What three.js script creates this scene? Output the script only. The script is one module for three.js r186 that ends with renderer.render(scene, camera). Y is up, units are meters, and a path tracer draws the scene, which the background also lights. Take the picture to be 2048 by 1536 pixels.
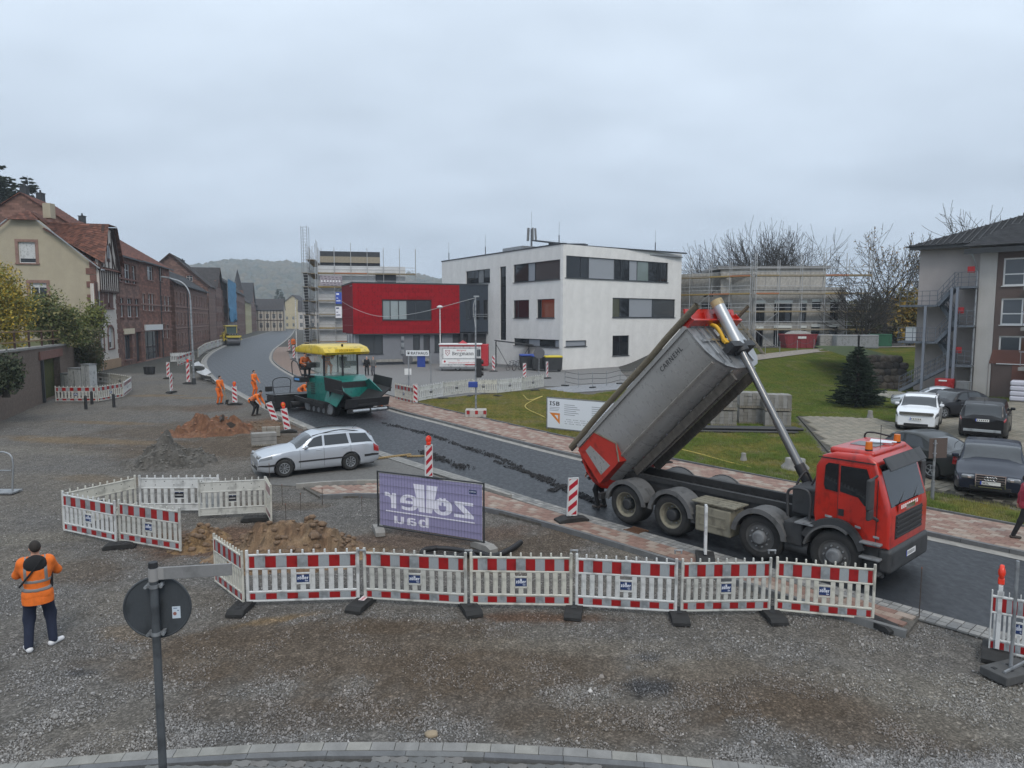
import * as THREE from 'three';
import { mergeGeometries, mergeVertices, toCreasedNormals } from 'three/addons/utils/BufferGeometryUtils.js';
import { RoundedBoxGeometry } from 'three/addons/geometries/RoundedBoxGeometry.js';
import { MarchingCubes } from 'three/addons/objects/MarchingCubes.js';
import { Brush, Evaluator, SUBTRACTION } from 'three-bvh-csg';
import { createNoise2D, createNoise3D } from 'simplex-noise';

// ---------------------------------------------------------------- camera, sky, sun, exposure
const scene = new THREE.Scene();
const FPX = 1400, CAMH = 5.4, PITCH = Math.atan(130 / FPX);
const camera = new THREE.PerspectiveCamera(2 * Math.atan(768 / FPX) * 180 / Math.PI, 4 / 3, 0.1, 4000);
camera.position.set(0, CAMH, 0); camera.rotation.set(-PITCH, 0, 0); camera.updateMatrixWorld();
const renderer = new THREE.WebGLRenderer({ antialias: true });
renderer.toneMapping = THREE.LinearToneMapping; renderer.toneMappingExposure = 1.6;
renderer.shadowMap.enabled = true;

function rng(seed) { let a = seed >>> 0; return () => { a |= 0; a = a + 0x6D2B79F5 | 0; let t = Math.imul(a ^ a >>> 15, 1 | a); t = t + Math.imul(t ^ t >>> 7, 61 | t) ^ t; return ((t ^ t >>> 14) >>> 0) / 4294967296; }; }
const n2 = createNoise2D(rng(11)), n3 = createNoise3D(rng(12));
const fbm2 = (x, y, o = 4) => { let s = 0, a = .5, f = 1; for (let i = 0; i < o; i++) { s += a * n2(x * f, y * f); a *= .5; f *= 2.03; } return s; };
const fbm3 = (x, y, z, o = 4) => { let s = 0, a = .5, f = 1; for (let i = 0; i < o; i++) { s += a * n3(x * f, y * f, z * f); a *= .5; f *= 2.03; } return s; };
const clamp = (x, a = 0, b = 1) => Math.min(b, Math.max(a, x)), lerp = (a, b, t) => a + (b - a) * t;
const sst = (a, b, x) => { const t = clamp((x - a) / (b - a)); return t * t * (3 - 2 * t); };

{ // an overcast sky: soft grey-blue sheets of cloud, brighter towards the zenith as overcast skies are
  const W = 1024, Hh = 512, d = new Float32Array(W * Hh * 4);
  for (let j = 0; j < Hh; j++) for (let i = 0; i < W; i++) {
    const el = ((j + .5) / Hh - .5) * Math.PI, az = ((i + .5) / W - .5) * 2 * Math.PI;
    const s = Math.max(0, Math.sin(el)), c = Math.cos(el);
    const q = 1 / (s + .28), cx = Math.cos(az) * c * q, cz = Math.sin(az) * c * q;
    const n = fbm2(cx * .55 + 3, cz * 1.1 + 1, 5) * .8 + .5 * fbm2(cx * 1.6 + 9, cz * 2.6, 4);
    let L = .42 + .39 * s + .05 * Math.pow(1 - s, 10) + .1 * n * (1 - .3 * s);
    const t = clamp(s * 1.1 + .14 * n);
    const o = (j * W + i) * 4;
    d[o] = L * lerp(.80, .86, t); d[o + 1] = L * lerp(.95, .955, t); d[o + 2] = L * lerp(1.14, 1.06, t); d[o + 3] = 1;
  }
  const sky = new THREE.DataTexture(d, W, Hh, THREE.RGBAFormat, THREE.FloatType);
  sky.mapping = THREE.EquirectangularReflectionMapping; sky.magFilter = sky.minFilter = THREE.LinearFilter; sky.needsUpdate = true;
  scene.background = sky; scene.environment = sky; scene.backgroundIntensity = scene.environmentIntensity = 1;
}
const sun = new THREE.DirectionalLight(0xfff6ea, 0.95);
sun.position.set(14, 60, 25); sun.target.position.set(0, 0, -30); scene.add(sun, sun.target);
sun.castShadow = true; sun.shadow.radius = 42; sun.shadow.mapSize.set(2048, 2048);
Object.assign(sun.shadow.camera, { left: -90, right: 90, top: 90, bottom: -90, near: 1, far: 260 });
scene.fog = new THREE.FogExp2(0xc8d2dc, 0.00045);

// ---------------------------------------------------------------- pixel rays of the photograph (2048 x 1536) to places on the ground or on a wall
const V = (x, y, z) => new THREE.Vector3(x, y, z), UP = V(0, 1, 0);
function ray(px, py) { const dx = (px - 1024) / FPX, dy = -(py - 768) / FPX, c = Math.cos(PITCH), s = Math.sin(PITCH); return V(dx, -s + dy * c, -c - dy * s); }
function gp(px, py, h = 0) { const d = ray(px, py); return d.multiplyScalar((h - CAMH) / d.y).add(V(0, CAMH, 0)); }
function atZ(px, py, z) { const d = ray(px, py); return d.multiplyScalar(z / d.z).add(V(0, CAMH, 0)); }           // z negative
function hit(px, py, O, U) { const d = ray(px, py), N = V().crossVectors(U, UP), t = (O.x * N.x + O.z * N.z) / (d.x * N.x + d.z * N.z); const p = V(d.x * t, d.y * t + CAMH, d.z * t); return { u: p.clone().sub(O).setY(0).dot(U), v: p.y, p }; }

// ---------------------------------------------------------------- geometry helpers
const taken = {};
function numbered(n) { if (!taken[n]) { taken[n] = 1; return n; } return n + '_' + String(taken[n]++).padStart(3, '0'); }
const M4 = () => new THREE.Matrix4();
function xf(g, x = 0, y = 0, z = 0, rx = 0, ry = 0, rz = 0) { if (rx || ry || rz) g.applyMatrix4(M4().makeRotationFromEuler(new THREE.Euler(rx, ry, rz))); g.translate(x, y, z); return g; }
const box = (w, h, d, x = 0, y = 0, z = 0, rx, ry, rz) => xf(new THREE.BoxGeometry(w, h, d), x, y, z, rx, ry, rz);
const rbox = (w, h, d, r, x = 0, y = 0, z = 0, rx, ry, rz) => xf(new RoundedBoxGeometry(w, h, d, 2, Math.min(r, w / 2.01, h / 2.01, d / 2.01)), x, y, z, rx, ry, rz);
const cyl = (r0, r1, h, x = 0, y = 0, z = 0, rx, ry, rz, n = 16) => xf(new THREE.CylinderGeometry(r1, r0, h, n), x, y, z, rx, ry, rz);   // r0 below, r1 above
function bar(a, b, r, n = 8, r1 = r) { const d = b.clone().sub(a), g = new THREE.CylinderGeometry(r1, r, d.length(), n); g.applyQuaternion(new THREE.Quaternion().setFromUnitVectors(UP, d.clone().normalize())); const m = a.clone().add(b).multiplyScalar(.5); return g.translate(m.x, m.y, m.z); }
function beam(a, b, w, h) { const d = b.clone().sub(a), L = d.length(); const g = new THREE.BoxGeometry(w, h, L); const m = M4().lookAt(a, b, UP); g.applyMatrix4(m); const c = a.clone().add(b).multiplyScalar(.5); return g.translate(c.x, c.y, c.z); }
function tube(pts, r, n = 8, seg = pts.length * 6, closed = false) { return new THREE.TubeGeometry(new THREE.CatmullRomCurve3(pts, closed), seg, r, n, closed); }
function ext(pts, depth, o = {}) { const s = new THREE.Shape(pts.map(p => new THREE.Vector2(p[0], p[1]))); for (const h of o.holes || []) s.holes.push(new THREE.Path(h.map(p => new THREE.Vector2(p[0], p[1])))); const g = new THREE.ExtrudeGeometry(s, { depth, bevelEnabled: !!o.bevel, bevelSize: o.bevel || 0, bevelThickness: o.bevel || 0, bevelSegments: o.bs || 2, curveSegments: 8 }); return g; }
function lathe(pts, n = 24) { return new THREE.LatheGeometry(pts.map(p => new THREE.Vector2(p[0], p[1])), n); }
function clean(g, keepUV) { let q = g.index ? g.toNonIndexed() : g; for (const k of Object.keys(q.attributes)) if (!['position', 'normal', 'uv', 'color'].includes(k)) q.deleteAttribute(k); if (!q.attributes.normal) q.computeVertexNormals(); if (!q.attributes.uv || !keepUV) boxUV(q); q.morphAttributes = {}; return q; }
function boxUV(g, s = 1) { const p = g.attributes.position, n = g.attributes.normal, uv = new Float32Array(p.count * 2); for (let i = 0; i < p.count; i++) { const ax = Math.abs(n.getX(i)), ay = Math.abs(n.getY(i)), az = Math.abs(n.getZ(i)); let u, v; if (ay > ax && ay > az) { u = p.getX(i); v = p.getZ(i); } else if (ax > az) { u = p.getZ(i); v = p.getY(i); } else { u = p.getX(i); v = p.getY(i); } uv[i * 2] = u * s; uv[i * 2 + 1] = v * s; } g.setAttribute('uv', new THREE.BufferAttribute(uv, 2)); return g; }
function merge(gs) { if (!Array.isArray(gs)) return clean(gs); return gs.length === 1 ? clean(gs[0]) : mergeGeometries(gs.map(g => { const c = clean(g); if (c.attributes.color) c.deleteAttribute('color'); return c; })); }
function mesh(name, gs, mat, parent, m) { const g = gs.isBufferGeometry && gs.userData.keep ? gs : merge(gs); if (m) g.applyMatrix4(m); const o = new THREE.Mesh(g, mat); o.name = parent && parent !== scene ? name : numbered(name); o.castShadow = o.receiveShadow = true; (parent || scene).add(o); return o; }
function tag(o, label, category, group, kind) { o.userData = { label, category }; if (group) o.userData.group = group; if (kind) o.userData.kind = kind; return o; }
function struct(o, label, category) { o.userData = { label, category, kind: 'structure' }; return o; }
function stuff(o, label, category) { o.userData = { label, category, kind: 'stuff' }; return o; }
function thing(name, label, category, p = V(0, 0, 0), turn = 0, group) { const o = new THREE.Group(); o.name = numbered(name); scene.add(o); o.position.copy(p); o.rotation.y = turn; tag(o, label, category, group); return o; }
function dup(root, p, turn = 0, label, group) { const r = root.clone(); r.name = numbered(root.name.replace(/_\d{3}$/, '')); r.userData = { ...root.userData }; if (label) r.userData.label = label; if (group) r.userData.group = group; r.position.copy(p); r.rotation.set(0, turn, 0); scene.add(r); return r; }
const dirTurn = (d) => Math.atan2(-d.z, d.x);   // rotation.y that turns +x into d
// ---------------------------------------------------------------- procedural textures and materials
function tex(size, fn, srgb = true, rep = 1, sizeY = size) {
  const d = new Uint8Array(size * sizeY * 4);
  for (let j = 0; j < sizeY; j++) for (let i = 0; i < size; i++) { const c = fn(i / size, j / sizeY, i, j), o = (j * size + i) * 4; if (typeof c === 'number') { d[o] = d[o + 1] = d[o + 2] = clamp(c) * 255; } else { d[o] = clamp(c[0]) * 255; d[o + 1] = clamp(c[1]) * 255; d[o + 2] = clamp(c[2]) * 255; } d[o + 3] = 255; }
  const t = new THREE.DataTexture(d, size, sizeY, THREE.RGBAFormat); t.wrapS = t.wrapT = THREE.RepeatWrapping; t.magFilter = THREE.LinearFilter; t.minFilter = THREE.LinearMipmapLinearFilter; t.generateMipmaps = true; t.anisotropy = 8; if (srgb) t.colorSpace = THREE.SRGBColorSpace; t.repeat.set(rep, rep); t.needsUpdate = true; return t;
}
// tiling noise: blends two copies
function tnoise(u, v, f, seed = 0, o = 3) { const a = u * 2 * Math.PI, b = v * 2 * Math.PI, R = f / (2 * Math.PI); let s = 0, am = .5, ff = 1; for (let k = 0; k < o; k++) { s += am * (n3(Math.cos(a) * R * ff + seed, Math.sin(a) * R * ff, Math.cos(b) * R * ff) + n3(Math.sin(b) * R * ff + seed * 3.1, Math.cos(a) * R * ff + 5, Math.sin(a) * R * ff)) * .5; am *= .5; ff *= 2; } return s; }
function stoneField(N, cells, seed) { // tiling voronoi of loose stones: [tone, height] per pixel
  const R = rng(seed), px = [], tone = new Float32Array(N * N), hgt = new Float32Array(N * N);
  for (let k = 0; k < cells * cells; k++) px.push([(k % cells + R()) / cells, (Math.floor(k / cells) + R()) / cells, R(), .6 + .8 * R()]);
  for (let j = 0; j < N; j++) for (let i = 0; i < N; i++) {
    const x = i / N, y = j / N, ci = Math.floor(x * cells), cj = Math.floor(y * cells); let b = 9, b2 = 9, id = 0;
    for (let a = -1; a <= 1; a++) for (let c = -1; c <= 1; c++) { const ii = (ci + a + cells) % cells, jj = (cj + c + cells) % cells, p = px[jj * cells + ii]; let dx = Math.abs(p[0] - x), dy = Math.abs(p[1] - y); if (dx > .5) dx = 1 - dx; if (dy > .5) dy = 1 - dy; const dd = Math.hypot(dx, dy) * cells / p[3]; if (dd < b) { b2 = b; b = dd; id = jj * cells + ii; } else if (dd < b2) b2 = dd; }
    tone[j * N + i] = px[id][2]; hgt[j * N + i] = clamp((b2 - b) * 1.6);
  }
  return { tone, hgt };
}
const std = (c, rough = .8, o = {}) => new THREE.MeshStandardMaterial({ color: Array.isArray(c) ? new THREE.Color().setRGB(...c) : c, roughness: rough, ...o });
const phys = (c, rough = .4, o = {}) => new THREE.MeshPhysicalMaterial({ color: Array.isArray(c) ? new THREE.Color().setRGB(...c) : c, roughness: rough, ...o });
const clone = (m, c, o = {}) => { const q = m.clone(); q.color = Array.isArray(c) ? new THREE.Color().setRGB(...c) : new THREE.Color(c); Object.assign(q, o); return q; };
const sf = stoneField(1024, 110, 5), sf2 = stoneField(1024, 64, 8);
const T = {
  gravel: tex(1024, (u, v, i, j) => { const a = sf.tone[j * 1024 + i], b = sf2.tone[j * 1024 + i], h = sf.hgt[j * 1024 + i]; const q = .42 + .22 * Math.pow(a, 1.5) + (b > .95 ? .13 : 0) + .10 * tnoise(u, v, 8, 2); return [q * 1.01, q, q * .985]; }, true, 1 / 2.6),
  gravelB: tex(1024, (u, v, i, j) => sf.hgt[j * 1024 + i] * (.55 + .45 * sf.tone[j * 1024 + i]), false, 1 / 2.6),
  grit: tex(384, (u, v, i, j) => .8 + .2 * tnoise(u, v, 90, 1, 2) + .14 * tnoise(u, v, 9, 4, 3), true, 1 / 1.1),
  gritB: tex(384, (u, v) => .5 + .5 * tnoise(u, v, 120, 6, 2), false, 1 / 1.1),
  plaster: tex(256, (u, v) => .93 + .05 * tnoise(u, v, 60, 3, 2) + .06 * tnoise(u, v, 3, 8, 4), true, 1 / 4),
  concrete: tex(256, (u, v) => .82 + .16 * tnoise(u, v, 5, 7, 5) + .07 * tnoise(u, v, 80, 2, 2), true, 1 / 2),
  dirty: tex(256, (u, v) => { const n = tnoise(u, v, 6, 17, 5), m = tnoise(u, v, 60, 21, 2); return .9 - .18 * sst(0, .5, n) + .06 * m; }, true, 1 / 1.6),
  rough: tex(256, (u, v) => .62 + .3 * tnoise(u, v, 7, 13, 4), false, 1 / 1.2),
  grass: tex(384, (u, v) => { const n = tnoise(u, v, 70, 31, 2), m = tnoise(u, v, 7, 23, 4); const q = .72 + .3 * n + .2 * m; return [q * (1 + .12 * m), q, q * .85]; }, true, 1 / 1.5),
  soil: tex(384, (u, v) => { const n = tnoise(u, v, 60, 41, 3), m = tnoise(u, v, 8, 43, 4); return .76 + .26 * n + .22 * m; }, true, 1 / 1.3),
  soilB: tex(256, (u, v) => .5 + .4 * tnoise(u, v, 30, 45, 4), false, 1 / 1.3),
  fabric: tex(256, (u, v, i, j) => .88 + .05 * Math.sin(i * 1.57) * Math.sin(j * 1.57) + .1 * tnoise(u, v, 5, 51, 4), true, 1 / .5),
  wood: tex(256, (u, v) => .8 + .16 * Math.sin(40 * u + 5 * tnoise(u, v, 3, 57, 3)) * .5 + .16 * tnoise(u, v, 12, 59, 3), true, 1 / .6),
  // squared sandstone courses seen from 80 m: tone of each block and thin pale joints
  stone: tex(512, (u, v) => { const r = Math.floor(v * 12), o = (r % 2) * .5, c = Math.floor(u * 6 + o), fu = u * 6 + o - c, fv = v * 12 - r; const t = Math.abs(Math.sin(c % 6 * 12.9898 + r * 78.233) * 43758.5453) % 1; const j = (fu < .035 || fv < .07) ? 1 : 0; const q = .72 + .26 * t + .12 * tnoise(u, v, 22, 61, 3); return j ? [.82, .8, .78] : [q, q * .97, q * .95]; }, true, 1 / 3),
  brickB: tex(256, (u, v) => { const r = Math.floor(v * 12), o = (r % 2) * .5, c = Math.floor(u * 6 + o), fu = u * 6 + o - c, fv = v * 12 - r; return (fu < .035 || fv < .07) ? .1 : .8; }, false, 1 / 3),
  rooftile: tex(256, (u, v) => { const c = Math.floor(u * 12), r = Math.floor(v * 10); const t = Math.abs(Math.sin(c * 12.9898 + r * 78.233) * 43758.5453) % 1, q = .66 + .36 * t + .2 * tnoise(u, v, 6, 67, 4); return [q, q * .97, q * .95]; }, true, 1 / 3),
  shingle: tex(256, (u, v) => { const c = Math.floor(u * 10 + (Math.floor(v * 10) % 2) * .5), r = Math.floor(v * 10), t = Math.abs(Math.sin((c % 10) * 12.9 + r * 78.2) * 43758.5) % 1; return .7 + .25 * t + .12 * tnoise(u, v, 5, 71, 3); }, true, 1 / 3),
  bark: tex(256, (u, v) => .7 + .3 * tnoise(u, v, 30, 73, 3), true, 1),
};
const MT = {
  gravel: phys([1, 1, 1], 1, { specularIntensity: .3, map: T.gravel, bumpMap: T.gravelB, bumpScale: .016, vertexColors: true }),
  asphalt: std([.036, .041, .049], .8, { map: T.grit, bumpMap: T.gritB, bumpScale: .006, roughnessMap: T.rough }),
  asphaltOld: std([.15, .15, .155], .9, { map: T.grit, bumpMap: T.gritB, bumpScale: .006 }),
  kerb: std([.4, .385, .355], .85, { map: T.concrete, bumpMap: T.gritB, bumpScale: .003 }),
  kerbGrey: std([.2, .205, .21], .85, { map: T.concrete, bumpMap: T.gritB, bumpScale: .003 }),
  joint: std([.16, .145, .125], .95, { map: T.soil }),
  lawn: phys([1, 1, 1], 1, { specularIntensity: .15, map: T.grass, bumpMap: T.soilB, bumpScale: .05, vertexColors: true }),
  soil: std([1, 1, 1], .95, { map: T.soil, bumpMap: T.soilB, bumpScale: .05, vertexColors: true }),
  plaster: std([.76, .75, .73], .9, { map: T.plaster, bumpMap: T.gritB, bumpScale: .003 }),
  white: std([.74, .74, .73], .55, { map: T.dirty }), whitePl: std([.72, .73, .73], .42, { map: T.dirty }),
  red: std([.42, .012, .014], .5, { map: T.dirty }), redPl: std([.36, .012, .014], .38, { map: T.dirty }), greyRef: std([.36, .39, .41], .35, { map: T.dirty }),
  orange: std([.85, .17, .02], .85, { map: T.fabric }), hivis: std([.95, .2, .02], .8, { map: T.fabric }), amber: phys([.75, .19, .01], .25, { transmission: .25, thickness: 0 }), lampRed: phys([.7, .04, .015], .3),
  black: std([.016, .016, .018], .55), rubber: std([.032, .032, .032], .9, { map: T.dirty, bumpMap: T.gritB, bumpScale: .004 }), dark: std([.035, .038, .042], .6, { map: T.dirty }),
  grey: std([.22, .23, .24], .6, { map: T.dirty }), galv: std([.42, .44, .46], .45, { metalness: .55, map: T.dirty }), steel: std([.5, .51, .52], .3, { metalness: .85, roughnessMap: T.rough, map: T.dirty }), chrome: std([.75, .75, .76], .12, { metalness: 1 }),
  glass: phys([.012, .014, .017], .04, { clearcoat: .2, clearcoatRoughness: .02 }), glassGrey: phys([.06, .068, .077], .05, { clearcoat: .4, clearcoatRoughness: .02 }),
  frame: std([.035, .04, .047], .5), frameWhite: std([.7, .7, .69], .5), concrete: std([.36, .35, .33], .9, { map: T.concrete, bumpMap: T.gritB, bumpScale: .004 }),
  wood: std([.42, .29, .13], .85, { map: T.wood }), woodGrey: std([.3, .27, .22], .9, { map: T.wood }), yellowPl: std([.6, .4, .02], .5, { map: T.dirty }),
  skin: std([.5, .28, .2], .6), hair: std([.02, .015, .012], .8), navy: std([.017, .025, .055], .9, { map: T.fabric }), blackCloth: std([.014, .014, .016], .92, { map: T.fabric }), reflect: std([.2, .2, .2], .4), shoe: std([.65, .65, .66], .7), boot: std([.05, .04, .035], .8),
  bark: std([.11, .095, .08], .95, { map: T.bark }), barkPale: std([.2, .185, .165], .95, { map: T.bark }),
  sand: std([.36, .26, .15], .95, { map: T.soil, bumpMap: T.soilB, bumpScale: .04 }), hose: std([.02, .02, .022], .5),
};
// printed plates: canvas -> material
function print(w, h, draw, rough = .5, o = {}) { const c = document.createElement('canvas'); c.width = w; c.height = h; const x = c.getContext('2d'); draw(x, w, h); const t = new THREE.CanvasTexture(c); t.colorSpace = THREE.SRGBColorSpace; t.anisotropy = 8; return new THREE.MeshStandardMaterial({ map: t, roughness: rough, ...o }); }
function plate(name, w, h, mat, parent, m) { const g = new THREE.PlaneGeometry(w, h); g.userData.keep = 1; if (m) g.applyMatrix4(m); const o = new THREE.Mesh(g, mat); o.name = name; o.castShadow = o.receiveShadow = true; parent.add(o); return o; }
const at = (x, y, z, ry = 0, rx = 0, rz = 0) => M4().compose(V(x, y, z), new THREE.Quaternion().setFromEuler(new THREE.Euler(rx, ry, rz, 'YXZ')), V(1, 1, 1));
// ---------------------------------------------------------------- ground, road, pavements
const P2 = (x, z) => V(x, 0, z);
const Lraw = [[20, 1.5], [14, -5.5], [8.32, -11.82], [7.05, -13.15], [5.4, -15.0], [1.85, -19.15], [-.87, -22.61], [-5.38, -28.3], [-9.4, -34.0], [-12.6, -39], [-16.7, -45.8], [-20.4, -52.1], [-24.2, -58.6], [-28.06, -65.8], [-35.1, -80.6], [-39.4, -90.3], [-47.6, -111.6], [-58, -143], [-71, -185], [-88, -245], [-112, -330], [-150, -450]];
const Rraw = [[24, -1.5], [18, -8], [11.47, -15.25], [10.03, -16.95], [2.46, -26.5], [-.68, -31.0], [-3.9, -35.9], [-7.3, -41.0], [-18.2, -60.5], [-26.5, -78.5], [-31.9, -92.0], [-36.5, -105.4], [-42.5, -124.5], [-53, -161.7], [-65.5, -205.6], [-80, -255], [-104, -335], [-140, -455]];
const smooth = (raw, n) => new THREE.CatmullRomCurve3(raw.map(p => P2(p[0], p[1])), false, 'centripetal').getSpacedPoints(n);
function offs(pts, d) { return pts.map((p, i) => { const a = pts[Math.max(0, i - 1)], b = pts[Math.min(pts.length - 1, i + 1)], t = b.clone().sub(a).normalize(); return V(p.x + t.z * d, p.y, p.z - t.x * d); }); }   // + d: to the left of the way
function ribbon(A, B, y, crown = 0, nx = 1) { const n = A.length, pos = [], idx = []; for (let i = 0; i < n; i++) for (let k = 0; k <= nx; k++) { const f = k / nx; pos.push(lerp(A[i].x, B[i].x, f), y + crown * 4 * f * (1 - f), lerp(A[i].z, B[i].z, f)); } for (let i = 0; i < n - 1; i++) for (let k = 0; k < nx; k++) { const a = i * (nx + 1) + k, b = a + 1, c = a + nx + 1, d = c + 1; idx.push(a, b, c, b, d, c); } const g = new THREE.BufferGeometry(); g.setAttribute('position', new THREE.Float32BufferAttribute(pos, 3)); g.setIndex(idx); g.computeVertexNormals(); if (g.attributes.normal.getY(0) < 0) { g.setIndex(idx.map((v, i) => idx[i - i % 3 + [0, 2, 1][i % 3]])); g.computeVertexNormals(); } return boxUV(g); }
const NS = 260, Le = smooth(Lraw, NS), Re = smooth(Rraw, NS);
const inPoly = (x, z, P) => { let c = false; for (let i = 0, j = P.length - 1; i < P.length; j = i++) { const a = P[i], b = P[j]; if ((a.z > z) !== (b.z > z) && x < (b.x - a.x) * (z - a.z) / (b.z - a.z) + a.x) c = !c; } return c; };
const GP = (list) => list.map(p => gp(p[0], p[1]));
const roadPoly = [...offs(Le, -.5), ...offs(Re, .5).reverse()];
// the slope up to the building site on the right
const rise = (x, z) => 2.2 * sst(-52, -76, z) * sst(9, 17, x + (z + 60) * .12);
// patches of other matter in the gravel, outlined after the photograph: [px, py, rx, ry (metres), turn, colour, strength]
const G = { brown: [.345, .265, .195], sand: [.62, .44, .25], fines: [.53, .475, .40], dark: [.15, .155, .17], reddish: [.40, .24, .16], pale: [.6, .56, .49], grey: [.445, .432, .418] };
const patches = [
  [700, 1300, 3.6, 1.3, .1, 'brown', .75], [1010, 1330, 2.6, .8, 0, 'brown', .65], [1500, 1370, 2.0, .9, .1, 'brown', .7], [1700, 1440, 1.8, .8, .2, 'brown', .7], [1080, 1232, 1.3, .22, .05, 'reddish', .8], [800, 1250, 1.4, .3, 0, 'brown', .8], [560, 1235, .75, .16, -.4, 'sand', .8], [1400, 1330, 1.5, .5, 0, 'fines', .5], [1980, 1420, 1.6, 1.0, .2, 'pale', .65], [1850, 1370, 2.2, .5, .2, 'pale', .55],
  [280, 1260, .8, .35, .1, 'sand', .35], [420, 1280, 1.3, .4, -.1, 'brown', .5], [300, 1200, 1.6, .9, 0, 'fines', .5], [330, 1330, 1.5, .45, .1, 'brown', .5], [60, 1075, 3.4, .55, -.2, 'pale', .75], [160, 1140, 1.1, .9, .5, 'brown', .6], [20, 1130, 1.5, 1.2, .3, 'fines', .5], [1300, 1370, .42, .32, 0, 'dark', .9], [1295, 1310, .28, .2, 0, 'dark', .7], [165, 1342, .3, .16, 0, 'dark', .8], [1000, 1130, 1.6, .6, 0, 'brown', .8], [860, 1075, 3.2, .9, -.2, 'reddish', .55], [1080, 1085, 2.6, 1.0, -.6, 'brown', .75], [1220, 1110, 2.0, .5, -.6, 'fines', .8], [470, 1080, 2.6, 1.4, 0, 'reddish', .9], [650, 1100, 1.6, .6, 0, 'sand', .55],
  [600, 965, 1.4, .5, .2, 'sand', .5], [720, 945, 3.2, 1.6, -.4, 'fines', .6], [170, 880, 5, .8, .2, 'sand', .65], [230, 845, 3.5, .55, .2, 'sand', .55], [310, 790, 2.5, .9, 0, 'sand', .6], [390, 795, 2.2, .5, 0, 'sand', .5], [480, 890, 4.5, 3.2, -.5, 'brown', .8], [530, 850, 2.6, 3, -.4, 'reddish', .75], [350, 860, 4, 3, 0, 'brown', .6], [420, 815, 2.0, 2.0, 0, 'reddish', .5], [190, 1010, 3, 1.2, .4, 'fines', .35], [120, 960, 3, 1.0, .4, 'fines', .4], [330, 1000, 1.6, .5, 0, 'dark', .35], [60, 820, 3, 1.6, .4, 'fines', .4], [250, 900, 4, 1.2, .3, 'brown', .5], [90, 900, 4, .7, .25, 'pale', .6], [240, 960, 3, .6, .3, 'sand', .35], [560, 1010, 1.6, .5, 0, 'brown', .6], [330, 815, 3, 1.5, .1, 'brown', .45], [1150, 1290, 2.2, .35, .05, 'fines', .6], [900, 1400, 2.4, .6, .1, 'brown', .5], [1250, 1440, 1.6, .5, 0, 'brown', .55], [600, 1420, 1.8, .5, .1, 'brown', .45],
].map(([x, y, rx, ry, t, c, s]) => { const p = gp(x, y); return { p, rx, ry, cs: Math.cos(t), sn: Math.sin(t), c: G[c], s }; });
function groundTone(x, z) {
  const w = fbm2(x * .5, z * .5, 4) * .55 + fbm2(x * 3.1, z * 3.1, 3) * .35 + fbm2(x * 11, z * 11, 2) * .2;
  let c = [...G.grey]; const big = fbm2(x * .13 + 4, z * .13, 4);
  let k = clamp(.18 + big * .5 + w * .25, 0, .55); c = c.map((q, i) => lerp(q, G.fines[i], k));
  for (const a of patches) { const dx = x - a.p.x, dz = z - a.p.z; if (Math.abs(dx) > 9 || Math.abs(dz) > 9) continue; const u = (dx * a.cs + dz * a.sn) / a.rx, v = (-dx * a.sn + dz * a.cs) / a.ry, r = Math.hypot(u, v) + w * .75; const m = a.s * sst(1.25, .55, r); if (m > 0) c = c.map((q, i) => lerp(q, a.c[i], m)); }
  const f = 1.27 + .2 * w; return c.map(q => q * f);
}
{
  const axis = (a, b, s, lo, hi) => { const r = []; let st = s; for (let x = a; x < b; x += s) r.push(x); let x = b; while (x < hi) { r.push(x); st *= 1.22; x += st; } r.push(hi); st = s; x = a; const l = []; while (x > lo) { x -= st; st *= 1.22; l.push(Math.max(x, lo)); } return [...l.reverse(), ...r]; };
  const xs = axis(-30, 12, .16, -1500, 1500), zs = axis(-58, -7, .16, -2200, 60), nx = xs.length, nz = zs.length, pos = new Float32Array(nx * nz * 3), col = new Float32Array(nx * nz * 3), idx = [];
  const rp = roadPoly;
  for (let j = 0; j < nz; j++) for (let i = 0; i < nx; i++) {
    const x = xs[i], z = zs[j], o = (j * nx + i) * 3; const near = x > -40 && x < 30 && z > -70;
    pos[o] = x; pos[o + 2] = z; pos[o + 1] = -.03 + (near ? .014 * fbm2(x * 1.7, z * 1.7, 4) : 0) + (z < -50 ? rise(x, z) - .03 : 0);
    const c = near ? groundTone(x, z) : [.33, .33, .31]; col.set(c, o);
    if (i < nx - 1 && j < nz - 1) { const a = j * nx + i, b = a + 1, cc = a + nx, d = cc + 1; idx.push(a, cc, b, b, cc, d); }
  }
  const g = new THREE.BufferGeometry(); g.setAttribute('position', new THREE.BufferAttribute(pos, 3)); g.setAttribute('color', new THREE.BufferAttribute(col, 3)); g.setIndex(idx); g.computeVertexNormals(); boxUV(g); g.userData.keep = 1;
  struct(mesh('ground', g, MT.gravel), 'grey gravel ground with brown and sandy patches', 'ground');
}
const roadMesh = ribbon(offs(Le, -.0), Re, .0, .05, 6); roadMesh.userData.keep = 1;
struct(mesh('road', roadMesh, MT.asphalt), 'freshly laid dark asphalt road curving up the street', 'road');
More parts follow.
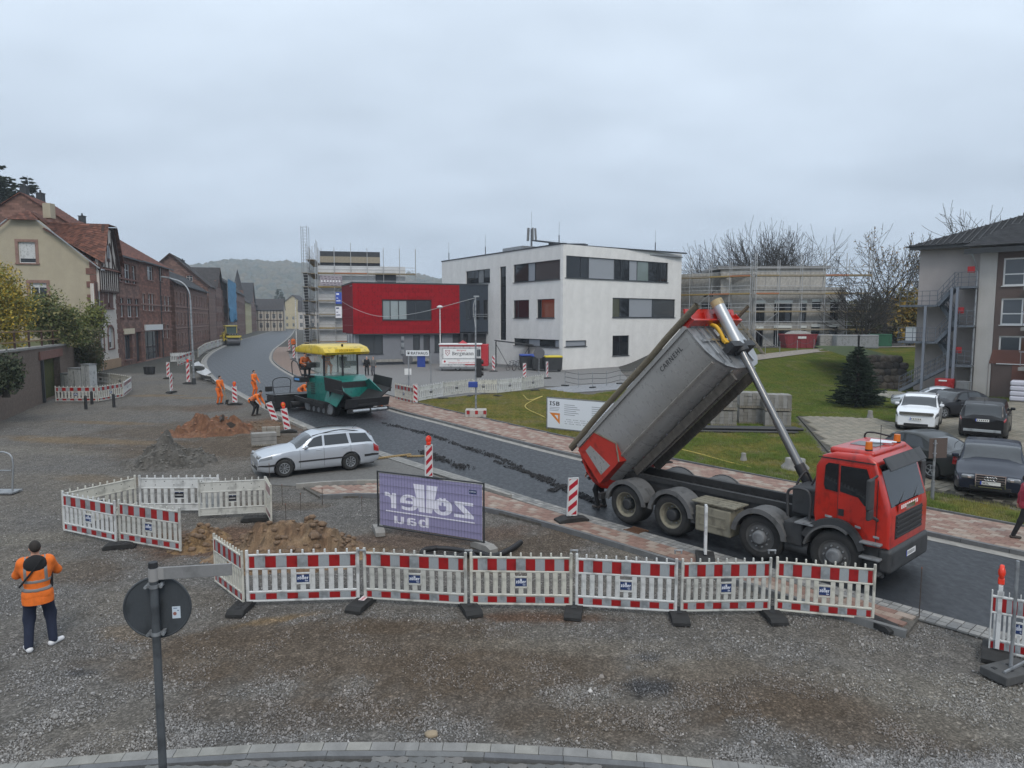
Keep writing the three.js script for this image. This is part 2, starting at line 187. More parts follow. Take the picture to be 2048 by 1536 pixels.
// gutters and kerbs of the road
function kerbRun(name, pts, w, h, mat, y0, unit, label, cat, parent, limit = 300) {   // separate kerb stones along a line
  const root = parent || (() => { const o = new THREE.Group(); o.name = numbered(name); scene.add(o); return struct(o, label, cat); })();
  const c = new THREE.CatmullRomCurve3(pts, false, 'centripetal'), L = c.getLength(), n = Math.max(1, Math.round(L / unit)); const sp = c.getSpacedPoints(n), rest = []; const R = rng(n * 7 + 3);
  const mats = [mat, clone(mat, [mat.color.r * .93, mat.color.g * .93, mat.color.b * .95]), clone(mat, [mat.color.r * 1.07, mat.color.g * 1.06, mat.color.b * 1.03])];
  for (let i = 0; i < n; i++) { const a = sp[i], b = sp[i + 1], d = b.clone().sub(a), l = d.length() - .008, m = a.clone().add(b).multiplyScalar(.5); const g = box(l, h, w, 0, 0, 0); const ry = dirTurn(d) + (R() - .5) * .006; xf(g, m.x, y0 + h / 2 + (R() - .5) * .006, m.z, 0, ry, 0); if (i < limit) mesh('kerb_stone', g, mats[Math.floor(R() * 3)], root); else rest.push(g); }
  if (rest.length) { const o = mesh('kerb_stone_rest', rest, mat, root); o.name = 'kerb_stone'; o.userData.kind = 'stuff'; }
  return root;
}
const iNear = (pts, z0, z1) => pts.filter(p => p.z <= z0 && p.z >= z1);
{
  const g1 = ribbon(offs(Le, .0), offs(Le, .48), .006); g1.userData.keep = 1;
  struct(mesh('gutter', g1, clone(MT.kerb, [.33, .325, .31])), 'pale gutter strip of small setts along the near road edge', 'gutter');
  const g2 = ribbon(Re, offs(Re, -.34), .006); g2.userData.keep = 1;
  struct(mesh('gutter', g2, MT.kerb), 'pale concrete gutter strip along the far road edge', 'gutter');
  // sett rows of the near gutter
  const root = new THREE.Group(); root.name = numbered('gutter_setts'); scene.add(root); struct(root, 'rows of small grey setts beside the truck', 'setts');
  const mats = [[.34, .335, .32], [.27, .27, .265], [.4, .39, .37]].map(c => clone(MT.kerb, c)); const seg = iNear(Le, -9.5, -32); let cnt = 0; const rest = []; const R = rng(5);
  for (let r = 0; r < 3; r++) { const c = new THREE.CatmullRomCurve3(offs(seg, .08 + r * .16)), n = Math.round(c.getLength() / .17), sp = c.getSpacedPoints(n); for (let i = 0; i < n; i++) { const a = sp[i], b = sp[i + 1], m = a.clone().add(b).multiplyScalar(.5), g = box(.155, .04, .145, 0, 0, 0); xf(g, m.x, .004 + R() * .006, m.z, 0, dirTurn(b.clone().sub(a)), 0); if (i < 100) mesh('sett', g, mats[Math.floor(R() * 3)], root); else rest.push(g); } }
  const o = mesh('sett', rest, mats[0], root); o.userData.kind = 'stuff';
  kerbRun('road_kerb', iNear(offs(Re, -.40), 2, -130), .12, .16, MT.kerbGrey, -.05, 1.0, 'grey kerb stones along the far pavement', 'kerb');
  kerbRun('road_kerb', iNear(offs(Le, .56), -33, -190), .16, .15, MT.kerb, -.05, 1.0, 'pale kerb stones along the left road edge up the street', 'kerb');
}
function pavers(root, poly, dir, sx, sy, mats, y, limit, o = {}) {
  const d = dir.clone().normalize(), nrm = V(-d.z, 0, d.x), c0 = poly[0]; let a0 = 1e9, a1 = -1e9, b0 = 1e9, b1 = -1e9; for (const p of poly) { const q = p.clone().sub(c0), a = q.dot(d), b = q.dot(nrm); a0 = Math.min(a0, a); a1 = Math.max(a1, a); b0 = Math.min(b0, b); b1 = Math.max(b1, b); }
  const R = rng(o.seed || 3), list = []; let row = 0;
  for (let b = b0; b < b1; b += sy, row++) for (let a = a0 + (row % 2) * sx * (o.shift ?? .5) - sx; a < a1; a += sx) { const p = c0.clone().addScaledVector(d, a + sx / 2).addScaledVector(nrm, b + sy / 2); const ok = [[0, 0], [.42, .42], [-.42, .42], [.42, -.42], [-.42, -.42]].every(([u, v]) => { const q = p.clone().addScaledVector(d, u * sx).addScaledVector(nrm, v * sy); return inPoly(q.x, q.z, poly); }); if (ok) list.push(p); }
  list.sort((p, q) => p.lengthSq() - q.lengthSq());
  const gap = o.gap || .007, geos = o.geo ? [o.geo] : [clean(new THREE.BoxGeometry(sx - gap, .05, sy - gap)), clean(new THREE.BoxGeometry(sx - gap * 1.4, .05, sy - gap))], ry = dirTurn(d), rest = mats.map(() => []);
  list.forEach((p, i) => { const mi = Math.floor(Math.pow(R(), o.bias || 1) * mats.length), yy = y - .025 + R() * .003 + (o.h ? o.h(p) : 0); if (i < limit) { const m = new THREE.Mesh(geos[Math.floor(R() * geos.length)], mats[mi]); m.name = 'paver'; m.position.set(p.x, yy, p.z); m.rotation.y = ry + (o.flip && R() < .5 ? Math.PI : 0); m.castShadow = m.receiveShadow = true; root.add(m); } else rest[mi].push(xf(geos[0].clone(), p.x, yy, p.z, 0, ry, 0)); });
  rest.forEach((r, k) => { if (r.length) { const m = new THREE.Mesh(mergeGeometries(r), mats[k]); m.name = 'paver'; m.userData.kind = 'stuff'; m.castShadow = m.receiveShadow = true; root.add(m); } });
}
function sheet(name, poly, y, mat, label, cat, thick = .1) { const s = new THREE.Shape(poly.map(p => new THREE.Vector2(p.x, -p.z))); const g = new THREE.ExtrudeGeometry(s, { depth: thick, bevelEnabled: false }); g.rotateX(-Math.PI / 2); g.translate(0, y - thick, 0); const o = mesh(name, g, mat); struct(o, label, cat); return o; }
const pv = (c) => std(c, .85, { map: T.concrete, bumpMap: T.gritB, bumpScale: .002 });
const paveMats = [[.36, .235, .185], [.31, .185, .145], [.40, .30, .24], [.44, .36, .30], [.34, .21, .165]].map(pv);
{ // near pavement, running out in a peninsula behind the banner
  const inner = [...iNear(offs(Le, .49), -13.0, -22.2)];
  const outer = GP([[1813, 1272], [1689, 1236], [1500, 1176], [1357, 1131], [1140, 1065], [971, 1021], [752, 993], [640, 996]]);
  const poly = [gp(1839, 1236), ...inner, gp(930, 974), gp(850, 970), gp(752, 969), gp(606, 976), ...outer.slice().reverse()];
  const root = sheet('near_pavement', poly, .035, MT.joint, 'pavement of mixed pink and beige pavers along the near road edge', 'pavement', .2);
  pavers(root, poly, V(-.648, 0, -.762), .3, .2, paveMats, .065, 300, { seed: 9 });
  kerbRun('pavement_kerb', outer, .1, .34, MT.kerbGrey, -.24, 1.0, 'grey edging kerb of the near pavement above the dug-out soil', 'kerb');
  kerbRun('pavement_kerb', [gp(592, 975), gp(680, 968), gp(752, 967), gp(850, 967), gp(930, 971), ...inner.slice(-6).reverse().slice(0, 1)], .12, .2, MT.kerb, -.08, 1.0, 'pale kerb round the head of the near pavement', 'kerb');
}
{ // far pavement
  const A = iNear(offs(Re, -.47), 2, -135), B = iNear(offs(Re, -2.75), 2, -135); const poly = [...A, ...B.slice().reverse()];
  const root = sheet('far_pavement', poly, .07, clone(MT.joint, [.30, .22, .18], { map: T.concrete }), 'pink paved pavement along the far side of the road', 'pavement', .2);
  const n1 = [...iNear(A, -2, -48), ...iNear(B, -2, -48).reverse()];
  pavers(root, n1, V(-.648, 0, -.762), .3, .2, paveMats, .1, 300, { seed: 21 });
  kerbRun('pavement_edging', iNear(offs(Re, -2.8), 2, -60), .06, .2, MT.kerbGrey, -.07, 1.0, 'thin grey edging along the back of the far pavement', 'kerb');
}
{ // foreground footway: interlocking wave pavers behind two kerb rows
  const kl = GP([[-200, 1560], [0, 1531], [200, 1511], [400, 1497], [560, 1489], [700, 1486], [900, 1487], [1050, 1492], [1200, 1501], [1400, 1518], [1600, 1540], [1800, 1565]]);
  const c = new THREE.CatmullRomCurve3(kl).getSpacedPoints(60), kin = offs(c, -.2);
  kerbRun('front_kerb', offs(c, -.09), .17, .3, clone(MT.kerb, [.34, .335, .315]), -.285, .3, 'front row of small weathered kerb stones by the footway', 'kerb');
  kerbRun('back_kerb', offs(c, -.235), .1, .2, MT.kerbGrey, -.185, 1.0, 'slim grey edging stones behind the small kerb stones', 'kerb');
  const poly = [...offs(c, -.3), P2(8, -4.5), P2(-9, -4.5)];
  const root = sheet('footway', poly, -.025, clone(MT.joint, [.1, .095, .085]), 'grey footway of interlocking wave pavers', 'pavement', .2);
  const w = .225, h = .1125, k = .012, S = []; const edge = (x0, y0, x1, y1, s) => { for (let i = 0; i < 8; i++) { const t = i / 8, zig = [0, 0, 1, 1, 0, -1, -1, 0][i]; const dx = x1 - x0, dy = y1 - y0, l = Math.hypot(dx, dy); S.push([x0 + dx * t - dy / l * zig * k * s, y0 + dy * t + dx / l * zig * k * s]); } };
  edge(-w / 2 + .003, -h / 2 + .003, w / 2 - .003, -h / 2 + .003, 1); edge(w / 2 - .003, -h / 2 + .003, w / 2 - .003, h / 2 - .003, .7); edge(w / 2 - .003, h / 2 - .003, -w / 2 + .003, h / 2 - .003, -1); edge(-w / 2 + .003, h / 2 - .003, -w / 2 + .003, -h / 2 + .003, -.7);
  const g = ext(S, .05); g.rotateX(-Math.PI / 2); g.translate(0, -.025, 0);
  pavers(root, poly.filter(p => true), V(1, 0, .02), w, h, [[.2, .2, .195], [.235, .23, .22], [.17, .172, .17], [.22, .21, .2]].map(pv), .012, 300, { geo: clean(g), seed: 4 });
}
// lawn and rough grass right of the road, rising to the building site
const lawnTone = (x, z) => { const n = fbm2(x * .35, z * .35, 4), m = fbm2(x * 2.2, z * 2.2, 3); const green = [.105, .15, .022], dry = [.24, .205, .07], bare = [.23, .2, .15]; let d = clamp(.42 + n * .9 + m * .45); if (x > 14 && z < -36 && z > -70) d *= .5; d = clamp(d + .4 * sst(9, 2, x) * sst(-28, -36, z)); const b = sst(.22, .7, fbm2(x * .3 + 20, z * .3, 4) + .35 * m + .35 * sst(2, -6, x)); return green.map((q, i) => lerp(lerp(q, dry[i], d), bare[i], b * .8)); };
function lawnPatch(name, poly, label, step = .25, yo = .0) {
  let x0 = 1e9, x1 = -1e9, z0 = 1e9, z1 = -1e9; for (const p of poly) { x0 = Math.min(x0, p.x); x1 = Math.max(x1, p.x); z0 = Math.min(z0, p.z); z1 = Math.max(z1, p.z); }
  const nx = Math.ceil((x1 - x0) / step), nz = Math.ceil((z1 - z0) / step), pos = [], col = [], idx = [], id = new Int32Array((nx + 1) * (nz + 1)).fill(-1);
  for (let j = 0; j <= nz; j++) for (let i = 0; i <= nx; i++) { let x = x0 + i * step, z = z0 + j * step; if (!inPoly(x, z, poly)) continue; id[j * (nx + 1) + i] = pos.length / 3; pos.push(x, yo + .035 + .03 * fbm2(x * 1.3, z * 1.3, 3) + rise(x, z), z); const c = lawnTone(x, z); col.push(...c); }
  for (let j = 0; j < nz; j++) for (let i = 0; i < nx; i++) { const a = id[j * (nx + 1) + i], b = id[j * (nx + 1) + i + 1], c = id[(j + 1) * (nx + 1) + i], d = id[(j + 1) * (nx + 1) + i + 1]; if (a >= 0 && b >= 0 && c >= 0) idx.push(a, c, b); if (b >= 0 && c >= 0 && d >= 0) idx.push(b, c, d); }
  const g = new THREE.BufferGeometry(); g.setAttribute('position', new THREE.Float32BufferAttribute(pos, 3)); g.setAttribute('color', new THREE.Float32BufferAttribute(col, 3)); g.setIndex(idx); g.computeVertexNormals(); boxUV(g); g.userData.keep = 1;
  return struct(mesh(name, g, MT.lawn), label, 'grass');
}
const back = offs(Re, -2.83);
const lawnPoly = [...iNear(back, -12.2, -41.5), gp(790, 805), gp(900, 795), gp(1090, 778), gp(1180, 790), gp(1260, 776), P2(12, -58), P2(14, -74), P2(44, -80), P2(60, -60), P2(38, -46), gp(1960, 808), gp(1885, 832), gp(1800, 848), gp(1750, 840), gp(1590, 834), gp(1648, 905), gp(1700, 960), gp(1760, 1000), gp(1860, 988), gp(2040, 1020), P2(17, -18.5)];
lawnPatch('lawn', lawnPoly, 'green and straw coloured lawn between pavement and car park', .22);
{ // car park
  const poly = [gp(1596, 834), gp(1750, 838), gp(1800, 850), gp(1885, 835), gp(1965, 808), P2(40, -47), P2(50, -36), P2(30, -14), P2(18, -17.6), gp(2040, 1015), gp(1860, 984), gp(1762, 994), gp(1704, 955), gp(1652, 900)];
  const root = sheet('car_park', poly, .05, clone(MT.joint, [.12, .11, .09]), 'beige paved car park beside the lawn', 'car park', .1);
  pavers(root, poly, V(.8, 0, -.6), .5, .25, [[.30, .27, .21], [.335, .305, .24], [.27, .25, .2], [.36, .32, .255]].map(pv), .085, 300, { gap: .022, seed: 31 });
  const p2 = [gp(1740, 782), gp(1800, 785), gp(1830, 792), gp(1890, 800), gp(1960, 812), P2(40, -40), P2(38, -42), gp(1880, 820), gp(1800, 800), gp(1740, 793)];
  sheet('stair_path', p2, .075, std([.36, .34, .3], .9, { map: T.concrete }), 'pale path at the foot of the outside stair', 'path', .1);
}
{ // town hall forecourt of grey gravelly tarmac and the footpath by the site fence
  const poly = [gp(600, 730), gp(640, 745), gp(700, 770), gp(775, 795), gp(830, 803), gp(1090, 772), gp(1180, 776), gp(1300, 766), P2(20, -74), P2(20, -86), P2(-60, -120), P2(-40, -108)];
  sheet('forecourt', poly.map(p => p), -.0, clone(MT.asphaltOld, [.27, .265, .26]), 'worn grey forecourt before the town hall', 'forecourt', .06);
  const p2 = GP([[1090, 776], [1260, 764], [1420, 748], [1420, 757], [1250, 778], [1100, 788]]);
  sheet('footpath', p2, .012, std([.33, .34, .36], .85, { map: T.concrete }), 'grey footpath along the wire site fence', 'path', .05);
  const dr = [gp(640, 868), gp(752, 910), gp(860, 945), gp(900, 965), gp(752, 968), gp(600, 972), gp(520, 968), gp(500, 930), gp(560, 890)];
  sheet('driveway', dr, .0, clone(MT.asphaltOld, [.2, .195, .185]), 'dusty old tarmac driveway under the silver estate car', 'driveway', .06);
  // site path on the slope
  const up = [[1400, 752], [1500, 738], [1600, 722], [1700, 708], [1830, 694]].map(([x, y], i) => { const z = [-66, -69, -73, -78, -82][i]; const p = atZ(x, y, z); p.y = rise(p.x, p.z) + .06; return p; });
  const dn = up.map(p => p.clone().add(V(.5, -.02, 2.2))); const n = up.length, pos = [], idx = []; up.forEach((p, i) => { pos.push(p.x, rise(p.x, p.z) + .1, p.z, dn[i].x, rise(dn[i].x, dn[i].z) + .1, dn[i].z); if (i < n - 1) idx.push(2 * i, 2 * i + 1, 2 * i + 2, 2 * i + 1, 2 * i + 3, 2 * i + 2); });
  const g = new THREE.BufferGeometry(); g.setAttribute('position', new THREE.Float32BufferAttribute(pos, 3)); g.setIndex(idx); g.computeVertexNormals(); struct(mesh('site_path', g, clone(MT.concrete, [.34, .3, .26])), 'bare path climbing the slope to the scaffolded new building', 'path');
}
// loose stones on the near ground (uncountable)
{
  const ico = new THREE.IcosahedronGeometry(1, 0); { const p = ico.attributes.position, R = rng(2); const memo = {}; for (let i = 0; i < p.count; i++) { const k = [p.getX(i), p.getY(i), p.getZ(i)].map(q => q.toFixed(2)).join(); memo[k] = memo[k] || .75 + .5 * R(); p.setXYZ(i, p.getX(i) * memo[k], p.getY(i) * memo[k] * .7, p.getZ(i) * memo[k]); } ico.computeVertexNormals(); }
  const bad = [roadPoly, [gp(1850, 1238), ...GP([[1813, 1276], [1689, 1240], [1357, 1136], [1140, 1070], [971, 1026], [752, 998], [585, 1000], [585, 970], [752, 964], [930, 966], [990, 985]])], [...GP([[-200, 1562], [0, 1532], [200, 1512], [400, 1498], [560, 1490], [700, 1487], [900, 1488], [1050, 1493], [1200, 1502], [1400, 1519], [1600, 1541], [1800, 1566]]), P2(9, -3), P2(-9, -3)], GP([[640, 866], [760, 906], [900, 962], [600, 974], [516, 970], [500, 930], [560, 886]])];
  const R = rng(77), N = 75000, im = new THREE.InstancedMesh(ico, std([1, 1, 1], .9), N), m = M4(), q = new THREE.Quaternion(), e = new THREE.Euler(), c = new THREE.Color(); let k = 0;
  for (let t = 0; t < N * 6 && k < N; t++) {
    const py = 1535 - 700 * Math.pow(R(), 1.35), px = -20 + 2088 * R(), p = gp(px, py); if (p.z < -48) continue; if (bad.some(b => inPoly(p.x, p.z, b))) continue; if (p.x > 3 && p.z < -17) continue;
    if (p.x > (-.648 / -.762) * (p.z + 30) + 6) continue;
    const cl = fbm2(p.x * .7, p.z * .7, 3), tn = groundTone(p.x, p.z); if (R() > .6 + cl * 1.2 - (tn[0] - tn[2]) * 3.2) continue;
    const s = (.005 + .010 * Math.pow(R(), 2.5)) * (R() < .012 ? 2.2 : 1); const v = R() < .02 ? .95 : .26 + .38 * R();
    m.compose(V(p.x, -.022 + s * .3, p.z), q.setFromEuler(e.set(R() * 6, R() * 6, R() * 6)), V(s * (.8 + .6 * R()), s, s * (.8 + .6 * R()))); im.setMatrixAt(k, m); c.setRGB(lerp(.36, tn[0], .6) * v, lerp(.36, tn[1], .6) * v, lerp(.37, tn[2], .6) * v); im.setColorAt(k, c); k++;
  }
  im.count = k; im.name = 'loose_gravel'; im.castShadow = im.receiveShadow = true; scene.add(im); stuff(im, 'loose grey gravel stones strewn over the ground', 'gravel');
  // dark crumbs of asphalt spilled on the road behind the truck and by the beacon
  const N2 = 6500, im2 = new THREE.InstancedMesh(ico, std([.018, .018, .02], .8), N2); k = 0;
  const trails = [[[766, 848], [860, 872], [930, 897], [1000, 920], [1060, 950], [1140, 985], [1200, 1010]], [[845, 905], [880, 920], [935, 940]], [[990, 925], [1030, 940], [1060, 950], [1110, 965]], [[1100, 985], [1130, 975]], [[560, 723], [420, 728]]].map(t => new THREE.CatmullRomCurve3(t.map(a => gp(a[0], a[1]))));
  const wd = [.26, .34, .22, .22, .3];
  while (k < N2) { const ti = R() < .55 ? 0 : 1 + Math.floor(R() * 3), tt = R(), p = trails[ti].getPoint(tt); const dens = .5 + fbm2(p.x * 1.1, p.z * 1.1, 2); if (R() > dens) continue; const a = R() * 6.28, r = wd[ti] * Math.pow(R(), .8) * (.4 + 1.2 * (.5 + fbm2(p.x * .8 + 7, p.z * .8))); const s = .008 + .022 * Math.pow(R(), 2); m.compose(V(p.x + Math.cos(a) * r * .8, .052 + s * .2, p.z + Math.sin(a) * r), q.setFromEuler(e.set(R() * 6, R() * 6, R() * 6)), V(s * 1.4, s * .7, s * 1.4)); im2.setMatrixAt(k++, m); }
  im2.name = 'asphalt_crumbs'; scene.add(im2); stuff(im2, 'dark loose asphalt crumbs spilled in a trail on the road', 'asphalt crumbs');
}
// far wooded hill and its trees
{
  const prof = (x) => { const s = (x + 620) / 520; return 150 * Math.exp(-Math.pow((x + 760) / 420, 2)) * 1; };
  const xs = 110, zs = 26, pos = [], idx = []; const X = i => -1500 + i / (xs - 1) * 2300, Zf = j => -900 - j / (zs - 1) * 900;
  const hh = (x, z) => { const u = Math.sin(clamp((-z - 900) / 900) * Math.PI * .55); return Math.max(-2, u * (118 * Math.exp(-Math.pow((x + 560) / 330, 2)) + 66 * Math.exp(-Math.pow((x + 60) / 360, 2)) + 50 * sst(200, 800, x) + 9 * fbm2(x * .004, z * .004, 3))); };
  for (let j = 0; j < zs; j++) for (let i = 0; i < xs; i++) { const x = X(i), z = Zf(j); pos.push(x, hh(x, z) - 1, z); if (i < xs - 1 && j < zs - 1) { const a = j * xs + i; idx.push(a, a + 1, a + xs, a + 1, a + xs + 1, a + xs); } }
  const g = new THREE.BufferGeometry(); g.setAttribute('position', new THREE.Float32BufferAttribute(pos, 3)); g.setIndex(idx); g.computeVertexNormals(); g.userData.keep = 1; boxUV(g);
  struct(mesh('hill', g, std([.055, .06, .035], .95, { side: THREE.DoubleSide })), 'low wooded hill closing the valley in the haze', 'hill');
  const bl = new THREE.IcosahedronGeometry(1, 1); const R = rng(91), N = 16000, im = new THREE.InstancedMesh(bl, std([1, 1, 1], 1), N), m = M4(), q = new THREE.Quaternion(), c = new THREE.Color();
  for (let k = 0; k < N; k++) { const x = -1100 + 1500 * R(), z = -905 - 560 * Math.pow(R(), .7), s = 4 + 5 * R(); m.compose(V(x, hh(x, z) + s * .4, z), q, V(s, s * (1.0 + .7 * R()), s)); im.setMatrixAt(k, m); const t = R(); c.setRGB(lerp(.045, .11, t), lerp(.055, .085, t), lerp(.035, .04, t)); im.setColorAt(k, c); }
  im.name = 'hill_forest'; scene.add(im); stuff(im, 'mixed autumn forest covering the far hill', 'forest');
}
// ---------------------------------------------------------------- buildings
// a facade: origin O on the ground, U along it to the right as seen from outside; openings come as pixel boxes of the photograph laid on the wall's plane
class Facade {
  constructor(root, O, U) { this.root = root; this.O = O; this.U = U.clone().normalize(); this.N = V().crossVectors(this.U, UP); this.M = M4().makeBasis(this.U, UP, this.N).setPosition(O); if (root) { root.updateMatrixWorld(); this.M.premultiply(root.matrixWorld.clone().invert()); } }
  px(x0, y0, x1, y1) { const a = hit(x0, (y0 + y1) / 2, this.O, this.U), b = hit(x1, (y0 + y1) / 2, this.O, this.U), xm = (x0 + x1) / 2, t = hit(xm, y0, this.O, this.U), l = hit(xm, y1, this.O, this.U); return { x: a.u, w: b.u - a.u, y: l.v - this.O.y, h: t.v - l.v }; }
  u(x, y = 640) { return hit(x, y, this.O, this.U).u; }
  v(x, y) { return hit(x, y, this.O, this.U).v - this.O.y; }
  part(name, gs, mat, parent) { return mesh(name, gs, mat, parent || this.root, this.M); }
  wall(poly, mat, ops = [], th = .35, name = 'wall') {
    const holes = ops.filter(o => !o.noHole).map(o => o.arch ? archPts(o) : [[o.x, o.y], [o.x, o.y + o.h], [o.x + o.w, o.y + o.h], [o.x + o.w, o.y]]);
    const g = ext(poly, th, { holes }); g.translate(0, 0, -th); return this.part(name, g, mat);
  }
  rect(x0, y0, x1, y1, mat, ops, th, name) { return this.wall([[x0, y0], [x1, y0], [x1, y1], [x0, y1]], mat, ops, th, name); }
  // window with frame, mullions, pane and optional surround / sill / roller shutter
  window(o, s = {}) {
    const rec = s.rec ?? .14, f = s.f ?? .07, fm = s.frame || MT.frame, gm = s.glass || MT.glass, { x, y, w, h } = o, fr = [box(w, f, .07, x + w / 2, y + f / 2, -rec), box(w, f, .07, x + w / 2, y + h - f / 2, -rec), box(f, h - 2 * f, .07, x + f / 2, y + h / 2, -rec), box(f, h - 2 * f, .07, x + w - f / 2, y + h / 2, -rec)];
    for (const m of s.mull || []) fr.push(box(f * .9, h - 2 * f, .06, x + m * w, y + h / 2, -rec)); for (const m of s.trans || []) fr.push(box(w - 2 * f, f * .8, .055, x + w / 2, y + m * h, -rec));
    const win = this.part('window', fr, fm);
    const cuts = [0, ...(s.mull || []), 1]; for (let i = 0; i < cuts.length - 1; i++) { const a = x + cuts[i] * w + f * .4, b = x + cuts[i + 1] * w - f * .4; this.part('pane', box(b - a, h - f, .02, (a + b) / 2, y + h / 2, -rec - .03), s.panes ? s.panes[i] || gm : gm, win); }
    if (s.sur) { const q = s.q ?? .16, d = .05; const g = [box(w + 2 * q, q, d + .02, x + w / 2, y + h + q / 2, d / 2), box(q, h, d, x - q / 2, y + h / 2, d / 2), box(q, h, d, x + w + q / 2, y + h / 2, d / 2)]; this.part('window_surround', g, s.sur, win); this.part('window_sill', box(w + 2 * q + .1, .14, .16, x + w / 2, y - .07, .06), s.sur, win); }
    else if (s.sill) this.part('window_sill', box(w + .1, .05, .22, x + w / 2, y - .025, .0), s.sill, win);
    if (s.shut) { const hh = h * s.shut; this.part('roller_shutter', [...Array(Math.max(2, Math.round(hh / .12)))].map((_, i, a) => box(w - 2 * f, hh / a.length - .012, .03, x + w / 2, y + h - (i + .5) * hh / a.length, -rec + .045)), s.shutMat || MT.whitePl, win); }
    return win;
  }
}
function archPts(o) { const r = []; for (let i = 0; i <= 10; i++) { const a = Math.PI * i / 10; r.push([o.x + o.w / 2 + Math.cos(a) * o.w / 2, o.y + o.h - o.w * .35 + Math.sin(a) * o.w * .35]); } return [[o.x, o.y], ...r.reverse(), [o.x + o.w, o.y]]; }
const building = (name, label, O, cat = 'building', group) => thing(name, label, cat, O, 0, group);
// a roof slope made of separate tile courses; a..d: eave left, eave right, ridge right, ridge left (local to root)
function slope(root, a, b, c, d, mat, course = .33, name = 'roof', th = .05) {
  const len = d.clone().sub(a).length(), n = Math.max(3, Math.round(len / course)), nrm = V().crossVectors(b.clone().sub(a), d.clone().sub(a)).normalize(); if (nrm.y < 0) nrm.negate(); const gs = [];
  for (let i = 0; i < n; i++) { const t0 = i / n, t1 = (i + 1.25) / n; const p0 = a.clone().lerp(d, t0), p1 = b.clone().lerp(c, t0), p2 = b.clone().lerp(c, Math.min(1, t1)), p3 = a.clone().lerp(d, Math.min(1, t1)); const up = nrm.clone().multiplyScalar(th), q = [p0, p1, p2, p3], top = [p0.clone().addScaledVector(up, 1.6), p1.clone().addScaledVector(up, 1.6), p2.clone().addScaledVector(up, .6), p3.clone().addScaledVector(up, .6)]; const P = []; const quad = (A, B, C, D) => { for (const v of [A, B, C, A, C, D]) P.push(v.x, v.y, v.z); }; quad(...top); quad(q[0], q[1], top[1], top[0]); quad(q[3], q[0], top[0], top[3]); quad(q[1], q[2], top[2], top[1]); const g = new THREE.BufferGeometry(); g.setAttribute('position', new THREE.Float32BufferAttribute(P, 3)); g.computeVertexNormals(); const w = b.clone().sub(a).length(); const uv = []; for (let k = 0; k < 24; k++) { const v = V(P[k * 3], P[k * 3 + 1], P[k * 3 + 2]).sub(a); uv.push(v.dot(b.clone().sub(a).normalize()), v.dot(d.clone().sub(a).normalize())); } g.setAttribute('uv', new THREE.Float32BufferAttribute(uv, 2)); gs.push(g); }
  const g = mergeGeometries(gs); g.userData.keep = 1; return mesh(name, g, mat, root);
}
const tileRed = std([.25, .1, .068], .85, { map: T.rooftile, side: THREE.DoubleSide }), tileBrown = std([.20, .085, .058], .85, { map: T.rooftile, side: THREE.DoubleSide }), tileDark = std([.06, .052, .052], .8, { map: T.shingle, side: THREE.DoubleSide }), tileBlack = std([.042, .042, .046], .7, { map: T.shingle, side: THREE.DoubleSide });
const sandstone = std([.255, .15, .122], .9, { map: T.stone, bumpMap: T.brickB, bumpScale: .02 }), sandBrown = std([.24, .15, .125], .9, { map: T.stone, bumpMap: T.brickB, bumpScale: .02 }), brickRed = std([.28, .135, .1], .9, { map: T.stone, bumpMap: T.brickB, bumpScale: .01 }), trimStone = std([.25, .125, .1], .9, { map: T.concrete }), trimPale = std([.36, .22, .18], .9, { map: T.concrete }), ochre = std([.44, .385, .285], .9, { map: T.plaster }), beige = std([.5, .44, .35], .9, { map: T.plaster }), creamW = std([.6, .55, .5], .9, { map: T.plaster }), timber = std([.07, .035, .025], .85, { map: T.wood }), shutterBrown = std([.15, .065, .05], .8, { map: T.wood });
const sDir = V(-.242, 0, -.970).normalize(), O1 = P2(-43.2, -73.5);
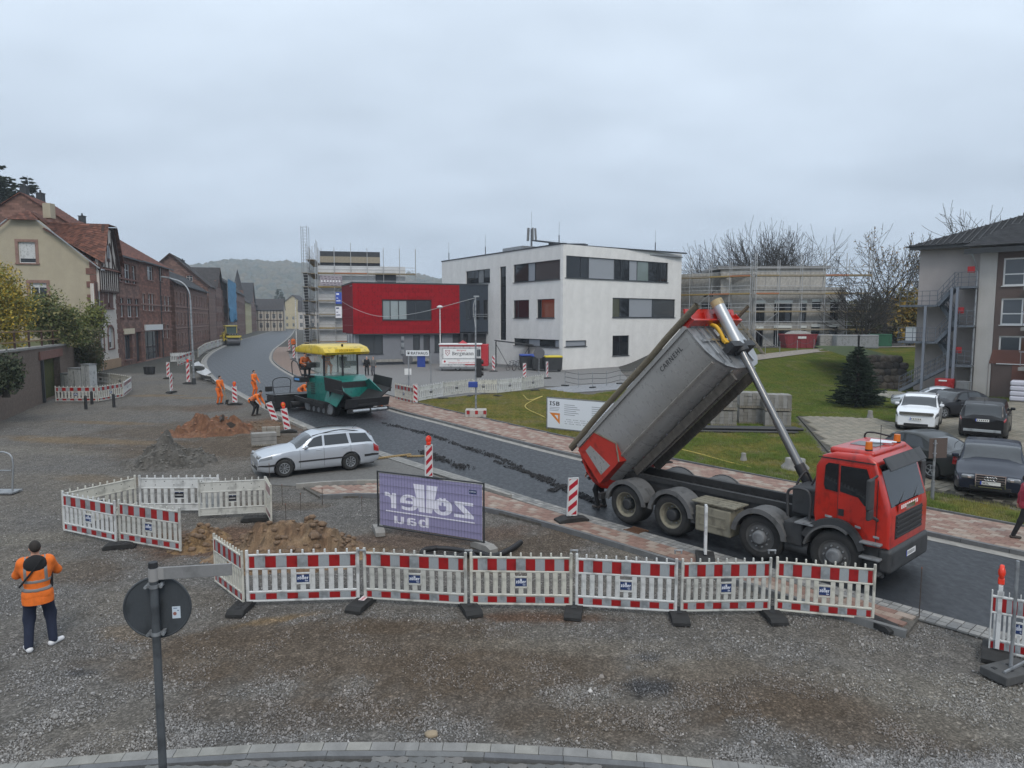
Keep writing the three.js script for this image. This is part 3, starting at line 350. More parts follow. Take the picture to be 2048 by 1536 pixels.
{ // ---- beige corner house with half-timbered street front
  const r = building('beige_house', 'beige gabled house with red tiled roof and half-timbered street front', O1.clone(), 'house');
  const front = new Facade(r, O1, sDir), gdir = V(-sDir.z, 0, sDir.x).multiplyScalar(-1); // along the gable, to the left
  const Lg = 12.6, gab = new Facade(r, O1.clone().addScaledVector(gdir, Lg), gdir.clone().multiplyScalar(-1));
  const eh = front.v(203, 534), ph = eh + 5.6, hc = eh + 4.5, hx = Lg / 2 * (1 - 4.5 / 5.6);
  // gable wall
  const ops = [[37, 484, 71, 526], [62, 566, 95, 640]].map(a => gab.px(...a));
  gab.wall([[0, -.1], [Lg, -.1], [Lg, eh], [Lg / 2 + hx, hc], [Lg / 2 - hx, hc], [0, eh]], ochre, ops, .4);
  gab.window(ops[0], { sur: trimPale, frame: MT.frameWhite, shut: .78, q: .28, rec: .2 }); gab.window(ops[1], { sur: trimPale, frame: MT.frameWhite, mull: [.5], shut: .12, q: .3, rec: .2 });
  for (let i = 0; i < 15; i++) { const big = i % 2; gab.part('quoin', box(big ? .95 : .6, .62, .08, Lg - (big ? .475 : .3), 1.5 + i * .68, .04), trimStone); }
  // street front
  const fw = 6.6, wins = [[190, 568, 204, 617], [208, 570, 224, 616], [193, 655, 207, 701], [216, 652, 227, 697]].map(a => front.px(...a)); wins[2].arch = wins[3].arch = 1;
  front.rect(.02, -.1, fw, eh - 2.6, creamW, wins, .4);
  front.part('plinth', box(fw, 1.0, .12, fw / 2, .5, .07), std([.36, .24, .15], .9, { map: T.plaster }));
  wins.forEach((w, i) => { front.window(w, i < 2 ? { sur: trimStone, frame: MT.frameWhite, mull: [.5], q: .2, panes: [MT.glassGrey] } : { frame: MT.frameWhite, shut: .72, sill: trimStone, rec: .22 }); if (i < 2) for (const s of [0, 1]) front.part('window_shutter', box(w.w * .42, w.h, .05, w.x + (s ? w.w * .78 : w.w * .22), w.y + w.h / 2, .03), shutterBrown); else { const o = { x: w.x - .14, y: w.y - .14, w: w.w + .28, h: w.h + .3, arch: 1 }; const g = ext(archPts(o), .09, { holes: [archPts(w)] }); front.part('window_surround', g, trimStone); } });
  for (let i = 0; i < 16; i++) front.part('quoin', box(i % 2 ? .5 : .32, .5, .07, fw - (i % 2 ? .25 : .16), 1.2 + i * .56, .035), trimStone);
  // crest plate under the windows
  const cr = front.px(193, 620, 208, 641); front.part('coat_of_arms', ext([[0, .3], [.3, 0], [.7, 0], [1, .3], [1, 1], [0, 1]].map(p => [cr.x + p[0] * cr.w, cr.y + p[1] * cr.h]), .06), std([.4, .4, .42], .6)); front.part('crest_figure', ext([[.2, .3], [.5, .12], [.8, .3], [.8, .85], [.5, .7], [.2, .85]].map(p => [cr.x + p[0] * cr.w, cr.y + p[1] * cr.h]), .02).translate(0, 0, .065), MT.red);
  // half-timbered gable above, overhanging
  const g0 = eh - 2.6, gt = eh + 4.2; const infill = [[.02, g0], [fw, g0], [fw, eh], [fw * .72, gt], [fw * .28, gt], [.02, eh]];
  const aw = [[193, 527, 203, 533], [205, 497, 215, 533]].map(a => front.px(...a));
  const gi = ext(infill, .4); gi.translate(0, 0, -.15); front.part('timber_gable', gi, creamW);
  for (let i = 0; i <= 9; i++) { const x = .1 + i * (fw - .2) / 9; front.part('timber_post', box(.13, 2.5, .1, x, g0 + 1.3, .28), timber); } for (const y of [g0 + .06, eh - .1]) front.part('timber_rail', box(fw, .2, .13, fw / 2, y, .28), timber);
  for (const i of [0, 1, 2, 3, 4]) front.part('timber_post', box(.14, i % 4 ? 3.9 : 1.2, .1, .7 + i * 1.3, eh + (i % 4 ? 1.95 : .6), .28), timber);
  for (const s of [0, 1]) front.part('barge_board', beam(V(s ? fw + .25 : -.25, eh - .4, .4), V(fw * (s ? .72 : .28), gt + .15, .4), .3, .34), timber);
  for (const s of [0, 1]) front.part('timber_brace', beam(V(s ? fw * .82 : fw * .18, eh, .28), V(s ? fw * .6 : fw * .38, eh + 2.7, .28), .1, .2), timber);
  front.part('attic_window', box(1.1, 1.9, .08, fw * .5, eh + 1.6, .26), shutterBrown); front.part('attic_pane', box(.7, 1.4, .05, fw * .5, eh + 1.7, .29), MT.glassGrey);
  // roofs: main (ridge along the street) and cross roof over the timbered gable
  const loc = (a, y, b) => O1.clone().addScaledVector(sDir, a).addScaledVector(gdir, b).sub(r.position).setY(y);   // a along the street, b back from the front
  const D = fw + 1.5;
  slope(r, loc(-.5, eh - .35, -.55), loc(D, eh - .35, -.55), loc(D, ph, Lg / 2), loc(1.2, ph, Lg / 2), tileBrown);
  slope(r, loc(D, eh - .35, Lg + .5), loc(-.5, eh - .35, Lg + .5), loc(1.2, ph, Lg / 2), loc(D, ph, Lg / 2), tileBrown); slope(r, loc(-.6, hc - .1, Lg / 2 + hx + .3), loc(-.6, hc - .1, Lg / 2 - hx - .3), loc(1.2, ph, Lg / 2), loc(1.2, ph, Lg / 2 + .05), tileBrown, .33, 'hip_roof');
  slope(r, loc(-.3, eh + .2, -.9), loc(-.3, eh + 3.6, 4.6), loc(fw * .28, gt + .25, 4.6), loc(fw * .28, gt + .25, -.9), tileBrown, .33, 'cross_roof'); slope(r, loc(fw * .28, gt + .25, -.9), loc(fw * .28, gt + .25, 5), loc(fw * .72, gt + .3, 5), loc(fw * .72, gt + .3, -.9), tileBrown, .33, 'cross_roof'); slope(r, loc(fw + .3, eh + .2, -.9), loc(fw + .3, eh + 3.6, 4.6), loc(fw * .72, gt + .25, 4.6), loc(fw * .72, gt + .25, -.9), tileBrown, .33, 'cross_roof');
  mesh('verge_flashing', [beam(loc(-.52, eh - .3, -.5), loc(-.52, hc, Lg / 2 - hx), .16, .1), beam(loc(-.52, eh - .3, Lg + .4), loc(-.52, hc, Lg / 2 + hx), .16, .1)], MT.galv, r);
  mesh('gutter', bar(loc(-.5, eh - .42, -.65), loc(0.3, eh - .42, -.65), .09), MT.galv, r); mesh('downpipe', [bar(loc(.1, 0, -.12), loc(.1, eh - .5, -.12), .06)], MT.galv, r);
  mesh('chimney', [box(.8, 1.5, .8, 0, 0, 0)].map(g => { const p = loc(2, ph + .1, Lg / 2 - 1.6); return g.translate(p.x, p.y, p.z); }), ochre, r);
}
// ---- generic row house along the street: walls with windows, roof, chimney
function rowHouse(name, label, O, U, w, eh, o) {
  const r = building(name, label, O.clone(), 'house'), f = new Facade(r, O, U), gd = V(-f.U.z, 0, f.U.x).multiplyScalar(-1), dep = o.dep || 9, rh = o.rh || 4.2; const loc = (a, y, b) => V(0, y, 0).addScaledVector(f.U, a).addScaledVector(gd, b);
  const ops = []; const rows = o.rows || []; rows.forEach((row) => { const n = row.n, ww = row.w, pitch = w / n; for (let i = 0; i < n; i++) { if (row.skip && row.skip.includes(i)) continue; ops.push({ x: pitch * (i + .5) - ww / 2 + (row.dx || 0), y: row.y, w: ww, h: row.h, s: row.s }); } });
  for (const q of o.px || []) { const b = f.px(...q.slice(0, 4)); b.s = q[4]; ops.push(b); }
  const good = ops.filter(q => q.x > .1 && q.x + q.w < w - .1 && q.y > 0 && q.y + q.h < (o.gable ? eh + rh * .5 : eh) - .05);
  const poly = o.gable ? [[0, -.1], [w, -.1], [w, eh], [w / 2, eh + rh], [0, eh]] : [[0, -.1], [w, -.1], [w, eh], [0, eh]];
  f.wall(poly, o.mat, good, .4); good.forEach(q => f.window(q, { rec: .18, mull: q.w > .7 ? [.5] : [], trans: [.68], f: .06, frame: o.frame || MT.frameWhite, sur: o.sur, q: .15, glass: MT.glassGrey, shut: o.shut && (q.x * 7 % 1 < o.shut) ? .35 : 0, ...(q.s || {}) }));
  // side and back walls
  const side = (s) => { const Of = s ? O.clone().addScaledVector(gd, dep) : O.clone().addScaledVector(f.U, w); const g = new Facade(r, Of, s ? gd.clone().negate() : gd); const p2 = o.gable ? [[0, -.1], [dep, -.1], [dep, eh], [0, eh]] : [[0, -.1], [dep, -.1], [dep, eh], [dep / 2, eh + rh], [0, eh]]; const so = (s && o.sideOps || []).map(a => g.px(...a)); g.wall(p2.map(p => [clamp(p[0], .03, dep - .03), p[1]]), o.side || o.mat, so, .3); so.forEach(q => g.window(q, { rec: .15, sur: o.sur, frame: MT.frameWhite, glass: MT.glassGrey })); }; side(1); side(0);
  const e = .5, rm = o.roof || tileDark;
  if (o.gable) { slope(r, loc(-.4, eh - .25, dep), loc(-.4, eh - .25, -e), loc(w / 2, eh + rh + .1, -e), loc(w / 2, eh + rh + .1, dep), rm, .4); slope(r, loc(w + .4, eh - .25, -e), loc(w + .4, eh - .25, dep), loc(w / 2, eh + rh + .1, dep), loc(w / 2, eh + rh + .1, -e), rm, .4); for (const s of [0, 1]) mesh('barge_board', beam(loc(s ? w + .4 : -.4, eh - .35, -e), loc(w / 2, eh + rh, -e), .12, .25), timber, r); }
  else { slope(r, loc(-.25, eh - .2, -e), loc(w + .25, eh - .2, -e), loc(w + .25, eh + rh, dep / 2), loc(-.25, eh + rh, dep / 2), rm, .4); slope(r, loc(w + .25, eh - .2, dep + e), loc(-.25, eh - .2, dep + e), loc(-.25, eh + rh, dep / 2), loc(w + .25, eh + rh, dep / 2), rm, .4); mesh('gutter', [box(w + .4, .16, .16, 0, 0, 0)].map(g => g.applyMatrix4(M4().makeBasis(f.U, UP, f.N)).translate(...loc(w / 2, eh - .16, -e - .05).toArray())), MT.frame, r); }
  for (const [a, b, h, c] of o.chim || []) { const p = loc(a, eh + rh * (o.gable ? .7 : 1) + .3, b); const ch = mesh('chimney', box(.7, 1.3, .6, p.x, p.y, p.z), c || MT.dark, r); mesh('chimney_cap', [box(.82, .08, .72, p.x, p.y + .69, p.z), cyl(.12, .1, .35, p.x, p.y + .9, p.z, 0, 0, 0, 8)], MT.dark, ch); }
  for (const y of o.bands || []) f.part('string_course', box(w, .22, .12, w / 2, y, .05), o.sur || trimStone);
  if (o.pipe) f.part('downpipe', bar(V(o.pipe, 0, .14), V(o.pipe, eh - .2, .14), .07), MT.frame);
  return { r, f, loc };
}
const on1 = (t) => O1.clone().addScaledVector(sDir, t);
{
  const shopGlass = { rec: .3, frame: MT.frame, mull: [.33, .66], trans: [], f: .06 };
  const A = rowHouse('sandstone_house', 'red sandstone row house with small shop sign beside the half-timbered front', on1(6.95), sDir, 9.2, new Facade(null, O1, sDir).v(262, 517), { mat: sandstone, sur: trimStone, roof: tileRed, dep: 18, rh: 6.4, bands: [3.9, 7.1, 10.1], chim: [[2, 9.4], [6.4, 9.4]], px: [[237, 525, 243, 562, { mull: [] }], [248, 528, 260, 566], [264, 532, 271, 568, { mull: [] }], [240, 596, 247, 634, { mull: [] }], [254, 597, 264, 634], [270, 598, 277, 634, { mull: [] }], [249, 670, 264, 719, shopGlass], [272, 662, 282, 724, { mull: [], glass: MT.dark, frame: shutterBrown, rec: .25 }]] });
  const sg = A.f.px(246, 657, 267, 668); A.f.part('shop_sign', box(sg.w, sg.h, .12, sg.x + sg.w / 2, sg.y + sg.h / 2, .1), std([.6, .52, .38], .6));
  const B = rowHouse('brick_house', 'tall red brick house with glazed shop front and dark downpipe', on1(16.2), sDir, 17, new Facade(null, O1, sDir).v(318, 532), { mat: brickRed, sur: trimPale, roof: tileRed, dep: 18, rh: 5.6, bands: [3.9, 7.3], chim: [[11, 9.4]], pipe: 10.5, px: [[294, 533, 306, 560], [317, 535, 324, 562, { mull: [] }], [285, 588, 290, 620, { mull: [] }], [296, 588, 302, 621, { mull: [] }], [303, 589, 308, 621, { mull: [] }], [320, 592, 325, 622, { mull: [] }], [328, 593, 333, 622, { mull: [] }], [335, 594, 340, 622, { mull: [] }], [290, 661, 321, 718, shopGlass], [325, 648, 329, 675, { mull: [] }], [333, 650, 337, 676, { mull: [] }]] });
  const fb = B.f.px(288, 649, 322, 660); B.f.part('shop_fascia', box(fb.w, fb.h, .2, fb.x + fb.w / 2, fb.y + fb.h / 2, .15), MT.frameWhite);
}
// second stretch of the street, bending a little
const d2 = V(-.292, 0, -.956).normalize(), O2 = P2(-51.2, -107), on2 = (t) => O2.clone().addScaledVector(d2, t);
const R4 = (n, w, y, h) => ({ n, w, y, h });
const upU = V(.956, 0, -.292);
rowHouse('gabled_house', 'tall dark gabled house with small attic windows and roof aerial', on2(43).addScaledVector(upU, -14), upU, 14, 12.4, { mat: sandBrown, sur: trimStone, gable: 1, rh: 6.4, dep: 13, roof: tileDark, rows: [R4(3, 1.2, 9.2, 1.5), R4(2, 1.2, 13.2, 1.2)], chim: [[8.6, 5]] });
rowHouse('low_sandstone_house', 'sandstone house with dark roof beside the curved street lamp', on2(0), d2, 41, 10.9, { mat: sandstone, sur: trimPale, roof: tileBlack, rh: 3.2, dep: 9, rows: [R4(11, 1.0, 1.3, 1.9), R4(11, 1.0, 4.6, 1.8), R4(11, 1.0, 7.9, 1.7)], bands: [4.0, 7.3], pipe: 12 });
rowHouse('stone_gable_house', 'brown stone house with steep slate gable over the street', on2(57), d2, 13, 12.8, { mat: sandBrown, sur: trimStone, gable: 1, rh: 4.6, roof: tileDark, rows: [R4(4, 1.0, 1.2, 2.1), R4(4, 1.0, 5, 1.9), R4(4, 1.0, 8.6, 1.7), R4(3, .9, 12.9, 1.4)], dep: 12 });
const net = rowHouse('scaffolded_house', 'brown stone house partly wrapped in blue netting', on2(71), d2, 34, 14.6, { mat: sandBrown, sur: trimStone, roof: tileDark, rh: 3, rows: [R4(8, 1.1, 1.2, 2.1), R4(8, 1.1, 5, 1.9), R4(8, 1.1, 8.8, 1.9)] });
{ // blue debris netting on poles
  const N = new THREE.PlaneGeometry(24, 10.5, 60, 36), p = N.attributes.position; for (let i = 0; i < p.count; i++) { const x = p.getX(i), y = p.getY(i); p.setZ(i, 1.3 + .3 * fbm2(x * .4, y * .4, 3) + (y < -2 ? .7 * fbm2(x * .5, 9, 2) : 0)); p.setY(i, y + (y < -4 ? 1.4 * fbm2(x * .3, 3, 2) : 0)); } N.computeVertexNormals(); N.translate(14, 10.2, 0);
  const r = thing('debris_net', 'blue debris netting hung on the facade of the brown stone house', 'netting', net.r.position.clone()); const f = new Facade(r, r.position.clone(), d2); f.part('netting', N, std([.06, .2, .34], .8, { side: THREE.DoubleSide })); for (let x = 2; x < 27; x += 4) f.part('scaffold_pole', bar(V(x, 0, 1.15), V(x, 16, 1.15), .06, 6), MT.galv); for (const y of [4, 6, 8, 10, 12, 14]) f.part('scaffold_rail', bar(V(2, y, 1.12), V(26, y, 1.12), .04, 6), MT.galv);
}
const spiH = rowHouse('spired_house', 'brown house with dark roof and a pointed gable spire', on2(108), d2, 42, 13.6, { mat: sandBrown, sur: trimStone, roof: tileBlack, rh: 4.6, rows: [R4(8, 1.2, 1.2, 2.1), R4(8, 1.2, 5, 1.9), R4(8, 1.2, 9, 1.9)] });
{ const p = spiH.loc(41, 0, 2); mesh('spire_wall', box(3.4, 15.5, 3.4, p.x, 7.75, p.z, 0, .3, 0), sandBrown, spiH.r); mesh('spire', xf(new THREE.ConeGeometry(2.3, 7.5, 4), p.x, 19.2, p.z, 0, .3 + Math.PI / 4, 0), tileBlack, spiH.r); }
rowHouse('yellow_house', 'pale yellow rendered house among the brown stone houses', on2(152), d2, 34, 11.6, { mat: std([.5, .44, .25], .9, { map: T.plaster }), roof: tileDark, rh: 4, rows: [R4(7, 1.2, 1.2, 2.0), R4(7, 1.2, 4.9, 1.8), R4(7, 1.2, 8.4, 1.8)] });
rowHouse('steep_gable_house', 'brown house with tall narrow steep gable', on2(187), d2, 24, 12.5, { mat: sandBrown, sur: trimStone, roof: tileBlack, gable: 1, rh: 8, rows: [R4(5, 1.2, 1.2, 2.0), R4(5, 1.2, 4.9, 1.8), R4(5, 1.2, 8.6, 1.8)] });
rowHouse('grey_roof_house', 'grey brown house with long dark roof further up the street', on2(212), d2, 50, 11.6, { mat: sandBrown, sur: trimStone, roof: tileDark, rh: 4, rows: [R4(9, 1.2, 1.2, 2.0), R4(9, 1.2, 4.9, 1.8), R4(9, 1.2, 8.4, 1.8)] });
{ // houses closing the view where the street bends
  const e = V(.97, 0, -.22).normalize();
  const H1 = rowHouse('half_timbered_house', 'cream half-timbered house closing the view up the street', P2(-118, -318), e, 14, 9.6, { mat: beige, roof: tileDark, rh: 5, rows: [R4(5, 1.4, 1.4, 2.2), R4(5, 1.4, 5.6, 2.1)] });
  for (let i = 0; i <= 10; i++) H1.f.part('timber_post', box(.3, 9.5, .1, i * 1.4, 4.8, .06), timber); for (const y of [4.8, 9.3]) H1.f.part('timber_rail', box(14, .4, .12, 7, y, .06), timber);
  rowHouse('cream_row_house', 'long cream house with many windows at the street bend', P2(-107, -352), e, 22, 9.6, { mat: creamW, roof: tileDark, rh: 5, rows: [R4(8, 1.4, 1.4, 2.1), R4(8, 1.4, 5.4, 2)] });
  rowHouse('pale_gable_house', 'pale yellow gabled house beside a dark spruce at the street end', P2(-130, -390), V(.99, 0, .1), 18, 11.5, { mat: std([.55, .47, .3], .9, { map: T.plaster }), gable: 1, roof: tileDark, rh: 7, rows: [R4(5, 1.2, 1.2, 1.9), R4(5, 1.2, 5, 1.8)] });
}
// ---- town hall: white block
const wC = gp(1125, 740), wDirL = V(-.546, 0, -.838).normalize(), wDirR = V(.793, 0, -.609).normalize();
{
  const r = building('white_town_hall_block', 'white three-storey office block with dark ribbon windows and flat roof', wC.clone());
  const L = 27.5, Wd = 19.2, Fl = new Facade(r, wC.clone().addScaledVector(wDirL, L), wDirL.clone().negate()), Fr = new Facade(r, wC.clone(), wDirR); const h = Fr.v(1126, 488);
  const b = (F, ...a) => F.px(...a);
  const wallM = MT.plaster; const lo = { ribbonA: b(Fl, 1026, 527, 1124, 562) };
  // left facade openings
  const pxL = (x0, y0, x1, y1) => Fl.px(x0, y0, x1, y1);
  const opsL = [], addL = (a, s) => { const q = pxL(...a); q.s = s; opsL.push(q); return q; };
  addL([932, 540, 980, 567], { mull: [.5, .72], panes: [, MT.grey,], sill: MT.frame }); addL([1000, 533, 1012, 680], { trans: [.25, .5, .75], mull: [.5] });
  addL([1027, 524, 1120, 562], { mull: [.32, .47], panes: [, std([.24, .26, .29], .6), clone(MT.glassGrey, [.05, .055, .06])], sill: MT.frame });
  addL([1027, 600, 1058, 636], { mull: [.25], sill: MT.frame }); addL([1074, 598, 1109, 636], { mull: [.2], panes: [, phys([.2, .045, .02], .06, { clearcoat: 1 })], sill: MT.frame });
  addL([1028, 678, 1118, 693], { mull: [.33, .58, .9], panes: [, std([.24, .26, .29], .6), , std([.24, .26, .29], .6)], sill: MT.frame });
  opsL.forEach(q => { q.x = Math.min(q.x, L - .25 - q.w); }); Fl.rect(0, -.2, L, h, wallM, opsL, .4); opsL.forEach(q => Fl.window(q, q.s));
  const opsR = [], addR = (a, s) => { const q = Fr.px(...a); q.s = s; opsR.push(q); };
  addR([1127, 518, 1334, 560], { mull: [.145, .215, .455, .52, .6, .68, .80, .93], panes: [, , std([.27, .29, .32], .6), , , std([.27, .29, .32], .6), phys([.16, .2, .19], .06, { clearcoat: 1 }),], sill: MT.frame });
  addR([1225, 597, 1350, 635], { mull: [.12, .26, .63], panes: [clone(MT.glass, [.06, .06, .03]), , std([.27, .29, .32], .6), clone(MT.glassGrey, [.06, .065, .07])], sill: MT.frame });
  addR([1225, 671, 1258, 711], { mull: [.45], sill: MT.frame }); addR([1127, 681, 1171, 693], { panes: [std([.27, .29, .32], .6)], sill: MT.frame });
  opsR.forEach(q => { q.x = Math.max(.25, q.x); if (q.x + q.w > Wd - .2) q.w = Wd - .2 - q.x; }); Fr.rect(.0, -.2, Wd, h, clone(wallM, [.8, .79, .77]), opsR.map(q => q), .4); opsR.forEach(q => Fr.window(q, q.s));
  const far = new Facade(r, wC.clone().addScaledVector(wDirR, Wd), wDirL); far.rect(.4, -.2, L, h, wallM, [], .4); const bk = new Facade(r, wC.clone().addScaledVector(wDirR, Wd).addScaledVector(wDirL, L), wDirR.clone().negate()); bk.rect(.4, -.2, Wd - .4, h, wallM, [], .4);
  // flat roof with dark coping
  const top = (a, c, y) => V(0, y, 0).addScaledVector(wDirL, a).addScaledVector(wDirR, c); const slab = (a0, a1, c0, c1, y, t, nm, m) => { const cen = top((a0 + a1) / 2, (c0 + c1) / 2, y); const g = box(a1 - a0, t, c1 - c0); g.applyMatrix4(M4().makeBasis(wDirL, UP, V().crossVectors(wDirL, UP))); g.translate(cen.x, cen.y, cen.z); return mesh(nm, g, m, r); };
  slab(.3, L - .3, .3, Wd - .3, h - .4, .1, 'flat_roof', MT.grey); slab(-.06, L + .06, -.06, .42, h + .07, .13, 'coping', MT.frame); slab(-.06, .42, .44, Wd + .06, h + .072, .13, 'coping', MT.frame); slab(L - .4, L + .06, .44, Wd, h + .07, .13, 'coping', MT.frame);
  const eq = (x, y, z, p) => { const q = top(x, z, h + y); return q; };
  { const p = eq(14, .5, 4.5); mesh('roof_plant', box(4.5, 1.1, 3, p.x, p.y, p.z, 0, dirTurn(wDirL), 0), MT.galv, r); const s = eq(7, 1.1, 5); const sk = mesh('skylight', [box(7, .12, 3, s.x, s.y, s.z, .1, dirTurn(wDirL), .07), box(.1, 1, 3, s.x, s.y - .5, s.z, 0, dirTurn(wDirL), 0)], MT.frame, r); mesh('skylight_glass', box(6.6, .04, 2.6, s.x, s.y + .1, s.z, .1, dirTurn(wDirL), .07), MT.glassGrey, sk); }
  for (const [a, c] of [[26.5, .6], [16.8, .6], [2, 1.0], [.6, 15]]) { const p = eq(a, 0, c); mesh('lightning_rod', [bar(p, p.clone().add(V(0, 1.2, 0)), .06, 6), bar(p.clone().add(V(0, 1.2, 0)), p.clone().add(V(0, 2.6, 0)), .014, 5)], MT.frame, r); }
  { const p = eq(12, 0, 4.5); const m = mesh('antenna_mast', [bar(p, p.clone().add(V(0, 3.2, 0)), .12, 8), bar(p.clone().add(V(0, 3.2, 0)), p.clone().add(V(0, 5.2, 0)), .016, 5)], MT.grey, r); for (let k = 0; k < 5; k++) { const a = k * 1.256; mesh('antenna_panel', box(.26, 1.5, .16, p.x + Math.cos(a) * .5, p.y + 2.5, p.z + Math.sin(a) * .5, 0, -a, .06), MT.grey, m); } }
}
{ // ---- town hall: red clad box on a grey ground floor with a dark link
  const O = P2(-18.6, -81), U = V(16.6, 0, -6.4).normalize(), r = building('red_town_hall_wing', 'red panelled upper storey over grey ground floor with dark linking bay', O.clone()), f = new Facade(r, O, U); const gd = f.N.clone().negate();
  const y0 = f.v(800, 667), y1 = f.v(800, 568), xr = f.u(919), xe = f.u(993), xl = f.u(706);
  const redM = phys([.37, .01, .018], .8, { specularIntensity: .25, map: T.dirty }), blueM = std([.035, .048, .068], .5, { map: T.dirty }), greyM = std([.22, .23, .255], .85, { map: T.plaster });
  const win = f.px(765, 600, 862, 640);
  f.rect(xl, y0, xr, y1, std([.04, .01, .012], .8), [win], .3, 'backing');
  // horizontal boards and panels, each its own piece
  const nb = 12, bh = (y1 - y0) / nb, pw = (xr - xl) / 7; const shades = [redM, clone(redM, [.385, .011, .02]), clone(redM, [.335, .009, .016])]; const R = rng(14);
  for (let i = 0; i < nb; i++) for (let k = 0; k < 4; k++) { const xa = xl + k * (xr - xl) / 4, xb = xl + (k + 1) * (xr - xl) / 4, ya = y0 + i * bh, yb = ya + bh - .012; const wy0 = win.y - .06, wy1 = win.y + win.h + .06, wx0 = win.x - .06, wx1 = win.x + win.w + .06; const put = (a, b2, c, d) => { if (b2 - a > .03 && d - c > .03) f.part('cladding_board', box(b2 - a - .008, d - c, .03, (a + b2) / 2, (c + d) / 2, .02), shades[Math.floor(R() * 3)]); }; if (yb < wy0 || ya > wy1) put(xa, xb, ya, yb); else { if (xa < wx0) put(xa, Math.min(xb, wx0), ya, yb); if (xb > wx1) put(Math.max(xa, wx1), xb, ya, yb); if (xb > wx0 && xa < wx1) { put(Math.max(xa, wx0), Math.min(xb, wx1), ya, Math.min(yb, wy0)); put(Math.max(xa, wx0), Math.min(xb, wx1), Math.max(ya, wy1), yb); } } }
  f.window(win, { mull: [.16, .33, .5, .68], sill: MT.frame, f: .1, panes: [phys([.2, .24, .24], .05, { clearcoat: 1 }), phys([.26, .3, .3], .05, { clearcoat: 1 }), phys([.24, .28, .28], .05, { clearcoat: 1 }), , MT.glass] });
  // dark link
  const bw = [[931, 600, 943, 640], [951, 600, 960, 640], [967, 600, 976, 640]].map(a => f.px(...a)); f.rect(xr, y0 + .1, xe + 1.2, y1, blueM, bw, .35, 'link_wall'); bw.forEach(q => f.window(q, { f: .06 })); f.part('safety_rail', [bar(V(bw[1].x - .4, bw[1].y + .7, .12), V(bw[2].x + bw[2].w, bw[1].y + .7, .12), .03), bar(V(bw[1].x - .4, bw[1].y + .45, .12), V(bw[2].x + bw[2].w, bw[1].y + .45, .12), .03)], MT.galv);
  f.part('soffit', box(xe + 1 - xl, .1, 6, (xe + 1 + xl) / 2, y0 - .05, -3), MT.frame); f.part('coping', box(xe + 1.3 - xl, .16, .5, (xe + 1.3 + xl) / 2, y1 + .08, -.18), MT.frame); f.part('flat_roof', box(xe + 1 - xl, .1, 14, (xe + 1 + xl) / 2, y1 - .25, -7.2), MT.grey);
  // left flank, turning back
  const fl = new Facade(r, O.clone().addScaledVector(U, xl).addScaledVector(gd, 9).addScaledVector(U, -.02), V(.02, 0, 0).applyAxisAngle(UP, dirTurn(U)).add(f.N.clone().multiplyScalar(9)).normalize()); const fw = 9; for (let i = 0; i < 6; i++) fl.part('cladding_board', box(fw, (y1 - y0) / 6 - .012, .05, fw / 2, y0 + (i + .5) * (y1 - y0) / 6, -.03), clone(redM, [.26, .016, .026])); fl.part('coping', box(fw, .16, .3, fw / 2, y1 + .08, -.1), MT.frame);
  // grey ground floor, slightly set back
  const g0 = new Facade(r, O.clone().addScaledVector(gd, .5), U), gops = [[718, 670, 766, 708], [826, 670, 840, 702], [847, 670, 860, 704], [869, 670, 884, 704]].map(a => g0.px(...a)); g0.rect(g0.u(694), -.1, g0.u(905), y0 - .1, greyM, gops, .3); gops.forEach((q, i) => g0.window(q, { mull: i ? [] : [.62], f: .09, panes: [MT.glassGrey, MT.glassGrey], sill: MT.frame }));
  g0.rect(g0.u(905), -.1, xe + 1, y0 - .1, std([.03, .03, .035], .6), [], .2, 'entrance_recess'); for (const x of [921, 936]) g0.part('column', box(.35, y0, .35, g0.u(x), y0 / 2, .4), MT.frame);
  g0.part('ledge', box(8, .3, .4, g0.u(790), .5, .3), MT.kerb); g0.part('wall_lamp', [box(.35, .5, .2, g0.u(804), 3.1, .12), box(.35, .5, .2, g0.u(804), 2.3, .12), box(.35, .5, .2, g0.u(804), 1.5, .12)], MT.galv);
  for (let i = 0; i < 3; i++) g0.part('corner_post', box(.14, y0, .14, g0.u(696 + i * 6), y0 / 2, .1), MT.galv);
}
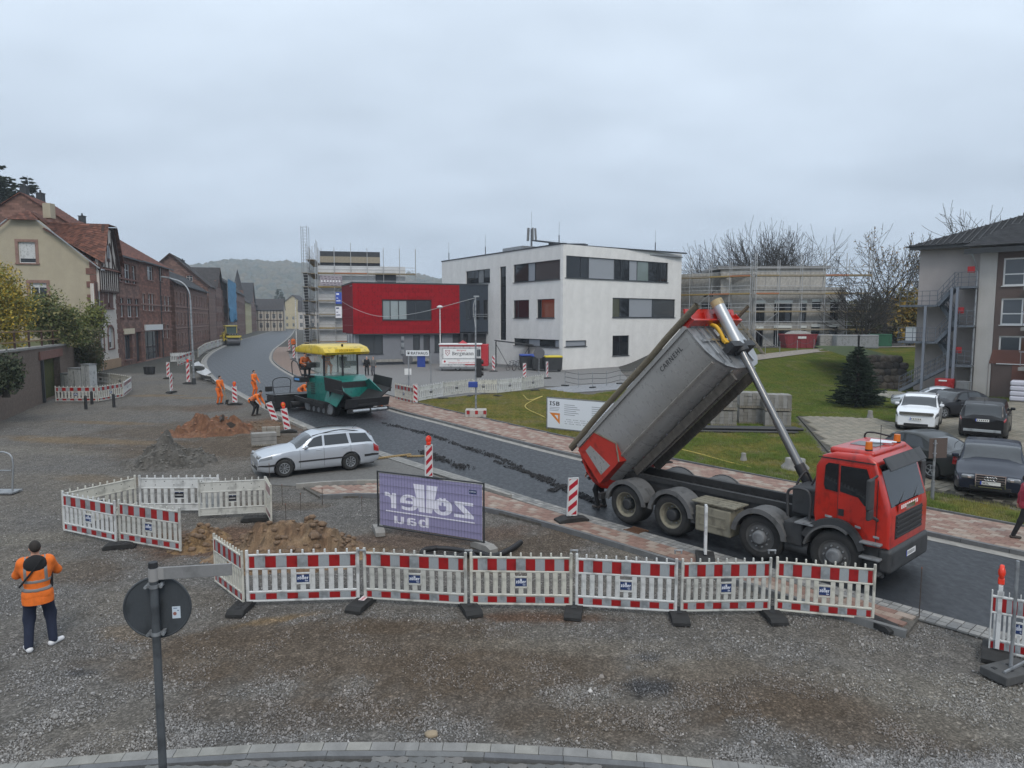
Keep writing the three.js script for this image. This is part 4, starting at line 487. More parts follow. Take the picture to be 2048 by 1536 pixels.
// ---- scaffolds: standards, ledgers, planks, toe boards
const plankM = [std([.5, .36, .14], .85, { map: T.wood }), std([.42, .32, .18], .85, { map: T.wood }), std([.46, .40, .30], .85, { map: T.wood })], toeRed = std([.36, .15, .07], .8);
const scafM = std([.5, .51, .52], .5, { map: T.dirty });
function scaffold(label, O, U, w, h, o = {}) {
  const r = thing('scaffold', label, 'scaffold', O.clone()), f = new Facade(r, O, U), lv = o.lv || 2, n = Math.round(w / 2.5), R = rng(Math.round(w * 13)), dz = o.dz || .85; const extra = o.top ?? 1.1;
  for (let i = 0; i <= n; i++) { const x = w * i / n; for (const z of [.15, dz]) f.part('standard', bar(V(x, 0, z), V(x, h + extra + (R() < .3 ? .8 : 0), z), .045, 6), scafM); }
  for (let y = lv; y <= h + .01; y += lv) { for (let i = 0; i < n; i++) { const x0 = w * i / n, x1 = w * (i + 1) / n; f.part('plank', box(x1 - x0 - .05, .06, dz - .1, (x0 + x1) / 2, y, (dz + .15) / 2), plankM[Math.floor(R() * 3)]); f.part('toe_board', box(x1 - x0 - .03, .16, .03, (x0 + x1) / 2, y + .1, dz + .05), R() < .12 ? toeRed : plankM[Math.floor(R() * 3)]); } f.part('guard_rail', bar(V(0, y + .55, dz), V(w, y + .55, dz), .035, 6), scafM); f.part('guard_rail', bar(V(0, y + 1.0, dz), V(w, y + 1.0, dz), .035, 6), scafM); }
  for (let i = 0; i < n; i += 3) for (let y = 0; y < h - lv; y += lv) { const up = (i / 3 + Math.round(y / lv)) % 2; f.part('diagonal_brace', bar(V(w * i / n, y + (up ? 0 : lv), dz + .03), V(w * Math.min(n, i + 1) / n, y + (up ? lv : 0), dz + .03), .03, 5), scafM); }
  return { r, f };
}
{ // ---- white building under scaffold behind the red wing
  const O = atZ(640, 700, -104).setY(0), U = V(.97, 0, -.2).normalize(), r = building('white_scaffolded_building', 'white insulated new building with dark set-back top storey behind the red wing', O.clone()), f = new Facade(r, O, U); const h = f.v(700, 532), w = f.u(812), h2 = f.v(720, 502); const wm = std([.66, .68, .7], .8, { map: T.plaster });
  const ops = [[640, 548, 660, 551]].slice(1); f.rect(0, -.1, w, h, wm, [], .4); for (let i = 1; i < 26; i++) f.part('insulation_joint', box(w - .1, .025, .012, w / 2, i * h / 26, .004), MT.grey);
  const s = new Facade(r, O.clone().addScaledVector(f.N, -14), f.N.clone()); s.rect(.02, -.1, 13.98, h, wm, [], .4);
  const p = new Facade(r, O.clone().addScaledVector(f.N, -1.2), U); p.rect(p.u(643), h - .4, p.u(762), h2, std([.045, .05, .06], .6, { map: T.dirty }), [], 8, 'top_storey'); p.part('top_band', box(p.u(762) - p.u(643), .9, .3, (p.u(762) + p.u(643)) / 2, h + (h2 - h) * .45, .1), plankM[2]);
  const c = f.px(751, 546, 792, 566); f.part('dark_window_bay', box(c.w, c.h, .25, c.x + c.w / 2, c.y + c.h / 2, .05), std([.05, .055, .065], .5));
  const bn = f.px(641, 552, 685, 572), bm = print(256, 128, (x, W, H) => { x.fillStyle = '#9a9298'; x.fillRect(0, 0, W, H); x.fillStyle = '#6f666f'; for (let i = 0; i < 60; i++) { x.fillRect((i * 53) % W, (i * 31) % H, 26, 9); } x.fillStyle = '#e8e8ea'; for (let i = 0; i < 7; i++) x.fillRect(10 + i * 34, 62, 20, 16); });
  const ban = thing('site_banner', 'grey printed banner tied high on the left scaffold', 'banner', O.clone()); const fb = new Facade(ban, O, U); const pm = M4().makeTranslation(bn.x + bn.w / 2, bn.y + bn.h / 2, 1.1).premultiply(fb.M); plate('banner_sheet', bn.w, bn.h, bm, ban, pm).material.side = THREE.DoubleSide;
  for (const [a, c2, nm] of [[[672, 585, 684, 608], '#3a55b0', 'blue and white'], [[672, 613, 684, 636], '#e8e8ee', 'white']]) { const q = fb.px(...a), b2 = thing('site_banner', nm + ' printed banner hung on the left scaffold beside the red wing', 'banner', O.clone()); const f2 = new Facade(b2, O, U); plate('banner_sheet', q.w, q.h, print(64, 128, (x, W, H) => { x.fillStyle = c2; x.fillRect(0, 0, W, H); x.fillStyle = c2 === '#3a55b0' ? '#dfe4f2' : '#333c66'; x.fillRect(6, 12, 30, 16); x.fillRect(6, 90, 44, 10); x.fillRect(6, 60, 20, 8); }), b2, M4().makeTranslation(q.x + q.w / 2, q.y + q.h / 2, 1.1).premultiply(f2.M)).material.side = THREE.DoubleSide; }
  scaffold('scaffold on the white building front behind the red wing', O.clone().addScaledVector(f.N, .1), U, w + 1.5, h, { top: 2.6 });
  const sc = scaffold('narrow scaffold along the street side of the white insulated building', O.clone().addScaledVector(f.N, -13.5).addScaledVector(U, -.15), f.N.clone(), 14.5, h + 2, { dz: 1.4 }); // street side
  const lt = thing('scaffold_ladder_tower', 'tall grey ladder tower rising above the left scaffold', 'scaffold tower', atZ(616, 700, -102).setY(0)), lh = 18.6; for (const x of [-.42, .42]) for (const z of [-.5, .5]) mesh('standard', bar(V(x, 0, z), V(x, lh, z), .04, 6), MT.galv, lt); for (let y = .4; y < lh; y += .42) mesh('rung', box(.8, .05, .05, 0, y, .5), scafM, lt); for (let y = 2; y < 14; y += 2) { mesh('landing', box(.9, .06, 1.1, 0, y, 0), plankM[1], lt); mesh('stair_flight', beam(V(0, y - 2, -.4), V(0, y, .4), .6, .08), MT.dark, lt); }
}
{ // ---- grey concrete shell on the right under scaffold
  const O = atZ(1503, 700, -84).setY(2.0), Ur = V(.985, 0, .05).normalize(), Ul = V(.80, 0, .60).normalize(), r = building('concrete_shell_building', 'grey concrete shell building with dark window holes under scaffold', O.clone()); const fr = new Facade(r, O, Ur); const conc = std([.54, .525, .49], .9, { map: T.concrete }), dk = MT.glass;
  const hr = fr.v(1600, 579), wr = fr.u(1688), ht = fr.v(1560, 536);
  const A = [[1512, 606, 1530, 645], [1548, 606, 1584, 645], [1600, 606, 1613, 645], [1624, 604, 1642, 618], [1660, 604, 1678, 640], [1512, 658, 1526, 695], [1547, 656, 1582, 697], [1599, 656, 1612, 690], [1622, 654, 1640, 668], [1658, 654, 1676, 684]].map(a => fr.px(...a));
  fr.rect(0, -.3, wr, hr, conc, A, .4); const bx = std([.62, .66, .64], .7); A.forEach(q => { fr.window(q, { rec: .3, f: .06, mull: q.w > 1.6 ? [.33, .66] : [.5], glass: dk }); fr.part('shutter_box', box(q.w, .3, .12, q.x + q.w / 2, q.y + q.h + .16, .04), bx); });
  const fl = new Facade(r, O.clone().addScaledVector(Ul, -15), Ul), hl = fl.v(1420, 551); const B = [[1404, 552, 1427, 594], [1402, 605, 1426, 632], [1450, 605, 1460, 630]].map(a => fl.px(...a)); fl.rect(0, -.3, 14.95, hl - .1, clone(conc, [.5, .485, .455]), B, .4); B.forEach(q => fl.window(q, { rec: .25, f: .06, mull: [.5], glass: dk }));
  // set-back upper floor on the right part
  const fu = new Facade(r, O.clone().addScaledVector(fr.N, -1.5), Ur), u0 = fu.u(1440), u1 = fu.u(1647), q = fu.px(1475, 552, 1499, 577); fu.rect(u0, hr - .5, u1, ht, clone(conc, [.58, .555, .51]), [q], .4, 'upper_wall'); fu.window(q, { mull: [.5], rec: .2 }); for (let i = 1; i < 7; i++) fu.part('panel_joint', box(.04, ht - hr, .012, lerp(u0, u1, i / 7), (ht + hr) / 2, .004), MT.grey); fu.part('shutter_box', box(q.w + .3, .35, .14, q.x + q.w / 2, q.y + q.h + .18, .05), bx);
  fr.part('terrace_edge', box(wr + .2, .3, 1.8, wr / 2, hr + .1, -.8), conc); fu.part('roof_slab', box(u1 - u0 + 1, .35, 9, (u0 + u1) / 2, ht + .17, -4.2), clone(conc, [.3, .3, .3])); const sd = new Facade(r, O.clone().addScaledVector(Ur, wr), fr.N.clone().negate()); sd.rect(.02, -.3, 10, hr, conc, [], .4); fl.part('roof_slab', box(15, .3, 8, 7.4, hl + .1, -4), conc);
  fr.part('plinth_sheet', box(wr + 6, 1.6, .3, wr / 2 - 1, -.9, -.3), conc);
  const s1 = scaffold('long scaffold on the front of the concrete shell building', O.clone().addScaledVector(fr.N, .3), Ur, wr + 2.5, 8.4, { lv: 2.1, top: 1.9 }); const s2 = scaffold('scaffold on the flank of the concrete shell beside the white block', O.clone().addScaledVector(Ul, -15).addScaledVector(fl.N, .3), Ul, 15, 8.4, { lv: 2.1, top: 1.9 });
}
{ // ---- apartment building on the right with outside stair
  const U = V(.72, 0, .694).normalize(), O = gp(1826, 781), r = building('apartment_building', 'grey rendered apartment house with dark tiled roof and balconies', O.clone(), 'building'), f = new Facade(r, O, U); const wallM = std([.43, .39, .375], .9, { map: T.plaster }), wingM = std([.52, .5, .475], .9, { map: T.plaster }), brownM = std([.13, .095, .085], .85, { map: T.plaster });
  const h = f.v(1840, 493), w = f.u(1962); f.rect(0, -.1, w + 6, h, wallM, [], .4);
  const lside = new Facade(r, O.clone().addScaledVector(f.N, -12), f.N.clone()); lside.rect(0, -.1, 11.97, h, wallM, [], .4);
  // wing standing forward
  const wo = O.clone().addScaledVector(U, f.u(1962)).addScaledVector(f.N, 1.4), g = new Facade(r, wo, U); const wl = new Facade(r, wo.clone().addScaledVector(f.N, -1.4), f.N.clone()); wl.rect(0, -.1, 1.37, h - .6, wingM, [], .3);
  const wins = [[1986, 515, 2090, 571], [1984, 596, 2090, 650], [1984, 672, 2090, 728]].map(a => g.px(...a)), door = g.px(1978, 749, 2018, 800); door.y = 0.02; door.h = 2.2;
  wins.forEach(q => { q.x = Math.max(q.x, 1.35); q.w = 7; });
  g.rect(0, -.1, 1.0, h - .6, wingM, [], .35, 'pillar'); g.rect(1.02, -.1, 12, h - .6, brownM, [...wins, door], .35); for (const q of wins) { g.window(q, { rec: .15, frame: MT.frameWhite, f: .1, mull: [.17, .34, .55, .78], trans: [.42], glass: MT.glassGrey, panes: [, phys([.11, .05, .025], .06, { clearcoat: 1 }),], sill: MT.frameWhite }); g.part('balcony_slab', box(6, .22, 1.5, q.x + 4.4, q.y - .25, .8), MT.concrete); const rl = []; for (let i = 0; i < 24; i++) rl.push(box(.03, .9, .03, q.x + 1.5 + i * .25, q.y + .4, 1.5)); rl.push(box(6, .06, .06, q.x + 4.4, q.y + .88, 1.5)); g.part('balcony_railing', rl, MT.galv); }
  g.part("red_wall_panel", ext([[1.05, 0], [door.x - .1, 0], [door.x - .1, 2.35], [door.x + door.w + .1, 2.35], [door.x + door.w + .1, 0], [12, 0], [12, 3.3], [1.05, 3.3]], .04), std([.2, .09, .07], .9, { map: T.plaster }));
  const dr = g.part('door', box(door.w, door.h, .06, door.x + door.w / 2, door.h / 2, -.1), std([.62, .6, .55], .6)); g.part('door_handle', box(.05, .22, .06, door.x + door.w - .14, 1.05, -.05), MT.black, dr);
  g.part('downpipe', [bar(V(-.1, 0, .2), V(-.1, h - 2, .2), .07), bar(V(-.1, h - 2, .2), V(-.3, h - 1, .9), .07), bar(V(-.3, h - 1, .9), V(-.5, h - .75, .9), .07)], MT.galv);
  // roofs
  const loc = (a, y, b) => V(0, y, 0).addScaledVector(U, a).addScaledVector(f.N, b);
  slope(r, loc(-.7, h - .1, .9), loc(w + 14, h - .1, .9), loc(w + 14, h + 2.4, -6.5), loc(5.2, h + 2.4, -6.5), tileBlack, .36); slope(r, loc(-.7, h - .1, -13), loc(-.7, h - .1, .9), loc(5.2, h + 2.4, -6.5), loc(5.2, h + 2.4, -6.6), tileBlack, .36);
  slope(r, loc(w - .9, h - .45, 2.4), loc(w + 14, h - .45, 2.4), loc(w + 14, h + 1.5, -3.5), loc(w + 1, h + 1.5, -3.5), tileBlack, .36, 'wing_roof'); g.part('fascia', box(14, .35, .15, 6.2, h - .75, .95), MT.dark); mesh('ridge_tiles', bar(loc(5.2, h + 2.5, -6.5), loc(w + 14, h + 2.5, -6.5), .14), tileBlack, r); f.part('eaves_board', box(w + 1, .25, .12, w / 2, h - .2, .8), MT.dark);
  { const c = []; for (let i = 0; i < 46; i++) { const a0 = loc(-.5 + i * .42, h - .02, .9), a1 = loc(Math.max(-.5 + i * .42, lerp(-.5, 5.2, 1)), h + 2.48, -6.5); if (-.5 + i * .42 > 5) c.push(bar(a0, a1, .05, 5)); else { const t = (-.5 + i * .42 + .7) / 5.9; c.push(bar(a0, loc(-.5 + i * .42, h + 2.48 * t, lerp(.9, -6.5, t)), .05, 5)); } } mesh('tile_rolls', c, tileBlack, r); }
  // outside stair: its own thing
  const st = thing('outside_stair', 'grey steel escape stair with zigzag flights and red boxes', 'stair', O.clone()), s = new Facade(st, O, U), gm = std([.16, .18, .21], .5, { metalness: .3, map: T.dirty });
  const y3 = s.v(1900, 612), y2 = s.v(1880, 684), lv = [[.2, 3.4, y3 + .1], [.2, 3.0, y2 - .0]]; const rail = (a, b) => { const n = Math.max(2, Math.round(b.clone().sub(a).length() / .5)), g = []; for (let k = 0; k <= n; k++) { const p = a.clone().lerp(b, k / n); g.push(bar(p, p.clone().add(V(0, 1.05, 0)), .02, 5)); } for (const hh of [.35, .7, 1.05]) g.push(bar(a.clone().add(V(0, hh, 0)), b.clone().add(V(0, hh, 0)), .02, 5)); s.part('railing', g, gm); };
  const landing = (x0, x1, y, z0 = .1, z1 = 2.3) => { s.part('landing', box(x1 - x0, .14, z1 - z0, (x0 + x1) / 2, y, (z0 + z1) / 2), gm); rail(V(x0, y, z1), V(x1, y, z1)); };
  const flight = (a, b, z) => { const n = 11; for (const dz of [-.5, .5]) s.part('stringer', beam(V(a[0], a[1], z + dz), V(b[0], b[1], z + dz), .06, .24), gm); for (let i = 1; i < n; i++) { const t = i / n; s.part('tread', box(.28, .04, .96, lerp(a[0], b[0], t), lerp(a[1], b[1], t), z), gm); } rail(V(a[0], a[1], z + .52), V(b[0], b[1], z + .52)); rail(V(a[0], a[1], z - .52), V(b[0], b[1], z - .52)); };
  const X0 = -.6, X1 = 1.8, X2 = w - 1.3, X3 = w; const ya = s.v(1930, 577), yb = y3, yc = s.v(1940, 652), yd = y2, ye = s.v(1940, 729);
  landing(X2, X3, ya); flight([X1, yb], [X2, ya], 1.7); landing(X0, X1, yb); flight([X2, yc], [X1, yb], .7); landing(X2, X3, yc); flight([X1, yd], [X2, yc], 1.7); landing(X0, X1, yd); flight([X2, ye], [X1, yd], .7); landing(X2, X3, ye); flight([X1 - 2.2, .1], [X2, ye], 1.7);
  for (const [x, z] of [[1.1, 2.3], [X2 - .1, 2.35], [X2 + .25, 2.35]]) s.part('stair_post', box(.16, x > 2 ? ya : yb, .16, x, (x > 2 ? ya : yb) / 2, z), std([.2, .22, .26], .5, { metalness: .3 }));
  for (const y of [ya + 1.2, yc + 1.1, ye + 1.1]) s.part('red_box', box(.42, .42, .1, X3 - .35 - (y > 7 ? 0 : .5), y, 2.2), MT.red); s.part('white_screen', box(.7, 1.1, .05, X0 + .3, yd + .55, .2), MT.frameWhite);
  const rb = thing('red_cabinet', 'red metal cabinet standing under the outside stair', 'cabinet', O.clone()); const q = new Facade(rb, O, U); q.part('cabinet_box', rbox(1.1, .9, .7, .06, X2 - .1, .8, 2.9), MT.red); q.part('cabinet_foot', box(.3, .4, .3, X2 - .1, .18, 2.9), MT.dark); q.part('notice', box(.5, .1, .01, X2 - .15, 1.12, 3.26), MT.frameWhite);
  const gb = thing('grey_cabinet', 'grey utility cabinet beside the red cabinet', 'cabinet', O.clone()); const q2 = new Facade(gb, O, U); q2.part('cabinet_box', rbox(.8, 1.1, .5, .03, X3 - .35, .57, 2.6), MT.grey); q2.part('cabinet_plinth', box(.84, .08, .54, X3 - .35, .04, 2.6), MT.dark);
  const sk = gp(2042, 806); const pl = thing('wrapped_pallet', 'pallet of white wrapped sacks beside the apartment door', 'pallet', sk, -.7); for (let k = 0; k < 4; k++) mesh('sack_layer', rbox(1.2, .32, 1.0, .1, 0, .3 + k * .33, 0), std([.5, .5, .56], .5), pl); mesh('pallet_base', box(1.2, .13, .9, 0, .07, 0), MT.woodGrey, pl);
}
{ // ---- garden wall with garage on the left
  const a = gp(-60, 868), b = gp(172, 768), U = b.clone().sub(a).normalize(), r = thing('garden_wall', 'rough brown stone garden wall with garage doorway', 'wall', a.clone()), f = new Facade(r, a, U), L = b.clone().sub(a).length(), wm = std([.27, .205, .165], .95, { map: T.soil, bumpMap: T.soilB, bumpScale: .06 });
  const h0 = f.v(0, 705), h1 = f.v(140, 690), d = f.px(84, 720, 122, 800); d.y = 0; d.h = f.v(100, 717);
  f.wall([[0, -.2], [L, -.2], [L, h1 * .8], [L * .93, h1], [0, h0]], wm, [d], .6); f.part('lintel', box(d.w + 1, .55, .1, d.x + d.w / 2, d.h + .3, .06), trimStone); const gd2 = f.part('garage_door', [...Array(14)].map((_, i) => box(d.w, d.h / 14 - .015, .06, d.x + d.w / 2, (i + .5) * d.h / 14, -.45)), std([.4, .4, .38], .6)); f.part('jamb', box(.25, d.h, .2, d.x - .02, d.h / 2, .05), MT.dark);
  f.part('coping', box(L * .93, .12, .7, L * .465, 0, 0).applyMatrix4(M4().makeRotationZ(Math.atan2(h1 - h0, L * .93))).translate(0, h0 + .06, -.28).translate(0, 0, 0), MT.concrete);
  const fe = thing('garden_fence', 'low rusty rail fence on top of the garden wall', 'fence', a.clone()), e = new Facade(fe, a, U); for (let i = 0; i <= 8; i++) { const x = L * .9 * i / 8, y = lerp(h0, h1, i / 8); e.part('fence_post', box(.1, 1.2, .1, x, y + .6, -.3), timber); } for (const k of [.5, 1.1]) e.part('fence_rail', beam(V(0, h0 + k, -.25), V(L * .9, h1 + k, -.25), .05, .08), std([.2, .13, .06], .8));
  // garden behind the wall
  const gl = [a.clone().addScaledVector(f.N, -.4), b.clone().addScaledVector(f.N, -.4), on1(-1), P2(-60, -66), P2(-60, -30)]; const gs = sheet('garden', gl, h0 - .4, std([.12, .13, .035], .95, { map: T.grass }), 'raised garden lawn behind the stone wall', 'garden', h0 - .3);
}
// ---------------------------------------------------------------- trees, shrubs, boulders
function bareTree(name, label, p, h, seed, o = {}) {
  const r = thing(name, label, 'tree', p, 0, o.group), nT = o.trunks || 1; let R, trunk, twigs, top;
  const seg = (a, dir, len, rad, lev) => {
    if (lev > (o.lev || 6) || rad < .004) return; const steps = lev === 0 ? 5 : 3; let pnt = a.clone(), d = dir.clone(), rr = rad;
    for (let i = 0; i < steps; i++) { d.add(V((R() - .5) * .3, (R() - .3) * .16 + .05, (R() - .5) * .3)).normalize(); const q = pnt.clone().addScaledVector(d, len / steps); top = Math.max(top, q.y); const r1 = rr * (lev === 0 ? .86 : .8); if (draw) (lev < 2 ? trunk : twigs).push(bar(pnt, q, Math.max(rr, o.min || .014), lev < 2 ? 6 : 3, Math.max(r1, o.min || .014))); pnt = q; rr = r1;
      if (lev > 0 || i >= (o.clear ?? 1)) { const k = lev === 0 ? 2 : lev < 3 ? (R() < .75 ? 1 : 2) : (R() < .4 ? 0 : 1); for (let b = 0; b < k; b++) { const ax = V(R() - .5, R() * .3, R() - .5).cross(d).normalize(); const nd = d.clone().applyAxisAngle(ax, (o.spread || .55) * (.7 + .6 * R())); seg(pnt, nd, len * (.55 + .25 * R()), rr * (.5 + .15 * R()), lev + 1); } } }
    if (lev > 0) seg(pnt, d, len * .6, rr, lev + 1);
  };
  let draw = false; const grow = (hh) => { R = rng(seed); trunk = []; twigs = []; top = 0; for (let t = 0; t < nT; t++) seg(V((R() - .5) * .6, 0, (R() - .5) * .6), V((R() - .5) * (nT > 1 ? .7 : .12), 1, (R() - .5) * (nT > 1 ? .7 : .12)).normalize(), hh * (o.tl || .5), h * .02 / Math.sqrt(nT) + .03, 0); }; grow(h); const hh = h * h / top; draw = true; grow(hh);
  mesh('trunk', trunk, o.mat || MT.bark, r); const c = mesh('crown', twigs, o.mat || MT.bark, r);
  if (o.leaf) { const N = o.leaf, g = new THREE.PlaneGeometry(.16, .12), im = [], bp = c.geometry.attributes.position; for (let k = 0; k < N; k++) { const i = Math.floor(R() * bp.count); im.push(xf(g.clone(), bp.getX(i) + (R() - .5) * .3, bp.getY(i) + (R() - .5) * .3, bp.getZ(i) + (R() - .5) * .3, R() * 3, R() * 6, R() * 3)); } mesh('leaves', im, o.leafMat, r); }
  return r;
}
const leafM = (c) => phys(c, .8, { transmission: .25, thickness: 0, side: THREE.DoubleSide });
function spruce(name, label, p, h, rad, seed, col, o = {}) {
  const r = thing(name, label, 'tree', p), R = rng(seed), nd = [], st = [bar(V(0, 0, 0), V(0, h * .98, 0), h * .016 + .03, 6, .02)]; const nl = o.nl || Math.round(h * 3.2);
  for (let l = 0; l < nl; l++) { const f = l / nl, y = h * (.06 + .92 * f), rr = rad * Math.pow(1 - f, o.pw || .8) * (.75 + .4 * R()) + .08, nb = Math.max(4, Math.round((o.nb || 11) * (1 - f * .6))); for (let b = 0; b < nb; b++) { const a = R() * 6.283, len = rr * (.75 + .4 * R()), dr = o.droop ?? .25; const tip = V(Math.cos(a) * len, y - len * dr * (1 - f) + len * .1, Math.sin(a) * len); if (R() < .25) st.push(bar(V(0, y, 0), tip, .014 * (1 - f) + .008, 3, .005)); const n = Math.max(3, Math.round(len * (o.den || 9))); for (let k = 0; k < n; k++) { const t = .18 + .82 * (k + R()) / n, q = V(0, y, 0).lerp(tip, t); const s = (o.s || .2) * (.7 + .6 * R()) * (1.15 - .4 * t); for (let w = 0; w < 2; w++) { const g = new THREE.BufferGeometry(); const u = V(R() - .5, (R() - .5) * .7, R() - .5).addScaledVector(V(Math.cos(a), -.1, Math.sin(a)), .8).normalize().multiplyScalar(s), v = V(R() - .5, R() - .5, R() - .5).normalize().multiplyScalar(s * .34); g.setAttribute('position', new THREE.Float32BufferAttribute([q.x - v.x, q.y - v.y, q.z - v.z, q.x + v.x, q.y + v.y, q.z + v.z, q.x + u.x, q.y + u.y, q.z + u.z], 3)); nd.push(g); } } } }
  const big = new Float32Array(nd.length * 9); nd.forEach((g, i) => big.set(g.attributes.position.array, i * 9)); const G2 = new THREE.BufferGeometry(); G2.setAttribute('position', new THREE.BufferAttribute(big, 3)); G2.computeVertexNormals(); boxUV(G2); G2.userData.keep = 1;
  mesh('trunk', st, MT.bark, r); mesh('crown', G2, std(col, .9, { side: THREE.DoubleSide }), r); return r;
}
function shrub(name, label, p, rx, ry, rz, seed, cols, n, s = .1, cat = 'shrub', group) {
  const r = thing(name, label, cat, p, 0, group), R = rng(seed), st = []; const arrs = cols.map(() => []);
  for (let k = 0; k < 26; k++) { const a = R() * 6.28, e = V(Math.cos(a) * rx * R(), ry * (.6 + .9 * R()), Math.sin(a) * rz * R()); st.push(bar(V((R() - .5) * rx * .4, 0, (R() - .5) * rz * .4), e, .025, 4, .008)); }
  const lob = [...Array(14)].map(() => [(R() - .5) * 1.5 * rx, ry * (.35 + .95 * R()), (R() - .5) * 1.5 * rz, .35 + .35 * R()]);
  for (let k = 0; k < n; k++) { const L = lob[Math.floor(R() * lob.length)]; const u = V(R() - .5, R() - .5, R() - .5).normalize().multiplyScalar(Math.pow(R(), .5) * L[3]); const c = V(L[0] + u.x * rx, Math.max(.05, L[1] + u.y * ry), L[2] + u.z * rz), q = s * (.6 + .8 * R()), a = V(R() - .5, R() - .5, R() - .5).normalize().multiplyScalar(q), b = V(R() - .5, R() - .5, R() - .5).normalize().multiplyScalar(q * .6); arrs[Math.floor(R() * cols.length)].push(c.x - a.x, c.y - a.y, c.z - a.z, c.x + b.x, c.y + b.y, c.z + b.z, c.x + a.x, c.y + a.y, c.z + a.z, c.x - a.x, c.y - a.y, c.z - a.z, c.x + a.x, c.y + a.y, c.z + a.z, c.x - b.x, c.y - b.y, c.z - b.z); }
  mesh('stems', st, MT.bark, r); arrs.forEach((a, i) => { if (!a.length) return; const g = new THREE.BufferGeometry(); g.setAttribute('position', new THREE.Float32BufferAttribute(a, 3)); g.computeVertexNormals(); boxUV(g); g.userData.keep = 1; mesh('foliage', g, std(cols[i], .85, { side: THREE.DoubleSide }), r); }); return r;
}
const onRise = (px, z, y = 690) => { const p = atZ(px, y, z); p.y = rise(p.x, p.z); return p; };
spruce('spruce', 'dense dark green spruce on the lawn before the boulder wall', gp(1712, 815), 3.85, 1.45, 3, [.018, .034, .016], { den: 26, nl: 40, nb: 17, s: .17, droop: .05, pw: .7 });
// conifers on the left skyline and at the street end
for (const [px, z, h, rad, s, l] of [[-15, -100, 30, 5.5, 7, 'tall dark pine on the skyline cut by the picture edge'], [14, -100, 27.6, 5, 11, 'tall dark pine behind the beige house roof'], [36, -104, 26.6, 4.2, 13, 'slimmer dark conifer beside the tall pines'], [76, -112, 28.3, 3.8, 17, 'loose topped conifer above the red tiled roofs']]) spruce('pine_tree', l, atZ(px, 700, z).setY(0), h, rad, s, [.022, .034, .02], { den: 9, nl: 50, nb: 13, s: .6, droop: -.05, pw: .45 });
spruce('far_spruce', 'dark spruce at the street end before the hazy hill', atZ(560, 640, -400).setY(0), 23, 8, 5, [.02, .035, .02], { den: 2.2, nl: 30, nb: 9, s: 1.2, pw: .7 });
for (const [px, z, h, s, o, l] of [[1452, -112, 17.5, 21, { trunks: 3, lev: 5, min: .024 }, 'bare many-stemmed tree behind the left of the concrete shell'], [1500, -116, 18, 34, { trunks: 3, lev: 5, min: .024 }, 'bare bushy tree behind the concrete shell'], [1555, -110, 19.5, 22, { trunks: 4, lev: 5, min: .024 }, 'tallest bare tree above the concrete shell'], [1648, -108, 18, 27, { trunks: 2, lev: 5, min: .024, mat: MT.barkPale }, 'pale slender bare tree above the right scaffold'], [1770, -86, 14.8, 24, { trunks: 1, lev: 6, min: .022, tl: .55, clear: 2, leaf: 900, leafMat: std([.2, .13, .04], .9, { side: THREE.DoubleSide }) }, 'wide bare tree with a few brown leaves beside the apartment house'], [1728, -80, 8.8, 29, { trunks: 4, lev: 5, min: .025 }, 'dark bare bush-like tree at the end of the scaffold'], [1800, -104, 15, 31, { trunks: 2, lev: 5, min: .024 }, 'bare tree behind the wide tree'], [1935, -78, 16.4, 33, { trunks: 1, lev: 6, min: .022, mat: MT.barkPale, tl: .5 }, 'bare tree rising behind the dark tiled apartment roof']]) bareTree('bare_tree', l, onRise(px, z), h, s, { spread: .68, ...o });
// undergrowth behind the site
for (let i = 0; i < 7; i++) shrub('undergrowth_bush', 'brown and olive bush in the undergrowth behind the building site', onRise(1700 + i * 22, -96 - (i % 3) * 4), 3.6, 3.2 + (i % 2), 2.6, 40 + i, [[.09, .085, .045], [.13, .1, .05], [.075, .085, .04]], 1800, .3, 'bush', 'undergrowth behind the building site');
shrub('autumn_bush', 'yellow autumn bush behind the outside stair', onRise(1822, -84), 2.4, 4.2, 2, 61, [[.42, .26, .04], [.3, .22, .05], [.15, .14, .04]], 3000, .22, 'bush');
// garden shrubs on the left wall
{ const y = 3.3; const g = (px, py, z) => { const p = atZ(px, py, z); p.y = y; return p; };
  shrub('golden_shrub', 'tall golden yellow shrub in the garden before the beige house', g(-24, 640, -46), 2.1, 3.4, 2.0, 71, [[.42, .29, .03], [.3, .24, .04], [.16, .17, .04]], 14000, .085);
  shrub('green_shrub', 'dark green shrub with pale twigs beside the golden shrub', g(104, 640, -52), 2.3, 2.4, 1.8, 72, [[.075, .105, .03], [.12, .14, .045], [.22, .2, .08]], 9000, .11);
  shrub('garden_bush', 'yellow green bush beside the corner of the beige house', g(158, 640, -58), 1.9, 2.2, 1.6, 73, [[.16, .17, .035], [.1, .12, .03]], 6000, .11);
  shrub('ivy_hedge', 'dark ivy hanging at the end of the garden wall', g(166, 690, -55.5).setY(1.2), 1.4, 2.2, 1.0, 74, [[.05, .065, .025], [.09, .08, .04]], 5000, .1, 'hedge');
  shrub('wall_ivy', 'dark creeper hanging over the garden wall by the picture edge', g(8, 720, -35.6).setY(1.4), 1.1, 1.4, .5, 75, [[.03, .045, .022], [.05, .06, .03]], 4000, .09, 'creeper'); }
